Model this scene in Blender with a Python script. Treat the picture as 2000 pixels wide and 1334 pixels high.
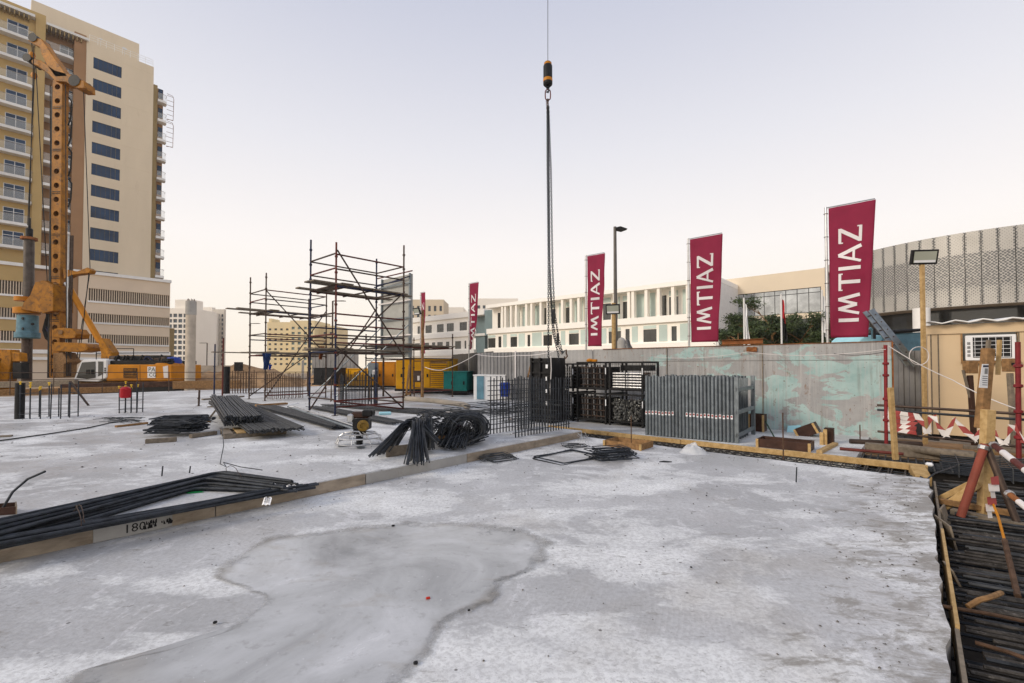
import bpy, math, random
from mathutils import Vector
V = Vector
random.seed(11)
R = random.random
def U(a, b): return a + (b - a) * random.random()
for o in list(bpy.data.objects): bpy.data.objects.remove(o, do_unlink=True)
scene = bpy.context.scene
col = scene.collection

# ------------------------------------------------------------------ camera
HC, FPX, PIT = 1.70, 889.0, math.radians(1.2)
CYP = 696.0
cam = bpy.data.cameras.new('camera'); camo = bpy.data.objects.new('camera', cam); col.objects.link(camo)
camo.location = (0, 0, HC); camo.rotation_euler = (math.pi / 2 + PIT, 0, 0)
cam.sensor_width = 36.0; cam.lens = 36.0 * FPX / 2000.0
cam.shift_y = (CYP - 667.0) / 2000.0
cam.clip_start = 0.05; cam.clip_end = 3000
scene.camera = camo
# ------------------------------------------------------------------ sky, sun, exposure
SUN_AZ, SUN_EL = math.radians(-118), math.radians(27)      # azimuth clockwise from +Y: from the left, a little behind
world = bpy.data.worlds.new('World'); scene.world = world; world.use_nodes = True
nt = world.node_tree; nt.nodes.clear()
def nn(t, typ, **kw):
    n = t.nodes.new(typ)
    for k, v in kw.items(): setattr(n, k, v)
    return n
out = nn(nt, 'ShaderNodeOutputWorld'); bg = nn(nt, 'ShaderNodeBackground')
sky = nn(nt, 'ShaderNodeTexSky', sky_type='NISHITA'); sky.sun_disc = False
sky.sun_elevation = SUN_EL; sky.sun_rotation = SUN_AZ; sky.dust_density = 5.0; sky.air_density = 1.2
tc = nn(nt, 'ShaderNodeTexCoord'); sx = nn(nt, 'ShaderNodeSeparateXYZ')
ramp = nn(nt, 'ShaderNodeValToRGB')
nt.links.new(tc.outputs['Generated'], sx.inputs[0]); nt.links.new(sx.outputs[2], ramp.inputs[0])
els = ramp.color_ramp.elements
els[0].position = 0.0; els[0].color = (1.0, .885, .735, 1)
els[1].position = 1.0; els[1].color = (.40, .455, .60, 1)
for p, c in ((.09, (1.0, .925, .82)), (.235, (.95, .90, .87)), (.42, (.76, .755, .80)), (.63, (.555, .575, .68))):
    e = els.new(p); e.color = (*c, 1)
mul = nn(nt, 'ShaderNodeMixRGB', blend_type='MULTIPLY'); mul.inputs[0].default_value = 1; mul.inputs[2].default_value = (.09, .09, .09, 1)
nt.links.new(sky.outputs[0], mul.inputs[1])
mx = nn(nt, 'ShaderNodeMixRGB'); mx.inputs[0].default_value = .93
nt.links.new(mul.outputs[0], mx.inputs[1]); nt.links.new(ramp.outputs[0], mx.inputs[2])
nt.links.new(mx.outputs[0], bg.inputs[0]); bg.inputs[1].default_value = 1.13
nt.links.new(bg.outputs[0], out.inputs[0])
sl = bpy.data.lights.new('sun', 'SUN'); so = bpy.data.objects.new('sun', sl); col.objects.link(so)
sl.energy = 1.9; sl.angle = math.radians(18); sl.color = (1.0, .87, .70)
sd = V((math.sin(SUN_AZ) * math.cos(SUN_EL), math.cos(SUN_AZ) * math.cos(SUN_EL), math.sin(SUN_EL)))
so.rotation_euler = sd.to_track_quat('Z', 'Y').to_euler(); so.location = (-30, -10, 40)
vs = scene.view_settings
vs.view_transform = 'Standard'; vs.look = 'None'; vs.exposure = 0.04; vs.gamma = 1.0
try: vs.use_curve_mapping = False
except Exception: pass

# ------------------------------------------------------------------ picking points of the place
cp, sp = math.cos(PIT), math.sin(PIT)
def ray(px, py):
    u = (px - 1000) / FPX; v = (CYP - py) / FPX
    return V((u, cp - v * sp, sp + v * cp))
def G(px, py, z=0.0):                                # on the level plane z
    d = ray(px, py); t = (z - HC) / d.z
    return V((d.x * t, d.y * t, z))
def Q(px, py, y):                                    # at distance y in front
    d = ray(px, py); t = y / d.y
    return V((d.x * t, y, HC + d.z * t))
GA = math.radians(41.6)
DA = V((math.sin(GA), math.cos(GA), 0)); DB = V((-math.cos(GA), math.sin(GA), 0)); UP = V((0, 0, 1))
class Plane:                                         # upright plane; s along d, o towards the viewer
    def __init__(s, org, d):
        s.o = V((org[0], org[1], 0)); s.d = V(d).normalized(); n = V((s.d.y, -s.d.x, 0))
        if (V((0, 0, 0)) - s.o).dot(n) < 0: n = -n
        s.n = n
    def pt(s, a, z, off=0.0): return s.o + s.d * a + s.n * off + V((0, 0, z))
    def hit(s, px, py, off=0.0):
        d = ray(px, py); o = s.o + s.n * off
        t = (o.dot(s.n)) / (d.x * s.n.x + d.y * s.n.y)
        p = V((d.x * t, d.y * t, HC + d.z * t))
        return (p - o).dot(s.d), p.z
    def s(s, px, py=690, off=0.0): return s.hit(px, py, off)[0]
    def z(s, px, py, off=0.0): return s.hit(px, py, off)[1]

# ------------------------------------------------------------------ mesh builder
WL = {}
def perp(t):
    r = V((0, 0, 1)) if abs(t.z) < .9 else V((1, 0, 0))
    a = t.cross(r).normalized(); return a, t.cross(a).normalized()
class MB:
    def __init__(s): s.v = []; s.f = []
    def poly(s, pts, f):
        b = len(s.v); s.v += [V(p) for p in pts]; s.f += [[i + b for i in q] for q in f]; return s
    def quad(s, a, b, c, d): return s.poly([a, b, c, d], [[0, 1, 2, 3]])
    def ob(s, o, a, b, c):                           # corner + three edges
        o, a, b, c = V(o), V(a), V(b), V(c)
        if a.cross(b).dot(c) < 0: a, b = b, a
        return s.poly([o, o + a, o + a + b, o + b, o + c, o + a + c, o + a + b + c, o + b + c],
                      [[3, 2, 1, 0], [4, 5, 6, 7], [0, 1, 5, 4], [1, 2, 6, 5], [2, 3, 7, 6], [3, 0, 4, 7]])
    def bx(s, c, sx, sy, sz, u=(1, 0, 0), w=(0, 0, 1)):
        u = V(u).normalized(); w = V(w).normalized(); q = w.cross(u).normalized()
        c = V(c); a, b, d = u * sx, q * sy, w * sz
        return s.ob(c - a / 2 - b / 2 - d / 2, a, b, d)
    def beam(s, p, q, w, h, up=(0, 0, 1)):           # rectangular bar p->q
        p, q = V(p), V(q); t = (q - p); L = t.length; t.normalize()
        up = V(up); side = t.cross(up)
        if side.length < 1e-4: side = t.cross(V((1, 0, 0)))
        side.normalize(); u2 = side.cross(t)
        return s.ob(p - side * w / 2 - u2 * h / 2, t * L, side * w, u2 * h)
    def bar(s, p, q, r, n=6, r2=None, cap=True):
        return s.path([p, q], r, n, cap, r2)
    def path(s, pts, r, n=6, cap=True, r2=None):
        pts = [V(p) for p in pts]; b = len(s.v); k = len(pts)
        t0 = (pts[1] - pts[0]).normalized(); a, _ = perp(t0)
        for i, p in enumerate(pts):
            if i == 0: t = pts[1] - pts[0]
            elif i == k - 1: t = pts[-1] - pts[-2]
            else: t = (pts[i + 1] - p).normalized() + (p - pts[i - 1]).normalized()
            if t.length < 1e-6: t = pts[1] - pts[0]
            t.normalize(); a = (a - t * a.dot(t))
            if a.length < 1e-5: a, _ = perp(t)
            a.normalize(); c = t.cross(a)
            rr = r if r2 is None else r + (r2 - r) * i / (k - 1)
            for j in range(n):
                h = 2 * math.pi * j / n
                s.v.append(p + a * math.cos(h) * rr + c * math.sin(h) * rr)
        for i in range(k - 1):
            for j in range(n):
                j2 = (j + 1) % n
                s.f.append([b + i * n + j, b + i * n + j2, b + (i + 1) * n + j2, b + (i + 1) * n + j])
        if cap:
            s.f.append([b + j for j in range(n)][::-1]); s.f.append([b + (k - 1) * n + j for j in range(n)])
        return s
    def prism(s, pts, ext):
        pts = [V(p) for p in pts]; n = len(pts); e = V(ext); b = len(s.v)
        s.v += pts + [p + e for p in pts]
        nv = V((0, 0, 0))
        for i in range(n): nv += pts[i].cross(pts[(i + 1) % n])
        fl = nv.dot(e) > 0
        A = list(range(b, b + n)); B = list(range(b + n, b + 2 * n))
        s.f.append(A[::-1] if fl else A); s.f.append(B if fl else B[::-1])
        for i in range(n):
            j = (i + 1) % n; q = [b + i, b + j, b + n + j, b + n + i]
            s.f.append(q if fl else q[::-1])
        return s
    def lathe(s, prof, c, n=16, ax=(0, 0, 1)):
        ax = V(ax).normalized(); a, q = perp(ax); c = V(c); b = len(s.v)
        for r, h in prof:
            for j in range(n):
                t = 2 * math.pi * j / n
                s.v.append(c + ax * h + (a * math.cos(t) + q * math.sin(t)) * max(r, 1e-4))
        for i in range(len(prof) - 1):
            for j in range(n):
                j2 = (j + 1) % n
                s.f.append([b + i * n + j, b + i * n + j2, b + (i + 1) * n + j2, b + (i + 1) * n + j])
        return s
    def loop(s, pts, r, n=6):                        # closed tube
        pts = [V(p) for p in pts]; k = len(pts); b = len(s.v)
        nv = V((0, 0, 0)); c0 = sum(pts, V((0, 0, 0))) / k
        for i in range(k): nv += (pts[i] - c0).cross(pts[(i + 1) % k] - c0)
        nv.normalize()
        for i, p in enumerate(pts):
            t = (pts[(i + 1) % k] - pts[i - 1]).normalized(); a = nv; c = t.cross(a).normalized(); a = c.cross(t)
            for j in range(n):
                h = 2 * math.pi * j / n; s.v.append(p + a * math.cos(h) * r + c * math.sin(h) * r)
        for i in range(k):
            i2 = (i + 1) % k
            for j in range(n):
                j2 = (j + 1) % n; s.f.append([b + i * n + j, b + i * n + j2, b + i2 * n + j2, b + i2 * n + j])
        return s
    def ring(s, c, ax, Rr, r, n=20, m=6):
        a, q = perp(V(ax).normalized()); c = V(c)
        return s.loop([c + (a * math.cos(2 * math.pi * i / n) + q * math.sin(2 * math.pi * i / n)) * Rr for i in range(n)], r, m)
    def build(s, name, mat, parent=None, label=None, cat=None, group=None, kind=None, smooth=False, bev=0):
        me = bpy.data.meshes.new(name)
        if parent is not None: org = WL[parent.name]
        else:
            xs = [p.x for p in s.v]; ys = [p.y for p in s.v]; zs = [p.z for p in s.v]
            org = V(((min(xs) + max(xs)) / 2, (min(ys) + max(ys)) / 2, min(zs)))
        me.from_pydata([p - org for p in s.v], [], s.f); me.validate()
        if smooth:
            me.polygons.foreach_set('use_smooth', [True] * len(me.polygons))
            try: me.set_sharp_from_angle(angle=math.radians(42))
            except Exception: pass
        o = bpy.data.objects.new(name, me); col.objects.link(o)
        me.materials.append(mat)
        if parent is not None: o.parent = parent
        else: o.location = org
        WL[o.name] = org
        if bev:
            b = o.modifiers.new('bevel', 'BEVEL'); b.width = bev; b.segments = 1; b.limit_method = 'ANGLE'
        tag(o, label, cat, group, kind)
        return o
def tag(o, label=None, cat=None, group=None, kind=None):
    if label: o['label'] = label
    if cat: o['category'] = cat
    if group: o['group'] = group
    if kind: o['kind'] = kind
    return o
def T(name, loc, label, cat, group=None):
    o = bpy.data.objects.new(name, None); col.objects.link(o); o.location = V(loc); o.empty_display_size = .2
    WL[o.name] = V(loc); return tag(o, label, cat, group)
def text_mesh(mb, txt, o, ux, uy, size, thick=.004):  # built-in letters laid on a surface
    cu = bpy.data.curves.new('t', 'FONT'); cu.body = txt; cu.size = 1.0; cu.resolution_u = 2
    to = bpy.data.objects.new('t', cu); col.objects.link(to)
    dg = bpy.context.evaluated_depsgraph_get(); me = to.evaluated_get(dg).to_mesh()
    ux, uy = V(ux).normalized(), V(uy).normalized()
    mb.poly([V(o) + ux * v.co.x * size + uy * v.co.y * size for v in me.vertices], [list(p.vertices) for p in me.polygons])
    bpy.data.objects.remove(to, do_unlink=True)

# ------------------------------------------------------------------ materials
def newmat(name):
    m = bpy.data.materials.new(name); m.use_nodes = True; t = m.node_tree
    b = t.nodes['Principled BSDF']; return m, t, b
def noise(t, vec, scale, detail=4, rough=.55, dist=0.0):
    n = nn(t, 'ShaderNodeTexNoise'); n.inputs['Scale'].default_value = scale; n.inputs['Detail'].default_value = detail
    n.inputs['Roughness'].default_value = rough; n.inputs['Distortion'].default_value = dist
    if vec is not None: t.links.new(vec, n.inputs['Vector'])
    return n.outputs[0]
def rampn(t, fac, stops):
    r = nn(t, 'ShaderNodeValToRGB'); t.links.new(fac, r.inputs[0]); e = r.color_ramp.elements
    while len(e) < len(stops): e.new(.5)
    for i, (p, c) in enumerate(stops):
        e[i].position = p; e[i].color = (*c, 1) if not isinstance(c, (int, float)) else (c, c, c, 1)
    return r.outputs[0]
def mixc(t, fac, a, b, mode='MIX'):
    m = nn(t, 'ShaderNodeMixRGB', blend_type=mode)
    for i, x in ((0, fac), (1, a), (2, b)):
        if isinstance(x, (int, float)): m.inputs[i].default_value = x if i == 0 else (x, x, x, 1)
        elif isinstance(x, tuple): m.inputs[i].default_value = (*x, 1)
        else: t.links.new(x, m.inputs[i])
    return m.outputs[0]
def mapping(t, vec, scale=(1, 1, 1), rot=(0, 0, 0)):
    n = nn(t, 'ShaderNodeMapping'); n.inputs['Scale'].default_value = scale; n.inputs['Rotation'].default_value = rot
    t.links.new(vec, n.inputs['Vector']); return n.outputs[0]
def coords(t, kind='Object'): return nn(t, 'ShaderNodeTexCoord').outputs[kind]
def bump(t, b, h, strength=.3, dist=.01):
    n = nn(t, 'ShaderNodeBump'); n.inputs['Strength'].default_value = strength; n.inputs['Distance'].default_value = dist
    t.links.new(h, n.inputs['Height']); t.links.new(n.outputs[0], b.inputs['Normal'])
MATS = {}
def M(name, c, rough=.6, metal=0.0, var=.18, scale=3.0, c2=None, dirt=None, damt=.45, bmp=.15, bsc=60, stretch=(1, 1, 1), rvar=True):
    if name in MATS: return MATS[name]
    m, t, b = newmat(name); vec = mapping(t, coords(t), stretch)
    f = noise(t, vec, scale, 6, .6)
    lo = tuple(x * (1 - var) for x in c); hi = c2 if c2 else tuple(min(1, x * (1 + var)) for x in c)
    cc = rampn(t, f, [(.32, lo), (.68, hi)])
    if dirt:
        f2 = noise(t, vec, scale * 1.7 + .7, 8, .7, .3)
        cc = mixc(t, rampn(t, f2, [(damt, 0.0), (damt + .2, 1.0)]), cc, dirt)
    oi = nn(t, 'ShaderNodeObjectInfo')
    rr = nn(t, 'ShaderNodeMapRange'); rr.inputs[3].default_value = .88; rr.inputs[4].default_value = 1.1
    t.links.new(oi.outputs['Random'], rr.inputs[0])
    hs = nn(t, 'ShaderNodeHueSaturation'); t.links.new(rr.outputs[0], hs.inputs['Value']); t.links.new(cc, hs.inputs['Color'])
    if rvar: cc = hs.outputs[0]
    t.links.new(cc, b.inputs['Base Color'])
    b.inputs['Roughness'].default_value = rough; b.inputs['Metallic'].default_value = metal; b.inputs['Specular IOR Level'].default_value = .22
    if bmp: bump(t, b, noise(t, vec, bsc, 5, .6), bmp, .01)
    MATS[name] = m; return m
WOOD = dict(scale=2.2, stretch=(6, 6, 6), bsc=25)
m_ground = M('sand_ground', (.36, .27, .18), .95, var=.3, scale=.25, dirt=(.22, .16, .11), bmp=.6, bsc=4)
m_asph = M('asphalt', (.12, .115, .11), .9, var=.2)
m_rebar = M('rebar_steel', (.036, .041, .049), .45, .3, var=.5, scale=9, dirt=(.085, .05, .03), damt=.64, bmp=.5, bsc=170)
m_rebarl = M('rebar_grey', (.07, .073, .076), .55, .35, var=.4, scale=9, dirt=(.10, .055, .03), damt=.62, bmp=.5, bsc=170)
m_rebark = M('rebar_rust', (.10, .058, .036), .8, .2, var=.4, scale=9, bmp=.5, bsc=170)
m_galv = M('galvanised_steel', (.205, .232, .252), .42, .75, var=.22, scale=7, dirt=(.2, .21, .21), damt=.6, bmp=.06)
m_tube = M('scaffold_grey', (.085, .060, .048), .55, .6, var=.35, scale=5, dirt=(.16, .075, .04), damt=.6, bmp=.2)
m_redb = M('red_paint_bright', (.21, .022, .026), .5, .1, var=.3, scale=5, dirt=(.11, .05, .035), damt=.6)
m_red = M('red_paint', (.115, .028, .022), .6, .1, var=.4, scale=5, dirt=(.11, .05, .035), damt=.6)
m_blue = M('blue_paint', (.018, .026, .066), .6, .1, var=.4, scale=5, dirt=(.075, .055, .045), damt=.52)
m_wood = M('timber_yellow', (.50, .315, .12), .75, var=.25, c2=(.58, .40, .19), dirt=(.26, .17, .09), damt=.6, **WOOD)
m_woodb = M('timber_brown', (.25, .14, .06), .8, var=.35, dirt=(.11, .07, .04), damt=.58, **WOOD)
m_edge = M('edge_form', (.30, .245, .185), .85, var=.3, scale=3, dirt=(.19, .14, .095), damt=.55, bmp=.4, stretch=(1, 1, 2.5))
m_rebard = M('rebar_dusty', (.055, .05, .046), .65, .2, var=.6, scale=14, dirt=(.25, .235, .215), damt=.56, bmp=.6, bsc=120)
m_woodg = M('timber_grey', (.20, .165, .125), .85, var=.3, dirt=(.10, .085, .07), damt=.58, **WOOD)
m_ply = M('plywood_film', (.052, .024, .016), .45, var=.4, scale=4, dirt=(.15, .10, .07), damt=.62)
m_yel = M('machine_yellow', (.50, .19, .006), .42, var=.12, scale=2, dirt=(.20, .10, .025), damt=.62)
m_yel2 = M('rig_ochre', (.36, .142, .002), .5, var=.3, scale=1.8, dirt=(.075, .032, .01), damt=.50, bmp=.4, bsc=9)
m_gen = M('generator_yellow', (.66, .32, .006), .4, var=.1, scale=2, dirt=(.35, .2, .03), damt=.66)
m_teal = M('teal_paint', (.014, .19, .17), .45, var=.2, dirt=(.02, .08, .08), damt=.6)
m_casing = M('casing_blue', (.12, .245, .31), .5, var=.25, dirt=(.12, .12, .11), damt=.58)
m_black = M('black_steel', (.016, .016, .017), .5, .3, var=.4, scale=6, dirt=(.04, .032, .026), damt=.6)
m_rubber = M('black_rubber', (.015, .015, .015), .7, var=.3)
m_white = M('white_paint', (.78, .78, .77), .5, var=.05, scale=1.5, bmp=.05)
m_cream = M('cream_render', (.70, .60, .455), .85, var=.06, scale=.25, dirt=(.60, .50, .37), damt=.60, stretch=(1, 1, .25), bmp=.08, rvar=False)
m_creampod = M('podium_render', (.70, .58, .45), .85, var=.05, scale=.3, bmp=.08, rvar=False)
m_ochre = M('ochre_render', (.47, .335, .15), .85, var=.07, scale=.3, rvar=False)
m_brown = M('brown_render', (.335, .195, .105), .85, var=.08, scale=.3, rvar=False)
m_olive = M('olive_render', (.32, .24, .12), .85, var=.08, scale=.3, rvar=False)
m_schw = M('school_render', (.96, .925, .85), .8, var=.03, scale=.2, bmp=.05, rvar=False)
m_schw2 = M('school_fascia', (.96, .94, .89), .7, var=.02, scale=.2, bmp=.03, rvar=False)
m_schp = M('pale_green_panel', (.55, .66, .62), .4, var=.06, scale=.5, bmp=.02)
m_teal2 = M('grey_teal_panel', (.20, .27, .28), .5, var=.08, scale=.5)
m_louv = M('louvre_metal', (.15, .125, .10), .6, var=.2, scale=1)
m_conc = M('concrete', (.36, .345, .32), .85, var=.2, scale=1.5, dirt=(.24, .225, .2), damt=.58, bmp=.3)
m_concw = M('concrete_warm', (.46, .40, .325), .85, var=.2, scale=1.5, dirt=(.28, .24, .2), damt=.6, bmp=.3)
m_cabin = M('cabin_panel', (.62, .475, .305), .6, var=.05, scale=1.2, dirt=(.5, .37, .23), damt=.68, bmp=.04, rvar=False)
m_fence = M('fence_grey', (.235, .235, .24), .5, .35, var=.15, scale=2, dirt=(.17, .16, .16), damt=.6)
m_fenced = M('fence_dark', (.095, .09, .085), .55, .3, var=.2, scale=2)
m_rust = M('rusty_steel', (.26, .10, .035), .8, .2, var=.4, scale=5, dirt=(.12, .045, .02), damt=.55, bmp=.4)
m_flag = M('maroon_cloth', (.235, .016, .05), .75, var=.08, scale=2, bmp=.08, bsc=250, rvar=False)
m_letter = M('white_print', (.74, .70, .71), .75, var=.03, bmp=0)
m_alu = M('aluminium', (.55, .55, .55), .35, .85, var=.12, scale=4)
m_pvc = M('blue_drum', (.012, .045, .30), .45, var=.15)
m_cloth = M('dark_cloth', (.07, .03, .055), .9, var=.5, scale=8, bmp=.5)
m_plast = M('white_plastic', (.80, .81, .83), .3, var=.05, bmp=.1)
m_lblue = M('light_blue_foam', (.36, .66, .74), .6, var=.06)
m_cap = M('yellow_cap', (.70, .44, .03), .5, var=.1)
m_tapew = M('tape_white', (.72, .68, .66), .5, var=.08)
m_taper = M('tape_red', (.33, .06, .055), .5, var=.12)
m_dirt = M('excavated_soil', (.34, .215, .115), .95, var=.4, scale=1.6, dirt=(.17, .105, .06), damt=.55, bmp=.8, bsc=6)
m_tilew = M('far_white_wall', (.88, .83, .75), .8, var=.04, scale=.1, rvar=False)
m_farb = M('far_cream_wall', (.80, .67, .42), .85, var=.06, scale=.1, rvar=False)
m_fard = M('far_window', (.10, .12, .14), .2, var=.3, scale=.2, bmp=0)
def glassm(name, c, rough=.06, metal=0.0):
    m, t, b = newmat(name); v = coords(t)
    cc = rampn(t, noise(t, v, .5, 3), [(.3, tuple(x * .6 for x in c)), (.7, tuple(x * 1.35 for x in c))])
    t.links.new(cc, b.inputs['Base Color']); b.inputs['Roughness'].default_value = rough
    b.inputs['Metallic'].default_value = metal; b.inputs['Specular IOR Level'].default_value = .8
    bump(t, b, noise(t, v, .7, 2), .04, .05); return m
m_glass = glassm('blue_window_glass', (.008, .036, .095), .2); m_glass.node_tree.nodes['Principled BSDF'].inputs['Specular IOR Level'].default_value = .3
m_glassd = glassm('dark_window_glass', (.035, .038, .036), .08)
m_mirror = glassm('mirror_glass', (.42, .44, .46), .02, .9)
m_cabglass = glassm('cab_glass', (.02, .022, .022), .05)
def mk_rail():
    m, t, b = newmat('balcony_glass'); b.inputs['Base Color'].default_value = (.62, .64, .62, 1); b.inputs['Roughness'].default_value = .08
    b.inputs['Alpha'].default_value = .32; return m
m_rail = mk_rail()
def mk_slab():
    m, t, b = newmat('fresh_concrete_slab'); v = coords(t)
    big = noise(t, v, .42, 7, .6, .35)
    base = rampn(t, big, [(.30, (.37, .373, .378)), (.46, (.46, .464, .47)), (.58, (.535, .54, .548)), (.72, (.62, .625, .635))])
    # chalky bloom with torn edges
    ch = noise(t, mapping(t, v, (1, 1.5, 1), (0, 0, .85)), .60, 14, .71, .3)
    base = mixc(t, rampn(t, ch, [(.48, 0.0), (.525, .55), (.64, 1.0)]), base, (.82, .83, .825))
    ch2 = noise(t, mapping(t, v, (2.4, 1, 1), (0, 0, .4)), 2.3, 13, .72, .5)
    base = mixc(t, rampn(t, ch2, [(.56, 0.0), (.64, .5)]), base, (.78, .78, .80))
    warm = noise(t, v, .7, 7, .62, .6)
    base = mixc(t, rampn(t, warm, [(.54, 0.0), (.74, .5)]), base, (.35, .315, .265))
    # trowel arcs, only here and there
    w = nn(t, 'ShaderNodeTexWave', wave_type='RINGS', rings_direction='Z', wave_profile='SAW'); w.inputs['Scale'].default_value = 9.0
    w.inputs['Distortion'].default_value = 5.0; w.inputs['Detail'].default_value = 4; w.inputs['Detail Scale'].default_value = .35
    t.links.new(v, w.inputs['Vector'])
    wm = nn(t, 'ShaderNodeMath', operation='MULTIPLY'); wm.inputs[1].default_value = .05
    t.links.new(rampn(t, noise(t, v, .9, 3), [(.5, 0.0), (.65, 1.0)]), wm.inputs[0])
    base = mixc(t, wm.outputs[0], base, w.outputs[0], 'OVERLAY')
    # scuffs, splashes, grit
    fine = noise(t, mapping(t, v, (1, 3.2, 1), (0, 0, .75)), 5.5, 14, .80, .5)
    base = mixc(t, rampn(t, fine, [(.585, 0.0), (.63, .75)]), base, (.19, .18, .165))
    fine2 = noise(t, mapping(t, v, (3.0, 1, 1), (0, 0, .35)), 13, 12, .78, .2)
    base = mixc(t, rampn(t, fine2, [(.61, 0.0), (.65, .5)]), base, (.175, .165, .155))
    fine3 = noise(t, v, 26, 8, .7)
    base = mixc(t, rampn(t, fine3, [(.42, .35), (.55, 0.0)]), base, (.28, .275, .27))
    spk = nn(t, 'ShaderNodeTexVoronoi'); spk.inputs['Scale'].default_value = 5.0; t.links.new(v, spk.inputs['Vector'])
    base = mixc(t, rampn(t, spk.outputs['Distance'], [(.045, .85), (.075, 0.0)]), base, (.10, .095, .09))
    sp2 = noise(t, v, 70, 4, .7)
    base = mixc(t, rampn(t, sp2, [(.62, 0.0), (.68, .6)]), base, (.16, .155, .15))
    # site dirt trodden in along the open edge of the pour
    at = nn(t, 'ShaderNodeAttribute'); at.attribute_name = 'dirt'
    dn = noise(t, mapping(t, v, (1, 2.2, 1), (0, 0, .8)), 2.6, 13, .76, .5)
    ma = nn(t, 'ShaderNodeMath', operation='MULTIPLY_ADD'); t.links.new(at.outputs['Fac'], ma.inputs[0]); ma.inputs[1].default_value = .17
    t.links.new(dn, ma.inputs[2])
    base = mixc(t, rampn(t, ma.outputs[0], [(.60, 0.0), (.70, .75)]), base, (.215, .195, .165))
    t.links.new(base, b.inputs['Base Color'])
    t.links.new(rampn(t, ch, [(.40, .36), (.60, .8)]), b.inputs['Roughness'])
    h = mixc(t, .5, fine, ch); h = mixc(t, .3, h, fine3); h = mixc(t, wm.outputs[0], h, w.outputs[0])
    bump(t, b, h, .6, .014); return m
m_slab = mk_slab()
def mk_puddle():
    m, t, b = newmat('standing_water'); v = coords(t)
    at = nn(t, 'ShaderNodeAttribute'); at.attribute_name = 'edge'
    big = noise(t, v, 1.0, 9, .62, .7)
    c = rampn(t, big, [(.32, (.26, .263, .265)), (.47, (.39, .396, .40)), (.60, (.50, .508, .52)), (.70, (.62, .628, .645))])
    br = noise(t, mapping(t, v, (1, 2, 1), (0, 0, .3)), 1.5, 10, .68, .5)
    c = mixc(t, rampn(t, br, [(.55, 0.0), (.70, .55)]), c, (.30, .27, .225))
    g2 = noise(t, v, 9, 9, .72); c = mixc(t, rampn(t, g2, [(.55, 0.0), (.66, .45)]), c, (.22, .215, .205))
    rn = noise(t, v, 3.2, 12, .74)
    patch = rampn(t, noise(t, v, .9, 5, .65), [(.44, .0), (.60, .8)])
    ma = nn(t, 'ShaderNodeMath', operation='MULTIPLY_ADD'); t.links.new(rn, ma.inputs[0]); ma.inputs[1].default_value = .8
    t.links.new(at.outputs['Fac'], ma.inputs[2])
    rim = nn(t, 'ShaderNodeMath', operation='MULTIPLY'); t.links.new(rampn(t, ma.outputs[0], [(.60, 0.0), (.85, 1.0)]), rim.inputs[0]); t.links.new(patch, rim.inputs[1])
    c = mixc(t, rim.outputs[0], c, (.20, .18, .15))
    fl = noise(t, v, 38, 3); c = mixc(t, rampn(t, fl, [(.70, 0.0), (.73, .8)]), c, (.8, .8, .82))
    t.links.new(c, b.inputs['Base Color'])
    s1 = nn(t, 'ShaderNodeMath', operation='MULTIPLY_ADD'); t.links.new(rn, s1.inputs[0]); s1.inputs[1].default_value = 4.2
    s2 = nn(t, 'ShaderNodeMath', operation='MULTIPLY_ADD'); t.links.new(at.outputs['Fac'], s2.inputs[0]); s2.inputs[1].default_value = -3.0; s2.inputs[2].default_value = -.35
    s1.use_clamp = True; t.links.new(s2.outputs[0], s1.inputs[2]); t.links.new(s1.outputs[0], b.inputs['Alpha'])
    t.links.new(rampn(t, big, [(.42, .05), (.66, .28)]), b.inputs['Roughness'])
    bump(t, b, g2, .12, .004); return m
m_puddle = mk_puddle()
def mk_wall():
    m, t, b = newmat('peeling_turquoise_steel'); v = coords(t)
    f = noise(t, mapping(t, v, (.8, .8, 1.35)), 1.25, 12, .66, .45)
    c = rampn(t, noise(t, v, 1.6, 9, .65), [(.3, (.26, .26, .262)), (.7, (.38, .378, .375))])
    at = nn(t, 'ShaderNodeAttribute'); at.attribute_name = 'paint'
    ma = nn(t, 'ShaderNodeMath', operation='MULTIPLY_ADD'); t.links.new(at.outputs['Fac'], ma.inputs[0]); ma.inputs[1].default_value = .12; t.links.new(f, ma.inputs[2])
    pc = rampn(t, noise(t, v, 2.5, 6), [(.35, (.27, .42, .41)), (.65, (.40, .535, .52))])
    c = mixc(t, rampn(t, ma.outputs[0], [(.615, 0.0), (.63, .95)]), c, pc)
    dr = noise(t, mapping(t, v, (11, 11, .4)), 1.2, 9, .7)
    c = mixc(t, rampn(t, dr, [(.50, 0.0), (.64, .6)]), c, (.47, .45, .44))
    dr2 = noise(t, mapping(t, v, (7, 7, .28), (0, 0, .4)), 1.0, 9, .68)
    c = mixc(t, rampn(t, dr2, [(.55, 0.0), (.66, .55)]), c, (.19, .165, .145))
    ru = noise(t, mapping(t, v, (1.5, 1.5, .55)), 1.9, 13, .74)
    c = mixc(t, rampn(t, ru, [(.60, 0.0), (.655, .9)]), c, (.20, .095, .04))
    sp2 = noise(t, v, 13, 6, .72)
    c = mixc(t, rampn(t, sp2, [(.625, 0.0), (.66, .85)]), c, (.14, .065, .03))
    t.links.new(c, b.inputs['Base Color']); b.inputs['Roughness'].default_value = .62
    bump(t, b, mixc(t, .5, f, sp2), .35, .012); return m
m_wall = mk_wall()
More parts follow.
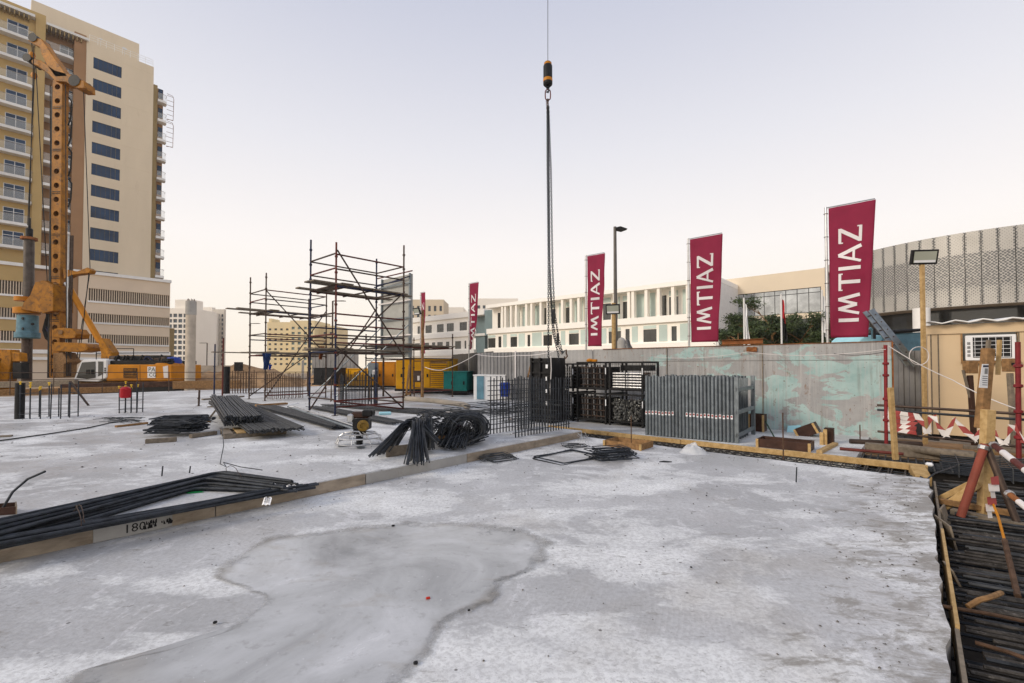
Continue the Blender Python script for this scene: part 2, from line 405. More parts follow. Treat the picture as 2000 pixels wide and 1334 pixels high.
def mk_perf():
    m, t, b = newmat('perforated_panel'); v = coords(t)
    uv = nn(t, 'ShaderNodeAttribute'); uv.attribute_name = 'puv'
    vo = nn(t, 'ShaderNodeTexVoronoi', voronoi_dimensions='2D'); vo.inputs['Scale'].default_value = 4.6; vo.inputs['Randomness'].default_value = .22
    t.links.new(mapping(t, uv.outputs['Vector'], (1, 1, 1), (0, 0, .785)), vo.inputs['Vector'])
    at = nn(t, 'ShaderNodeAttribute'); at.attribute_name = 'holes'
    c = rampn(t, noise(t, v, .5, 5), [(.3, (.40, .385, .355)), (.7, (.49, .475, .445))])
    lt = nn(t, 'ShaderNodeMath', operation='LESS_THAN'); t.links.new(vo.outputs['Distance'], lt.inputs[0]); t.links.new(at.outputs['Fac'], lt.inputs[1])
    c = mixc(t, lt.outputs[0], c, (.13, .133, .135))
    t.links.new(c, b.inputs['Base Color']); b.inputs['Roughness'].default_value = .5; b.inputs['Metallic'].default_value = .25; return m
m_perf = mk_perf()
def mk_leaf():
    m, t, b = newmat('leaf_green'); v = coords(t)
    c = rampn(t, noise(t, v, 1.3, 5), [(.3, (.022, .04, .013)), (.5, (.05, .08, .022)), (.72, (.10, .13, .04))])
    t.links.new(c, b.inputs['Base Color']); b.inputs['Roughness'].default_value = .6; return m
m_leaf = mk_leaf()
def mk_clamps():
    m, t, b = newmat('zinc_clamps'); v = coords(t)
    t.links.new(rampn(t, noise(t, v, 14, 5), [(.35, (.06, .06, .058)), (.62, (.42, .42, .40))]), b.inputs['Base Color'])
    b.inputs['Metallic'].default_value = .7; b.inputs['Roughness'].default_value = .4; return m
m_clamp = mk_clamps()
def AB(a, b, z=0.0): return DA * a + DB * b + V((0, 0, z))
from mathutils import noise as mnoise
def nz(x, y, z=0): return mnoise.noise(V((x, y, z)))
# ================================================================== setting: ground and slabs
g = MB(); g.quad(V((-420, -60, -.52)), V((420, -60, -.52)), V((420, 430, -.52)), V((-420, 430, -.52)))
g.build('ground', m_ground, kind='structure')
def slab(name, rects, ztop, thick, mat, step, ragged=None):
    mb = MB(); idx = {}; dirt = []
    def vert(a, b):
        k = (round(a, 3), round(b, 3))
        if k not in idx:
            idx[k] = len(mb.v); aa, bb = a, b
            if ragged: aa, bb = ragged(a, b)
            w = .006 * nz(a * .5, b * .5) + .003 * nz(a * 1.9, b * 1.9, 4)
            mb.v.append(AB(aa, bb, ztop + w))
            dirt.append(max(0.0, 1 - (b + .12) / 1.3) if name == 'lower_slab' else 0.0)
        return idx[k]
    edges = {}
    for (a0, a1, b0, b1) in rects:
        na = max(1, int((a1 - a0) / step)); nb = max(1, int((b1 - b0) / step))
        for i in range(na):
            for j in range(nb):
                A0, A1 = a0 + (a1 - a0) * i / na, a0 + (a1 - a0) * (i + 1) / na
                B0, B1 = b0 + (b1 - b0) * j / nb, b0 + (b1 - b0) * (j + 1) / nb
                q = [vert(A0, B0), vert(A1, B0), vert(A1, B1), vert(A0, B1)]
                mb.f.append(q)
                for x in range(4):
                    e = (q[x], q[(x + 1) % 4])
                    if (e[1], e[0]) in edges: del edges[(e[1], e[0])]
                    else: edges[e] = 1
    low = {}
    def lowv(i):
        if i not in low: low[i] = len(mb.v); p = mb.v[i].copy(); p.z = ztop - thick; mb.v.append(p); dirt.append(1.0)
        return low[i]
    for (i, j) in list(edges): mb.f.append([j, i, lowv(i), lowv(j)])
    o = mb.build(name, mat, kind='structure')
    at = o.data.attributes.new('dirt', 'FLOAT', 'POINT'); at.data.foreach_set('value', dirt)
    o.data.polygons.foreach_set('use_smooth', [True] * len(o.data.polygons))
    try: o.data.set_sharp_from_angle(angle=math.radians(40))
    except Exception: pass
    return o
def rag(a, b):
    if b < -.1: b += .05 * nz(a * 2.3, 1) + .03 * nz(a * 9, 2)
    if a > 9.32: a += .03 * nz(b * 2.3, 5) + .02 * nz(b * 8, 7)
    return a, b
low_slab = slab('lower_slab', [(-4.5, 9.34, -.12, 5.97)], 0.0, .5, m_slab, .14, rag)
up_slab = slab('upper_slab', [(-4.5, 9.2, 5.95, 34), (9.2, 24, 8.75, 34)], .16, .66, m_slab, .5)
slab('yard_slab', [(10.2, 14.4, .85, 8.72)], 0.012, .3, m_slab, .4)
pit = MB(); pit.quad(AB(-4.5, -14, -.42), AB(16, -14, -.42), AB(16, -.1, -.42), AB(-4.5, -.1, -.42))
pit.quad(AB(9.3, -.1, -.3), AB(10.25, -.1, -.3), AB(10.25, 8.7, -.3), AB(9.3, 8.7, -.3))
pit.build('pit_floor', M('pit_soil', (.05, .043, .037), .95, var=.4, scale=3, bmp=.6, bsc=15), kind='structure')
# boards along the step between the two pours
a = -3.2; k = 0
while a < 9.1:
    L = U(1.5, 2.3) if k else 2.9
    e = min(a + L, 9.14)
    mb = MB(); mb.ob(AB(a, 5.925, .002), DA * (e - a - .012), DB * .022, V((0, 0, U(.142, .15))))
    mm = [m_edge, m_edge, m_edge, m_conc][k % 4]
    mb.build('edge_board', mm, up_slab); a = e; k += 1
# grey stencilled block set into the step
s0 = G(178, 1055); sa = s0.dot(DA)
sb = MB(); sb.ob(AB(sa, 5.905, .002), DA * .62, DB * .03, V((0, 0, .135))); blk = sb.build('edge_board', m_conc, up_slab, bev=.006)
tm = MB(); text_mesh(tm, '180', AB(sa + .22, 5.9025, .035), DA, UP, .12); tm.build('lettering', m_rubber, blk)
tm = MB()
for i in range(26):
    x = sa + .36 + R() * .25; z0 = .03 + R() * .05
    p = AB(x, 5.9028, z0); tm.quad(p, p + DA * U(.006, .02), p + DA * U(.006, .02) + UP * U(.02, .05), p + UP * U(.02, .05))
tm.build('paint_smear', m_black, blk)
# boards on the open edge to the rebar pit
a = -1.0
for k, L in enumerate((2.0, 1.75, 1.5, 2.4, 1.6, 1.55)):
    e = min(a + L, 9.75)
    e = min(e, 9.3); mb = MB(); mb.ob(AB(a, -.195 + U(-.008, .008), -.32), DA * (e - a - .02), DB * .022, V((0, 0, .29 + U(-.02, .02))))
    mb.build('edge_board', m_wood if k in (1, 3) else m_woodg, low_slab); a = e
for (px, py, w, h, tilt) in ((1858, 1028, .42, .26, .28), (1838, 995, .30, .22, -.15), (1862, 1115, .22, .12, .2)):
    p = G(px, py, -.02); mb = MB(); d = (DA + DB * tilt).normalized()
    mb.ob(p, d * w, UP * -h + DB * -.05, DB * .018)
    mb.build('plywood_offcut', m_woodg, label={1858: 'warped brown plywood offcut hanging over the slab edge', 1838: 'muddy plywood piece wedged at the slab edge below the timber brace', 1862: 'small broken plywood scrap lower on the slab edge'}[px], cat='plywood')

# puddle with its damp rim
out_px = [(415, 1112), (432, 1135), (500, 1165), (508, 1180), (470, 1205), (430, 1235), (360, 1262), (250, 1290), (120, 1320), (60, 1380),
          (300, 1480), (700, 1420), (800, 1330), (845, 1282), (880, 1225), (935, 1190), (985, 1150), (1012, 1125), (1068, 1100), (1082, 1068), (1070, 1045),
          (1010, 1028), (930, 1020), (840, 1018), (770, 1018), (690, 1026), (600, 1038), (520, 1050), (470, 1075)]
ring = [G(x, y, .006) for x, y in out_px]
pts = []
for i in range(len(ring)):                            # smooth + wobble
    p0, p1, p2, p3 = ring[i - 1], ring[i], ring[(i + 1) % len(ring)], ring[(i + 2) % len(ring)]
    for k in range(6):
        t = k / 6; q = .5 * ((2 * p1) + (p2 - p0) * t + (2 * p0 - 5 * p1 + 4 * p2 - p3) * t * t + (3 * p1 - p0 - 3 * p2 + p3) * t ** 3)
        pts.append(q + V((nz(q.x * 4, q.y * 4, 1), nz(q.x * 4, q.y * 4, 9), 0)) * .05)
cen = G(700, 1150, .006); mb = MB(); ed = []
lev = [1.10, 1.03, .95, .86, .7, .4]
for j, f in enumerate(lev):
    for p in pts: q = cen + (p - cen) * f; q.z = .0095 - .0002 * j; mb.v.append(q); ed.append([1, .8, .45, .2, 0, 0][j])
n = len(pts)
for j in range(len(lev) - 1):
    for i in range(n): mb.f.append([j * n + i, j * n + (i + 1) % n, (j + 1) * n + (i + 1) % n, (j + 1) * n + i])
mb.v.append(cen + V((0, 0, .003))); ed.append(0); c0 = len(mb.v) - 1
for i in range(n): mb.f.append([(len(lev) - 1) * n + i, (len(lev) - 1) * n + (i + 1) % n, c0])
po = mb.build('puddle', m_puddle, kind='structure')
at = po.data.attributes.new('edge', 'FLOAT', 'POINT'); at.data.foreach_set('value', ed)

# far ground: raised sand bank and trench shoring behind the upper slab
def mound(name, c, rx, ry, h, mat, label, cat, kind=None, res=26):
    mb = MB()
    for i in range(res + 1):
        for j in range(res + 1):
            u, v = i / res * 2 - 1, j / res * 2 - 1
            r = max(0, 1 - (u * u + v * v)); x, y = c[0] + u * rx, c[1] + v * ry
            mb.v.append(V((x, y, c[2] - .1 + h * r * (1 + .5 * nz(x * .5, y * .5)) + .1 * nz(x * 2, y * 2) * min(1, r * 3))))
    for i in range(res):
        for j in range(res):
            a = i * (res + 1) + j; mb.f.append([a, a + res + 1, a + res + 2, a + 1])
    return mb.build(name, mat, label=label, cat=cat, kind=kind, smooth=True)
mound('soil_heap', (-22.5, 38, -.5), 7, 5, 2.0, m_dirt, None, None, 'structure')
mound('soil_heap', (-33, 44, -.5), 12, 4, 1.6, m_dirt, None, None, 'structure')
mound('soil_heap', (-14.5, 40, -.5), 5, 5, 1.7, m_dirt, None, None, 'structure')

# ================================================================== retaining wall of steel sheets
WP = Plane(AB(13.7, 0), DB)
seg = [(.42, 3.1), (3.1, 5.75), (5.75, 8.4), (8.4, 11.0)]
wr = T('retaining_wall', WP.pt(5, 0), 'long steel retaining wall with peeling turquoise paint and rust streaks', 'wall')
for i, (b0, b1) in enumerate(seg):
    for (z0, z1) in ((-.05, 1.835), (1.845, 2.27)):
        mb = MB(); nx, nzq = 22, 12; pa = []
        off = U(-.012, .012)
        for y in range(nzq + 1):
            for x in range(nx + 1):
                s = b0 + .006 + (b1 - b0 - .012) * x / nx; z = z0 + (z1 - z0) * y / nzq
                mb.v.append(WP.pt(s, z, off + .018 * nz(s * 1.1, z * 1.3, i)))
                pa.append(1.0 - (s / 6.5) * .35 if s < 6.6 else -1.5)
        for y in range(nzq):
            for x in range(nx):
                q = y * (nx + 1) + x; mb.f.append([q, q + 1, q + nx + 2, q + nx + 1])
        o = mb.build('panel', m_wall, wr, smooth=True)
        at = o.data.attributes.new('paint', 'FLOAT', 'POINT'); at.data.foreach_set('value', pa)
mb = MB(); mb.ob(WP.pt(.40, -.05, -.09), DB * 10.6, WP.n * .03, V((0, 0, 2.3))); mb.build('backing', m_conc, wr)
mb = MB(); mb.ob(WP.pt(.40, 2.262, -.06), DB * 7.6, WP.n * .085, V((0, 0, .018))); mb.build('top_rail', m_rust, wr)
mb = MB(); mb.ob(WP.pt(.39, -.05, -.04), DB * .03, WP.n * .07, V((0, 0, 2.3))); mb.build('end_post', m_rust, wr)
for s in (3.1, 5.75):
    mb = MB(); mb.ob(WP.pt(s - .012, 0, .022), DB * .024, WP.n * .008, V((0, 0, 2.26))); mb.build('joint_strip', m_woodg, wr)
# rusty beam lying on top
s1, s2 = WP.s(1410, 668), WP.s(1490, 668)
mb = MB(); z = 2.30
for dz, w, h in ((0, .14, .014), (.125, .14, .014)): mb.ob(WP.pt(s2, z + dz, -.09), DB * (s1 - s2), WP.n * w, V((0, 0, h)))
mb.ob(WP.pt(s2, z + .014, -.015), DB * (s1 - s2), WP.n * .012, V((0, 0, .112)))
mb.build('steel_beam', m_rust, label='rusty orange steel beam lying on top of the turquoise wall', cat='beam')
sc_ = WP.s(1469, 678)
mb = MB()
for d in (-.07, .07): mb.lathe([(.0, 0), (.055, 0), (.055, .05), (.0, .05)], WP.pt(sc_ + d, 2.17, .03), 12, WP.n)
mb.bx(WP.pt(sc_, 2.15, .045), .26, .05, .12, DB); mb.build('clamp', m_rust, label='rusty double clamp on the wall below the steel beam', cat='clamp', smooth=True)

# ================================================================== corrugated hoarding
def corr(name, p0, p1, z0, z1, mat, label, cat, pitch=.2, dep=.04, posts=None, group=None, sheet=1.1):
    p0, p1 = V(p0), V(p1); d = (p1 - p0); L = d.length; d.normalize(); n = V((d.y, -d.x, 0))
    if n.dot(-p0) < 0: n = -n
    root = T(name, (p0 + p1) / 2 + V((0, 0, z0)), label, cat, group)
    k = max(1, int(L / sheet))
    for i in range(k):
        mb = MB(); a = L * i / k; e = L * (i + 1) / k - .008; m = max(2, int((e - a) / pitch)) ; w = (e - a) / m
        prof = []
        for j in range(m):
            x = a + j * w
            prof += [(x, 0), (x + w * .42, 0), (x + w * .5, dep), (x + w * .92, dep)]
        prof.append((e, 0)); dz = U(-.012, .012)
        for x, y in prof:
            mb.v.append(p0 + d * x + n * y + V((0, 0, z0))); mb.v.append(p0 + d * x + n * y + V((0, 0, z1 + dz)))
        for j in range(len(prof) - 1): mb.f.append([2 * j, 2 * j + 2, 2 * j + 3, 2 * j + 1])
        mb.build('panel', mat, root)
    if posts:
        for x in posts: 
            mb = MB(); mb.ob(p0 + d * (x * L) + n * (dep + .004) + V((0, 0, z0)), d * .06, n * .04, V((0, 0, z1 - z0 + .05))); mb.build('post', m_tapew, root)
    return root
corr('hoarding', AB(15.4, 15.9), AB(15.4, 10.3), -.3, 2.32, m_fence, 'grey corrugated hoarding behind the wall rebar cage', 'hoarding', posts=(.44,), pitch=.19)
corr('hoarding', AB(19.5, 22.5), AB(16.2, 15.6), -.3, 2.42, m_fenced, 'dark ribbed hoarding behind the yellow and teal generators', 'hoarding', pitch=.22)
pf = V((10.5, 12.9, 0))
corr('hoarding', Q(1752, 800, 12.6) * V((1, 1, 0)) if False else V((Q(1746, 800, 12.8).x, 12.8, 0)), V((Q(1835, 800, 12.2).x, 12.2, 0)), -.3, 2.12, m_fence, 'grey corrugated hoarding between the turquoise wall and the cabin', 'hoarding', pitch=.22)
corr('hoarding', V((-24.0, 52, 0)), V((-21.0, 46, 0)), -.5, 2.3, m_fence, 'short grey corrugated hoarding beside the far soil heap', 'hoarding', pitch=.35)
corr('hoarding', V((-20.2, 46, 0)), V((-15, 44.5, 0)), .2, 3.3, m_fence, 'grey corrugated hoarding far behind the left scaffold tower', 'hoarding', pitch=.35)
mb = MB(); p = Q(378, 715, 50); mb.ob(V((p.x, 50, -.5)), V((3.6, 1.0, 0)), V((0, .2, 0)), V((0, 0, 2.25)))
mb.build('boundary_wall', m_concw, label='low beige boundary wall behind the round concrete column', cat='wall')
# ================================================================== buildings
def fholes(mb, pl, s0, s1, z0, z1, holes, off=0.0, dep=.25):
    ss = sorted({s0, s1, *[h[0] for h in holes], *[h[1] for h in holes]}); zs = sorted({z0, z1, *[h[2] for h in holes], *[h[3] for h in holes]})
    for i in range(len(ss) - 1):
        for j in range(len(zs) - 1):
            cs, cz = (ss[i] + ss[i + 1]) / 2, (zs[j] + zs[j + 1]) / 2
            if any(h[0] < cs < h[1] and h[2] < cz < h[3] for h in holes): continue
            mb.quad(pl.pt(ss[i], zs[j], off), pl.pt(ss[i + 1], zs[j], off), pl.pt(ss[i + 1], zs[j + 1], off), pl.pt(ss[i], zs[j + 1], off))
    for h in holes:
        c = [(h[0], h[2]), (h[1], h[2]), (h[1], h[3]), (h[0], h[3])]
        for k in range(4):
            a, b = c[k], c[(k + 1) % 4]
            mb.quad(pl.pt(a[0], a[1], off), pl.pt(b[0], b[1], off), pl.pt(b[0], b[1], off - dep), pl.pt(a[0], a[1], off - dep))
def pbox(mb, pl, s0, s1, z0, z1, o0, o1): return mb.ob(pl.pt(s0, z0, o0), pl.d * (s1 - s0), pl.n * (o1 - o0), V((0, 0, z1 - z0)))
def window(pl, parent, h, off, n, mf, mg, fw=.06, transom=None):
    s0, s1, z0, z1 = h; mb = MB(); o0 = off - .10
    pbox(mb, pl, s0, s1, z0, z0 + fw, o0, o0 + .05); pbox(mb, pl, s0, s1, z1 - fw, z1, o0, o0 + .05)
    for i in range(n + 1):
        x = s0 + (s1 - s0 - fw) * i / n; pbox(mb, pl, x, x + fw, z0 + fw, z1 - fw, o0 + .002, o0 + .048)
    w = mb.build('window', mf, parent)
    zz = [z0, z1] if transom is None else [z0, z0 + (z1 - z0) * transom, z1]
    for q in range(len(zz) - 1):
        if q: mb2 = MB(); pbox(mb2, pl, s0, s1, zz[q] - fw / 2, zz[q] + fw / 2, o0 + .004, o0 + .046); mb2.build('transom', mf, w)
        for i in range(n):
            a = s0 + (s1 - s0) * i / n + fw * .6; b = s0 + (s1 - s0) * (i + 1) / n - fw * .2
            p = MB(); t = U(-.004, .004); p.quad(pl.pt(a, zz[q] + fw * .5, o0 + .02 + t), pl.pt(b, zz[q] + fw * .5, o0 + .02 - t), pl.pt(b, zz[q + 1] - fw * .5, o0 + .02 - t), pl.pt(a, zz[q + 1] - fw * .5, o0 + .02 + t))
            p.build('pane', mg, w)
    return w
# ---- apartment tower on a car-park podium
TC = V((-56.5, 75, 0)); TP = Plane(TC, DA)
def ts(px): return TP.s(px, 400, -1.0)
tw = T('apartment_tower', TC + V((-6, -3, -.5)), 'tall beige apartment tower with blue strip windows above a louvred podium', 'building')
OFF = -1.0
sL, sb1, sb2, sA, sW0, sW1, sBr, sO, sE = -27.0, ts(62), ts(82), ts(163), ts(177), ts(233), ts(296), ts(306), ts(325)
ztop = TP.z(205, 108 - 38, OFF) ; FP = 3.26; zt0 = TP.z(183, 111, OFF)
holes = [(sW0, sW1, zt0 - k * FP - 1.75, zt0 - k * FP) for k in range(11)]
zP = TP.z(330, 552)
mb = MB(); ztm = TP.z(293, 128, OFF); fholes(mb, TP, sA, sBr, zP - .2, ztm, holes, OFF)
mb.quad(TP.pt(sA, zP, OFF), TP.pt(sA, ztm, OFF), TP.pt(sA, ztm, OFF - 2.2), TP.pt(sA, zP, OFF - 2.2))
mb.quad(TP.pt(sBr, zP, OFF), TP.pt(sBr, ztm, OFF), TP.pt(sBr, ztm, OFF - 1.6), TP.pt(sBr, zP, OFF - 1.6))
mb.quad(TP.pt(sA, ztm, OFF), TP.pt(sBr, ztm, OFF), TP.pt(sBr, ztm, OFF - 12), TP.pt(sA, ztm, OFF - 12))
for k in range(12):
    z = zt0 - k * FP + .75
    if z < ztm - .2 and z > zP + .3: pbox(mb, TP, sA, sBr, z, z + .03, OFF, OFF + .012)
mb.build('wall', m_cream, tw)
for h in holes: window(TP, tw, h, OFF, 6, m_glassd, m_glass, .05)
# penthouse and roof railings
zpa, zpb = TP.z(272, 86, OFF - 3), TP.z(272, 118, OFF)
mb = MB(); pbox(mb, TP, TP.s(60, 60, -4), TP.s(272, 90, -4), ztm - 6, zpa, -10, -4); mb.build('penthouse_wall', m_cream, tw)
rl = MB()
for dz in (.45, .8, 1.15): rl.bar(TP.pt(sA + .3, ztm + dz, OFF - .1), TP.pt(sBr - .1, ztm + dz, OFF - .1), .03, 4)
for k in range(9): x = sA + .3 + (sBr - sA - .4) * k / 8; rl.bar(TP.pt(x, ztm, OFF - .1), TP.pt(x, ztm + 1.15, OFF - .1), .03, 4)
rl.build('roof_railing', m_white, tw)
for x, rr_ in ((.55, .32), (.2, .2)):
    d = MB(); d.lathe([(.0, -.1), (rr_ * .6, -.07), (rr_, .05)], TP.pt(sA + (sBr - sA) * x, ztm + 1.3, OFF - .4), 12, TP.n + UP * .6)
    d.bar(TP.pt(sA + (sBr - sA) * x, ztm, OFF - .45), TP.pt(sA + (sBr - sA) * x, ztm + 1.3, OFF - .45), .03, 4); d.build('satellite_dish', m_white, tw)
# right-hand bays
mb = MB(); pbox(mb, TP, sBr + .01, sO, zP - .2, TP.z(300, 160, OFF), OFF - 8, OFF - .7); mb.build('side_wall', m_olive, tw)
mb = MB(); pbox(mb, TP, sO + .01, sE - .35, zP - .2, TP.z(315, 165, OFF), OFF - 8, OFF - 1.7); mb.build('side_wall', m_brown, tw)
def balcony(pl, s0, s1, z, o0, o1, parent, rnd=True, h=1.05):
    mb = MB(); poly = [(s0, o0), (s0, o1)]
    if rnd:
        r = min(.55, (o1 - o0) * .9)
        for k in range(6): t = k / 5 * math.pi / 2; poly.append((s1 - r + r * math.sin(t), o1 - r + r * math.cos(t)))
    else: poly.append((s1, o1))
    poly.append((s1, o0))
    mb.prism([pl.pt(a, z - .38, o) for a, o in poly], V((0, 0, .38))); b = mb.build('balcony', m_white, parent)
    g = MB()
    for k in range(len(poly) - 2):
        (a, o), (a2, o22) = poly[k + (0 if k else 0)], poly[k + 1]
        if k == 0: continue
        g.quad(pl.pt(a, z + .03, o - .05), pl.pt(a2, z + .03, o22 - .05), pl.pt(a2, z + h, o22 - .05), pl.pt(a, z + h, o - .05))
    g.build('glass_railing', m_rail, b)
    q = MB(); q.path([pl.pt(a, z + h, o - .05) for a, o in poly[1:]], .03, 4); q.build('handrail', m_alu, b)
    return b
for k in range(12):
    z = zt0 - k * FP - .1
    if z > zP + .5 and k > 0: balcony(TP, sO + .02, sE, z + .6, OFF - 1.69, OFF - .35, tw, True)
    if k < 11:
        mb = MB(); pbox(mb, TP, sE - 1.0, sE - .42, z - 1.9, z - .3, OFF - 1.69, OFF - 1.62); mb.build('window', m_glass, tw)
lad = MB()
for k in range(2):
    zz = ztm - 3.5 - k * 4.6
    for j in range(6): lad.bar(TP.pt(sE, zz - j * .8, OFF - .8), TP.pt(sE + .9, zz - j * .8, OFF - .8), .035, 4)
    lad.path([TP.pt(sE, zz + .3, OFF - .8), TP.pt(sE + .8, zz + .2, OFF - .8), TP.pt(sE + .95, zz - .3, OFF - .8), TP.pt(sE + .9, zz - 3.9, OFF - .8), TP.pt(sE, zz - 4.1, OFF - .8)], .04, 4)
lad.build('maintenance_ladder', m_rust, tw)
# left bays: ochre balcony bay and brown recessed bay
zb0 = TP.z(8, 33, OFF)                                # head of the top window
h1 = [(TP.s(8, 300, OFF), TP.s(50, 300, OFF), zb0 - k * FP - 2.1, zb0 - k * FP) for k in range(11) if zb0 - k * FP - 2.1 > zP]
zto = TP.z(62, 20, OFF)
mb = MB(); fholes(mb, TP, sL, sb2, zP - .2, zto, h1, OFF)
mb.quad(TP.pt(sb2, zP, OFF), TP.pt(sb2, zto, OFF), TP.pt(sb2, zto, OFF - 2.2), TP.pt(sb2, zP, OFF - 2.2))
mb.build('wall', m_ochre, tw)
mb = MB(); pbox(mb, TP, sb1, sb2 - .02, zP - .2, zto - .5, OFF + .005, OFF + .35); mb.build('pilaster', m_ochre, tw)
h2 = [(TP.s(112, 300, OFF - 2), TP.s(146, 300, OFF - 2), zb0 - k * FP - 2.1, zb0 - k * FP) for k in range(11) if zb0 - k * FP - 2.1 > zP]
mb = MB(); fholes(mb, TP, sb2 - .3, sA + .3, zP - .2, zto - .4, h2, OFF - 1.6); mb.build('wall', m_brown, tw)
mb = MB(); pbox(mb, TP, TP.s(141, 300, OFF), sA - .01, zP - .2, TP.z(150, 62, OFF), OFF - 1.58, OFF - .06); mb.build('side_wall', m_brown, tw)
for h in h1: window(TP, tw, h, OFF, 2, m_alu, m_glass, .06, .72); balcony(TP, sL, sb1 - .05, h[2] - .05, OFF + .01, OFF + 1.15, tw, True)
for h in h2: window(TP, tw, h, OFF - 1.6, 2, m_alu, m_glass, .06, .72); balcony(TP, sb2 + .02, TP.s(141, 300, OFF), h[2] - .05, OFF - 1.59, OFF + .25, tw, True)
for (s0, s1, o) in ((sL, sb1 - .1, OFF + 1.0), (sb2 + .05, sA + .2, OFF + .4)):
    z = zb0 + 1.15 if o > -.5 else zb0 + 1.1
    mb = MB(); pbox(mb, TP, s0, s1, z, z + .35, OFF - 1.5, o); r_ = mb.build('roof_canopy', m_white, tw)
    q = MB()
    for j in range(int((s1 - s0) / .45)): pbox(q, TP, s0 + j * .45, s0 + j * .45 + .12, z - .6, z - .002, OFF - 1.2, o - .1)
    q.build('canopy_fins', m_olive, r_)
# core behind everything, podium in front
mb = MB(); pbox(mb, TP, sL, sE - .5, -.5, zto - .2, -16, OFF - 8.1); mb.build('core', m_cream, tw)
bands = [(TP.z(329, 599), TP.z(329, 577)), (TP.z(329, 636.5), TP.z(329, 621)), (TP.z(329, 674), TP.z(329, 658))]
z_led = TP.z(329, 694)
ph = [(-9.95, -.12, b0, b1) for b0, b1 in bands] + [(-7.2, -2.6, -.5, z_led - 1.1)]
sPa, sPb = TP.s(63, 620), TP.s(152, 620)
mb = MB(); fholes(mb, TP, sPb, 0, -.5, zP, ph, 0, .5); mb.quad(TP.pt(0, -.5), TP.pt(0, zP), TP.pt(0, zP, -8), TP.pt(0, -.5, -8))
mb.quad(TP.pt(sPb, zP), TP.pt(0, zP), TP.pt(0, zP, -2), TP.pt(sPb, zP, -2)); mb.build('podium_wall', m_creampod, tw)
phl = [(sL, TP.s(46, 620), b0, b1) for b0, b1 in bands]
mb = MB(); fholes(mb, TP, sL, sPa, z_led, zP, phl, .02, .5); mb.quad(TP.pt(sL, zP, .02), TP.pt(sPa, zP, .02), TP.pt(sPa, zP, -2), TP.pt(sL, zP, -2)); mb.build('podium_wall', m_ochre, tw)
mb = MB(); pbox(mb, TP, sPa + .01, sPb - .01, z_led, zP - .3, -1.5, -.15); mb.build('podium_wall', m_brown, tw)
mb = MB(); pbox(mb, TP, sL, sPb - .01, -.5, z_led - .01, -1.5, -.1); mb.build('podium_wall', m_creampod, tw)
for (hs, d) in ((ph[:3], 0), (phl, .02)):
    for h in hs:
        mb = MB(); n = int((h[1] - h[0]) / .26)
        for j in range(n):
            x = h[0] + (h[1] - h[0]) * j / n; pbox(mb, TP, x, x + .09, h[2], h[3], d - .3, d - .06)
        mb.build('louvre', m_creampod, tw, kind='stuff')
        mb = MB(); mb.quad(TP.pt(h[0], h[2], d - .42), TP.pt(h[1], h[2], d - .42), TP.pt(h[1], h[3], d - .42), TP.pt(h[0], h[3], d - .42)); mb.build('louvre_backing', m_louv, tw)
        mb = MB(); pbox(mb, TP, h[0] - .05, h[1] + .08, h[2] - .28, h[2] - .002, d + .001, d + .13); mb.build('sill', m_white, tw)
for z0, z1 in ((zP - .05, zP + .4), (z_led, z_led + .55), (z_led - .9, z_led - .5)):
    mb = MB(); pbox(mb, TP, sL, .12, z0, z1, -.3, .25); mb.build('cornice', m_white, tw)
mb = MB(); mb.quad(TP.pt(-7.2, -.5, -.48), TP.pt(-2.6, -.5, -.48), TP.pt(-2.6, z_led - 1.1, -.48), TP.pt(-7.2, z_led - 1.1, -.48)); mb.build('shutter', m_louv, tw)
mb = MB(); pbox(mb, TP, .01, .9, -.5, TP.z(333, 640), -9, -1.2); mb.build('side_wall', m_olive, tw)

# ---- white school with column screen
SP = Plane(V((27, 60, 0)), DB)                       # s grows to the far left
sr = T('school_building', SP.pt(20, -.5), 'long white three-storey building with column screen under a flat roof', 'building')
zr, zm, zl = 13.5, 8.35, 4.75
sEnd = SP.s(951, 640); sMid = SP.s(985, 640)
def fascia(s0, s1, z0, z1, o0, o1, par, name='fascia', m=None): mb = MB(); pbox(mb, SP, s0, s1, z0, z1, o0, o1); return mb.build(name, m or m_schw2, par)
fascia(-.3, sEnd, zr - .62, zr, -9, .25, sr, 'roof')
fascia(0, sEnd, zm - .45, zm + .5, -.6, .15, sr); fascia(0, sEnd + .5, zl - .62, zl + .25, -.8, .25, sr)
mb = MB(); pbox(mb, SP, -.28, .35, -.5, zr - .63, -14, .1); mb.build('end_wall', m_white, sr)
rnd = random.Random(5)
def bays(s0, s1, z0, z1, off, par, plan):
    # plan: list of (kind, width)
    s = s0; i = 0; hs = []; pan = []
    while s < s1 - .8:
        kd, w = plan[i % len(plan)]; w *= rnd.uniform(.85, 1.15); e = min(s + w, s1)
        if kd == 'win': hs.append((s, e, z0 + .25, z0 + (z1 - z0) * .70)); pan.append((s, e, z0 + (z1 - z0) * .73, z1 - .35))
        elif kd == 'nar': hs.append((s, e, z0 + .25, z0 + (z1 - z0) * .78))
        elif kd == 'pan': pan.append((s, e, z0 + .25, z1 - .35))
        s = e; i += 1
    mb = MB(); fholes(mb, SP, s0, s1, z0, z1, hs, off, .22); mb.build('wall', m_schw, par)
    for h in hs: window(SP, par, h, off - .05, 2 if h[1] - h[0] > 1.2 else 1, m_glassd, m_glassd, .07)
    for p in pan: mb = MB(); pbox(mb, SP, p[0] + .04, p[1] - .04, p[2], p[3], off + .002, off + .05); mb.build('panel', m_schp, par)
plan_lo = [('win', 2.1), ('gap', .35), ('pan', 1.9), ('gap', .4), ('nar', .7), ('gap', .5), ('pan', 1.5), ('gap', .35), ('win', 1.8), ('gap', .8), ('pan', .9), ('gap', .4), ('nar', .7), ('gap', .8)]
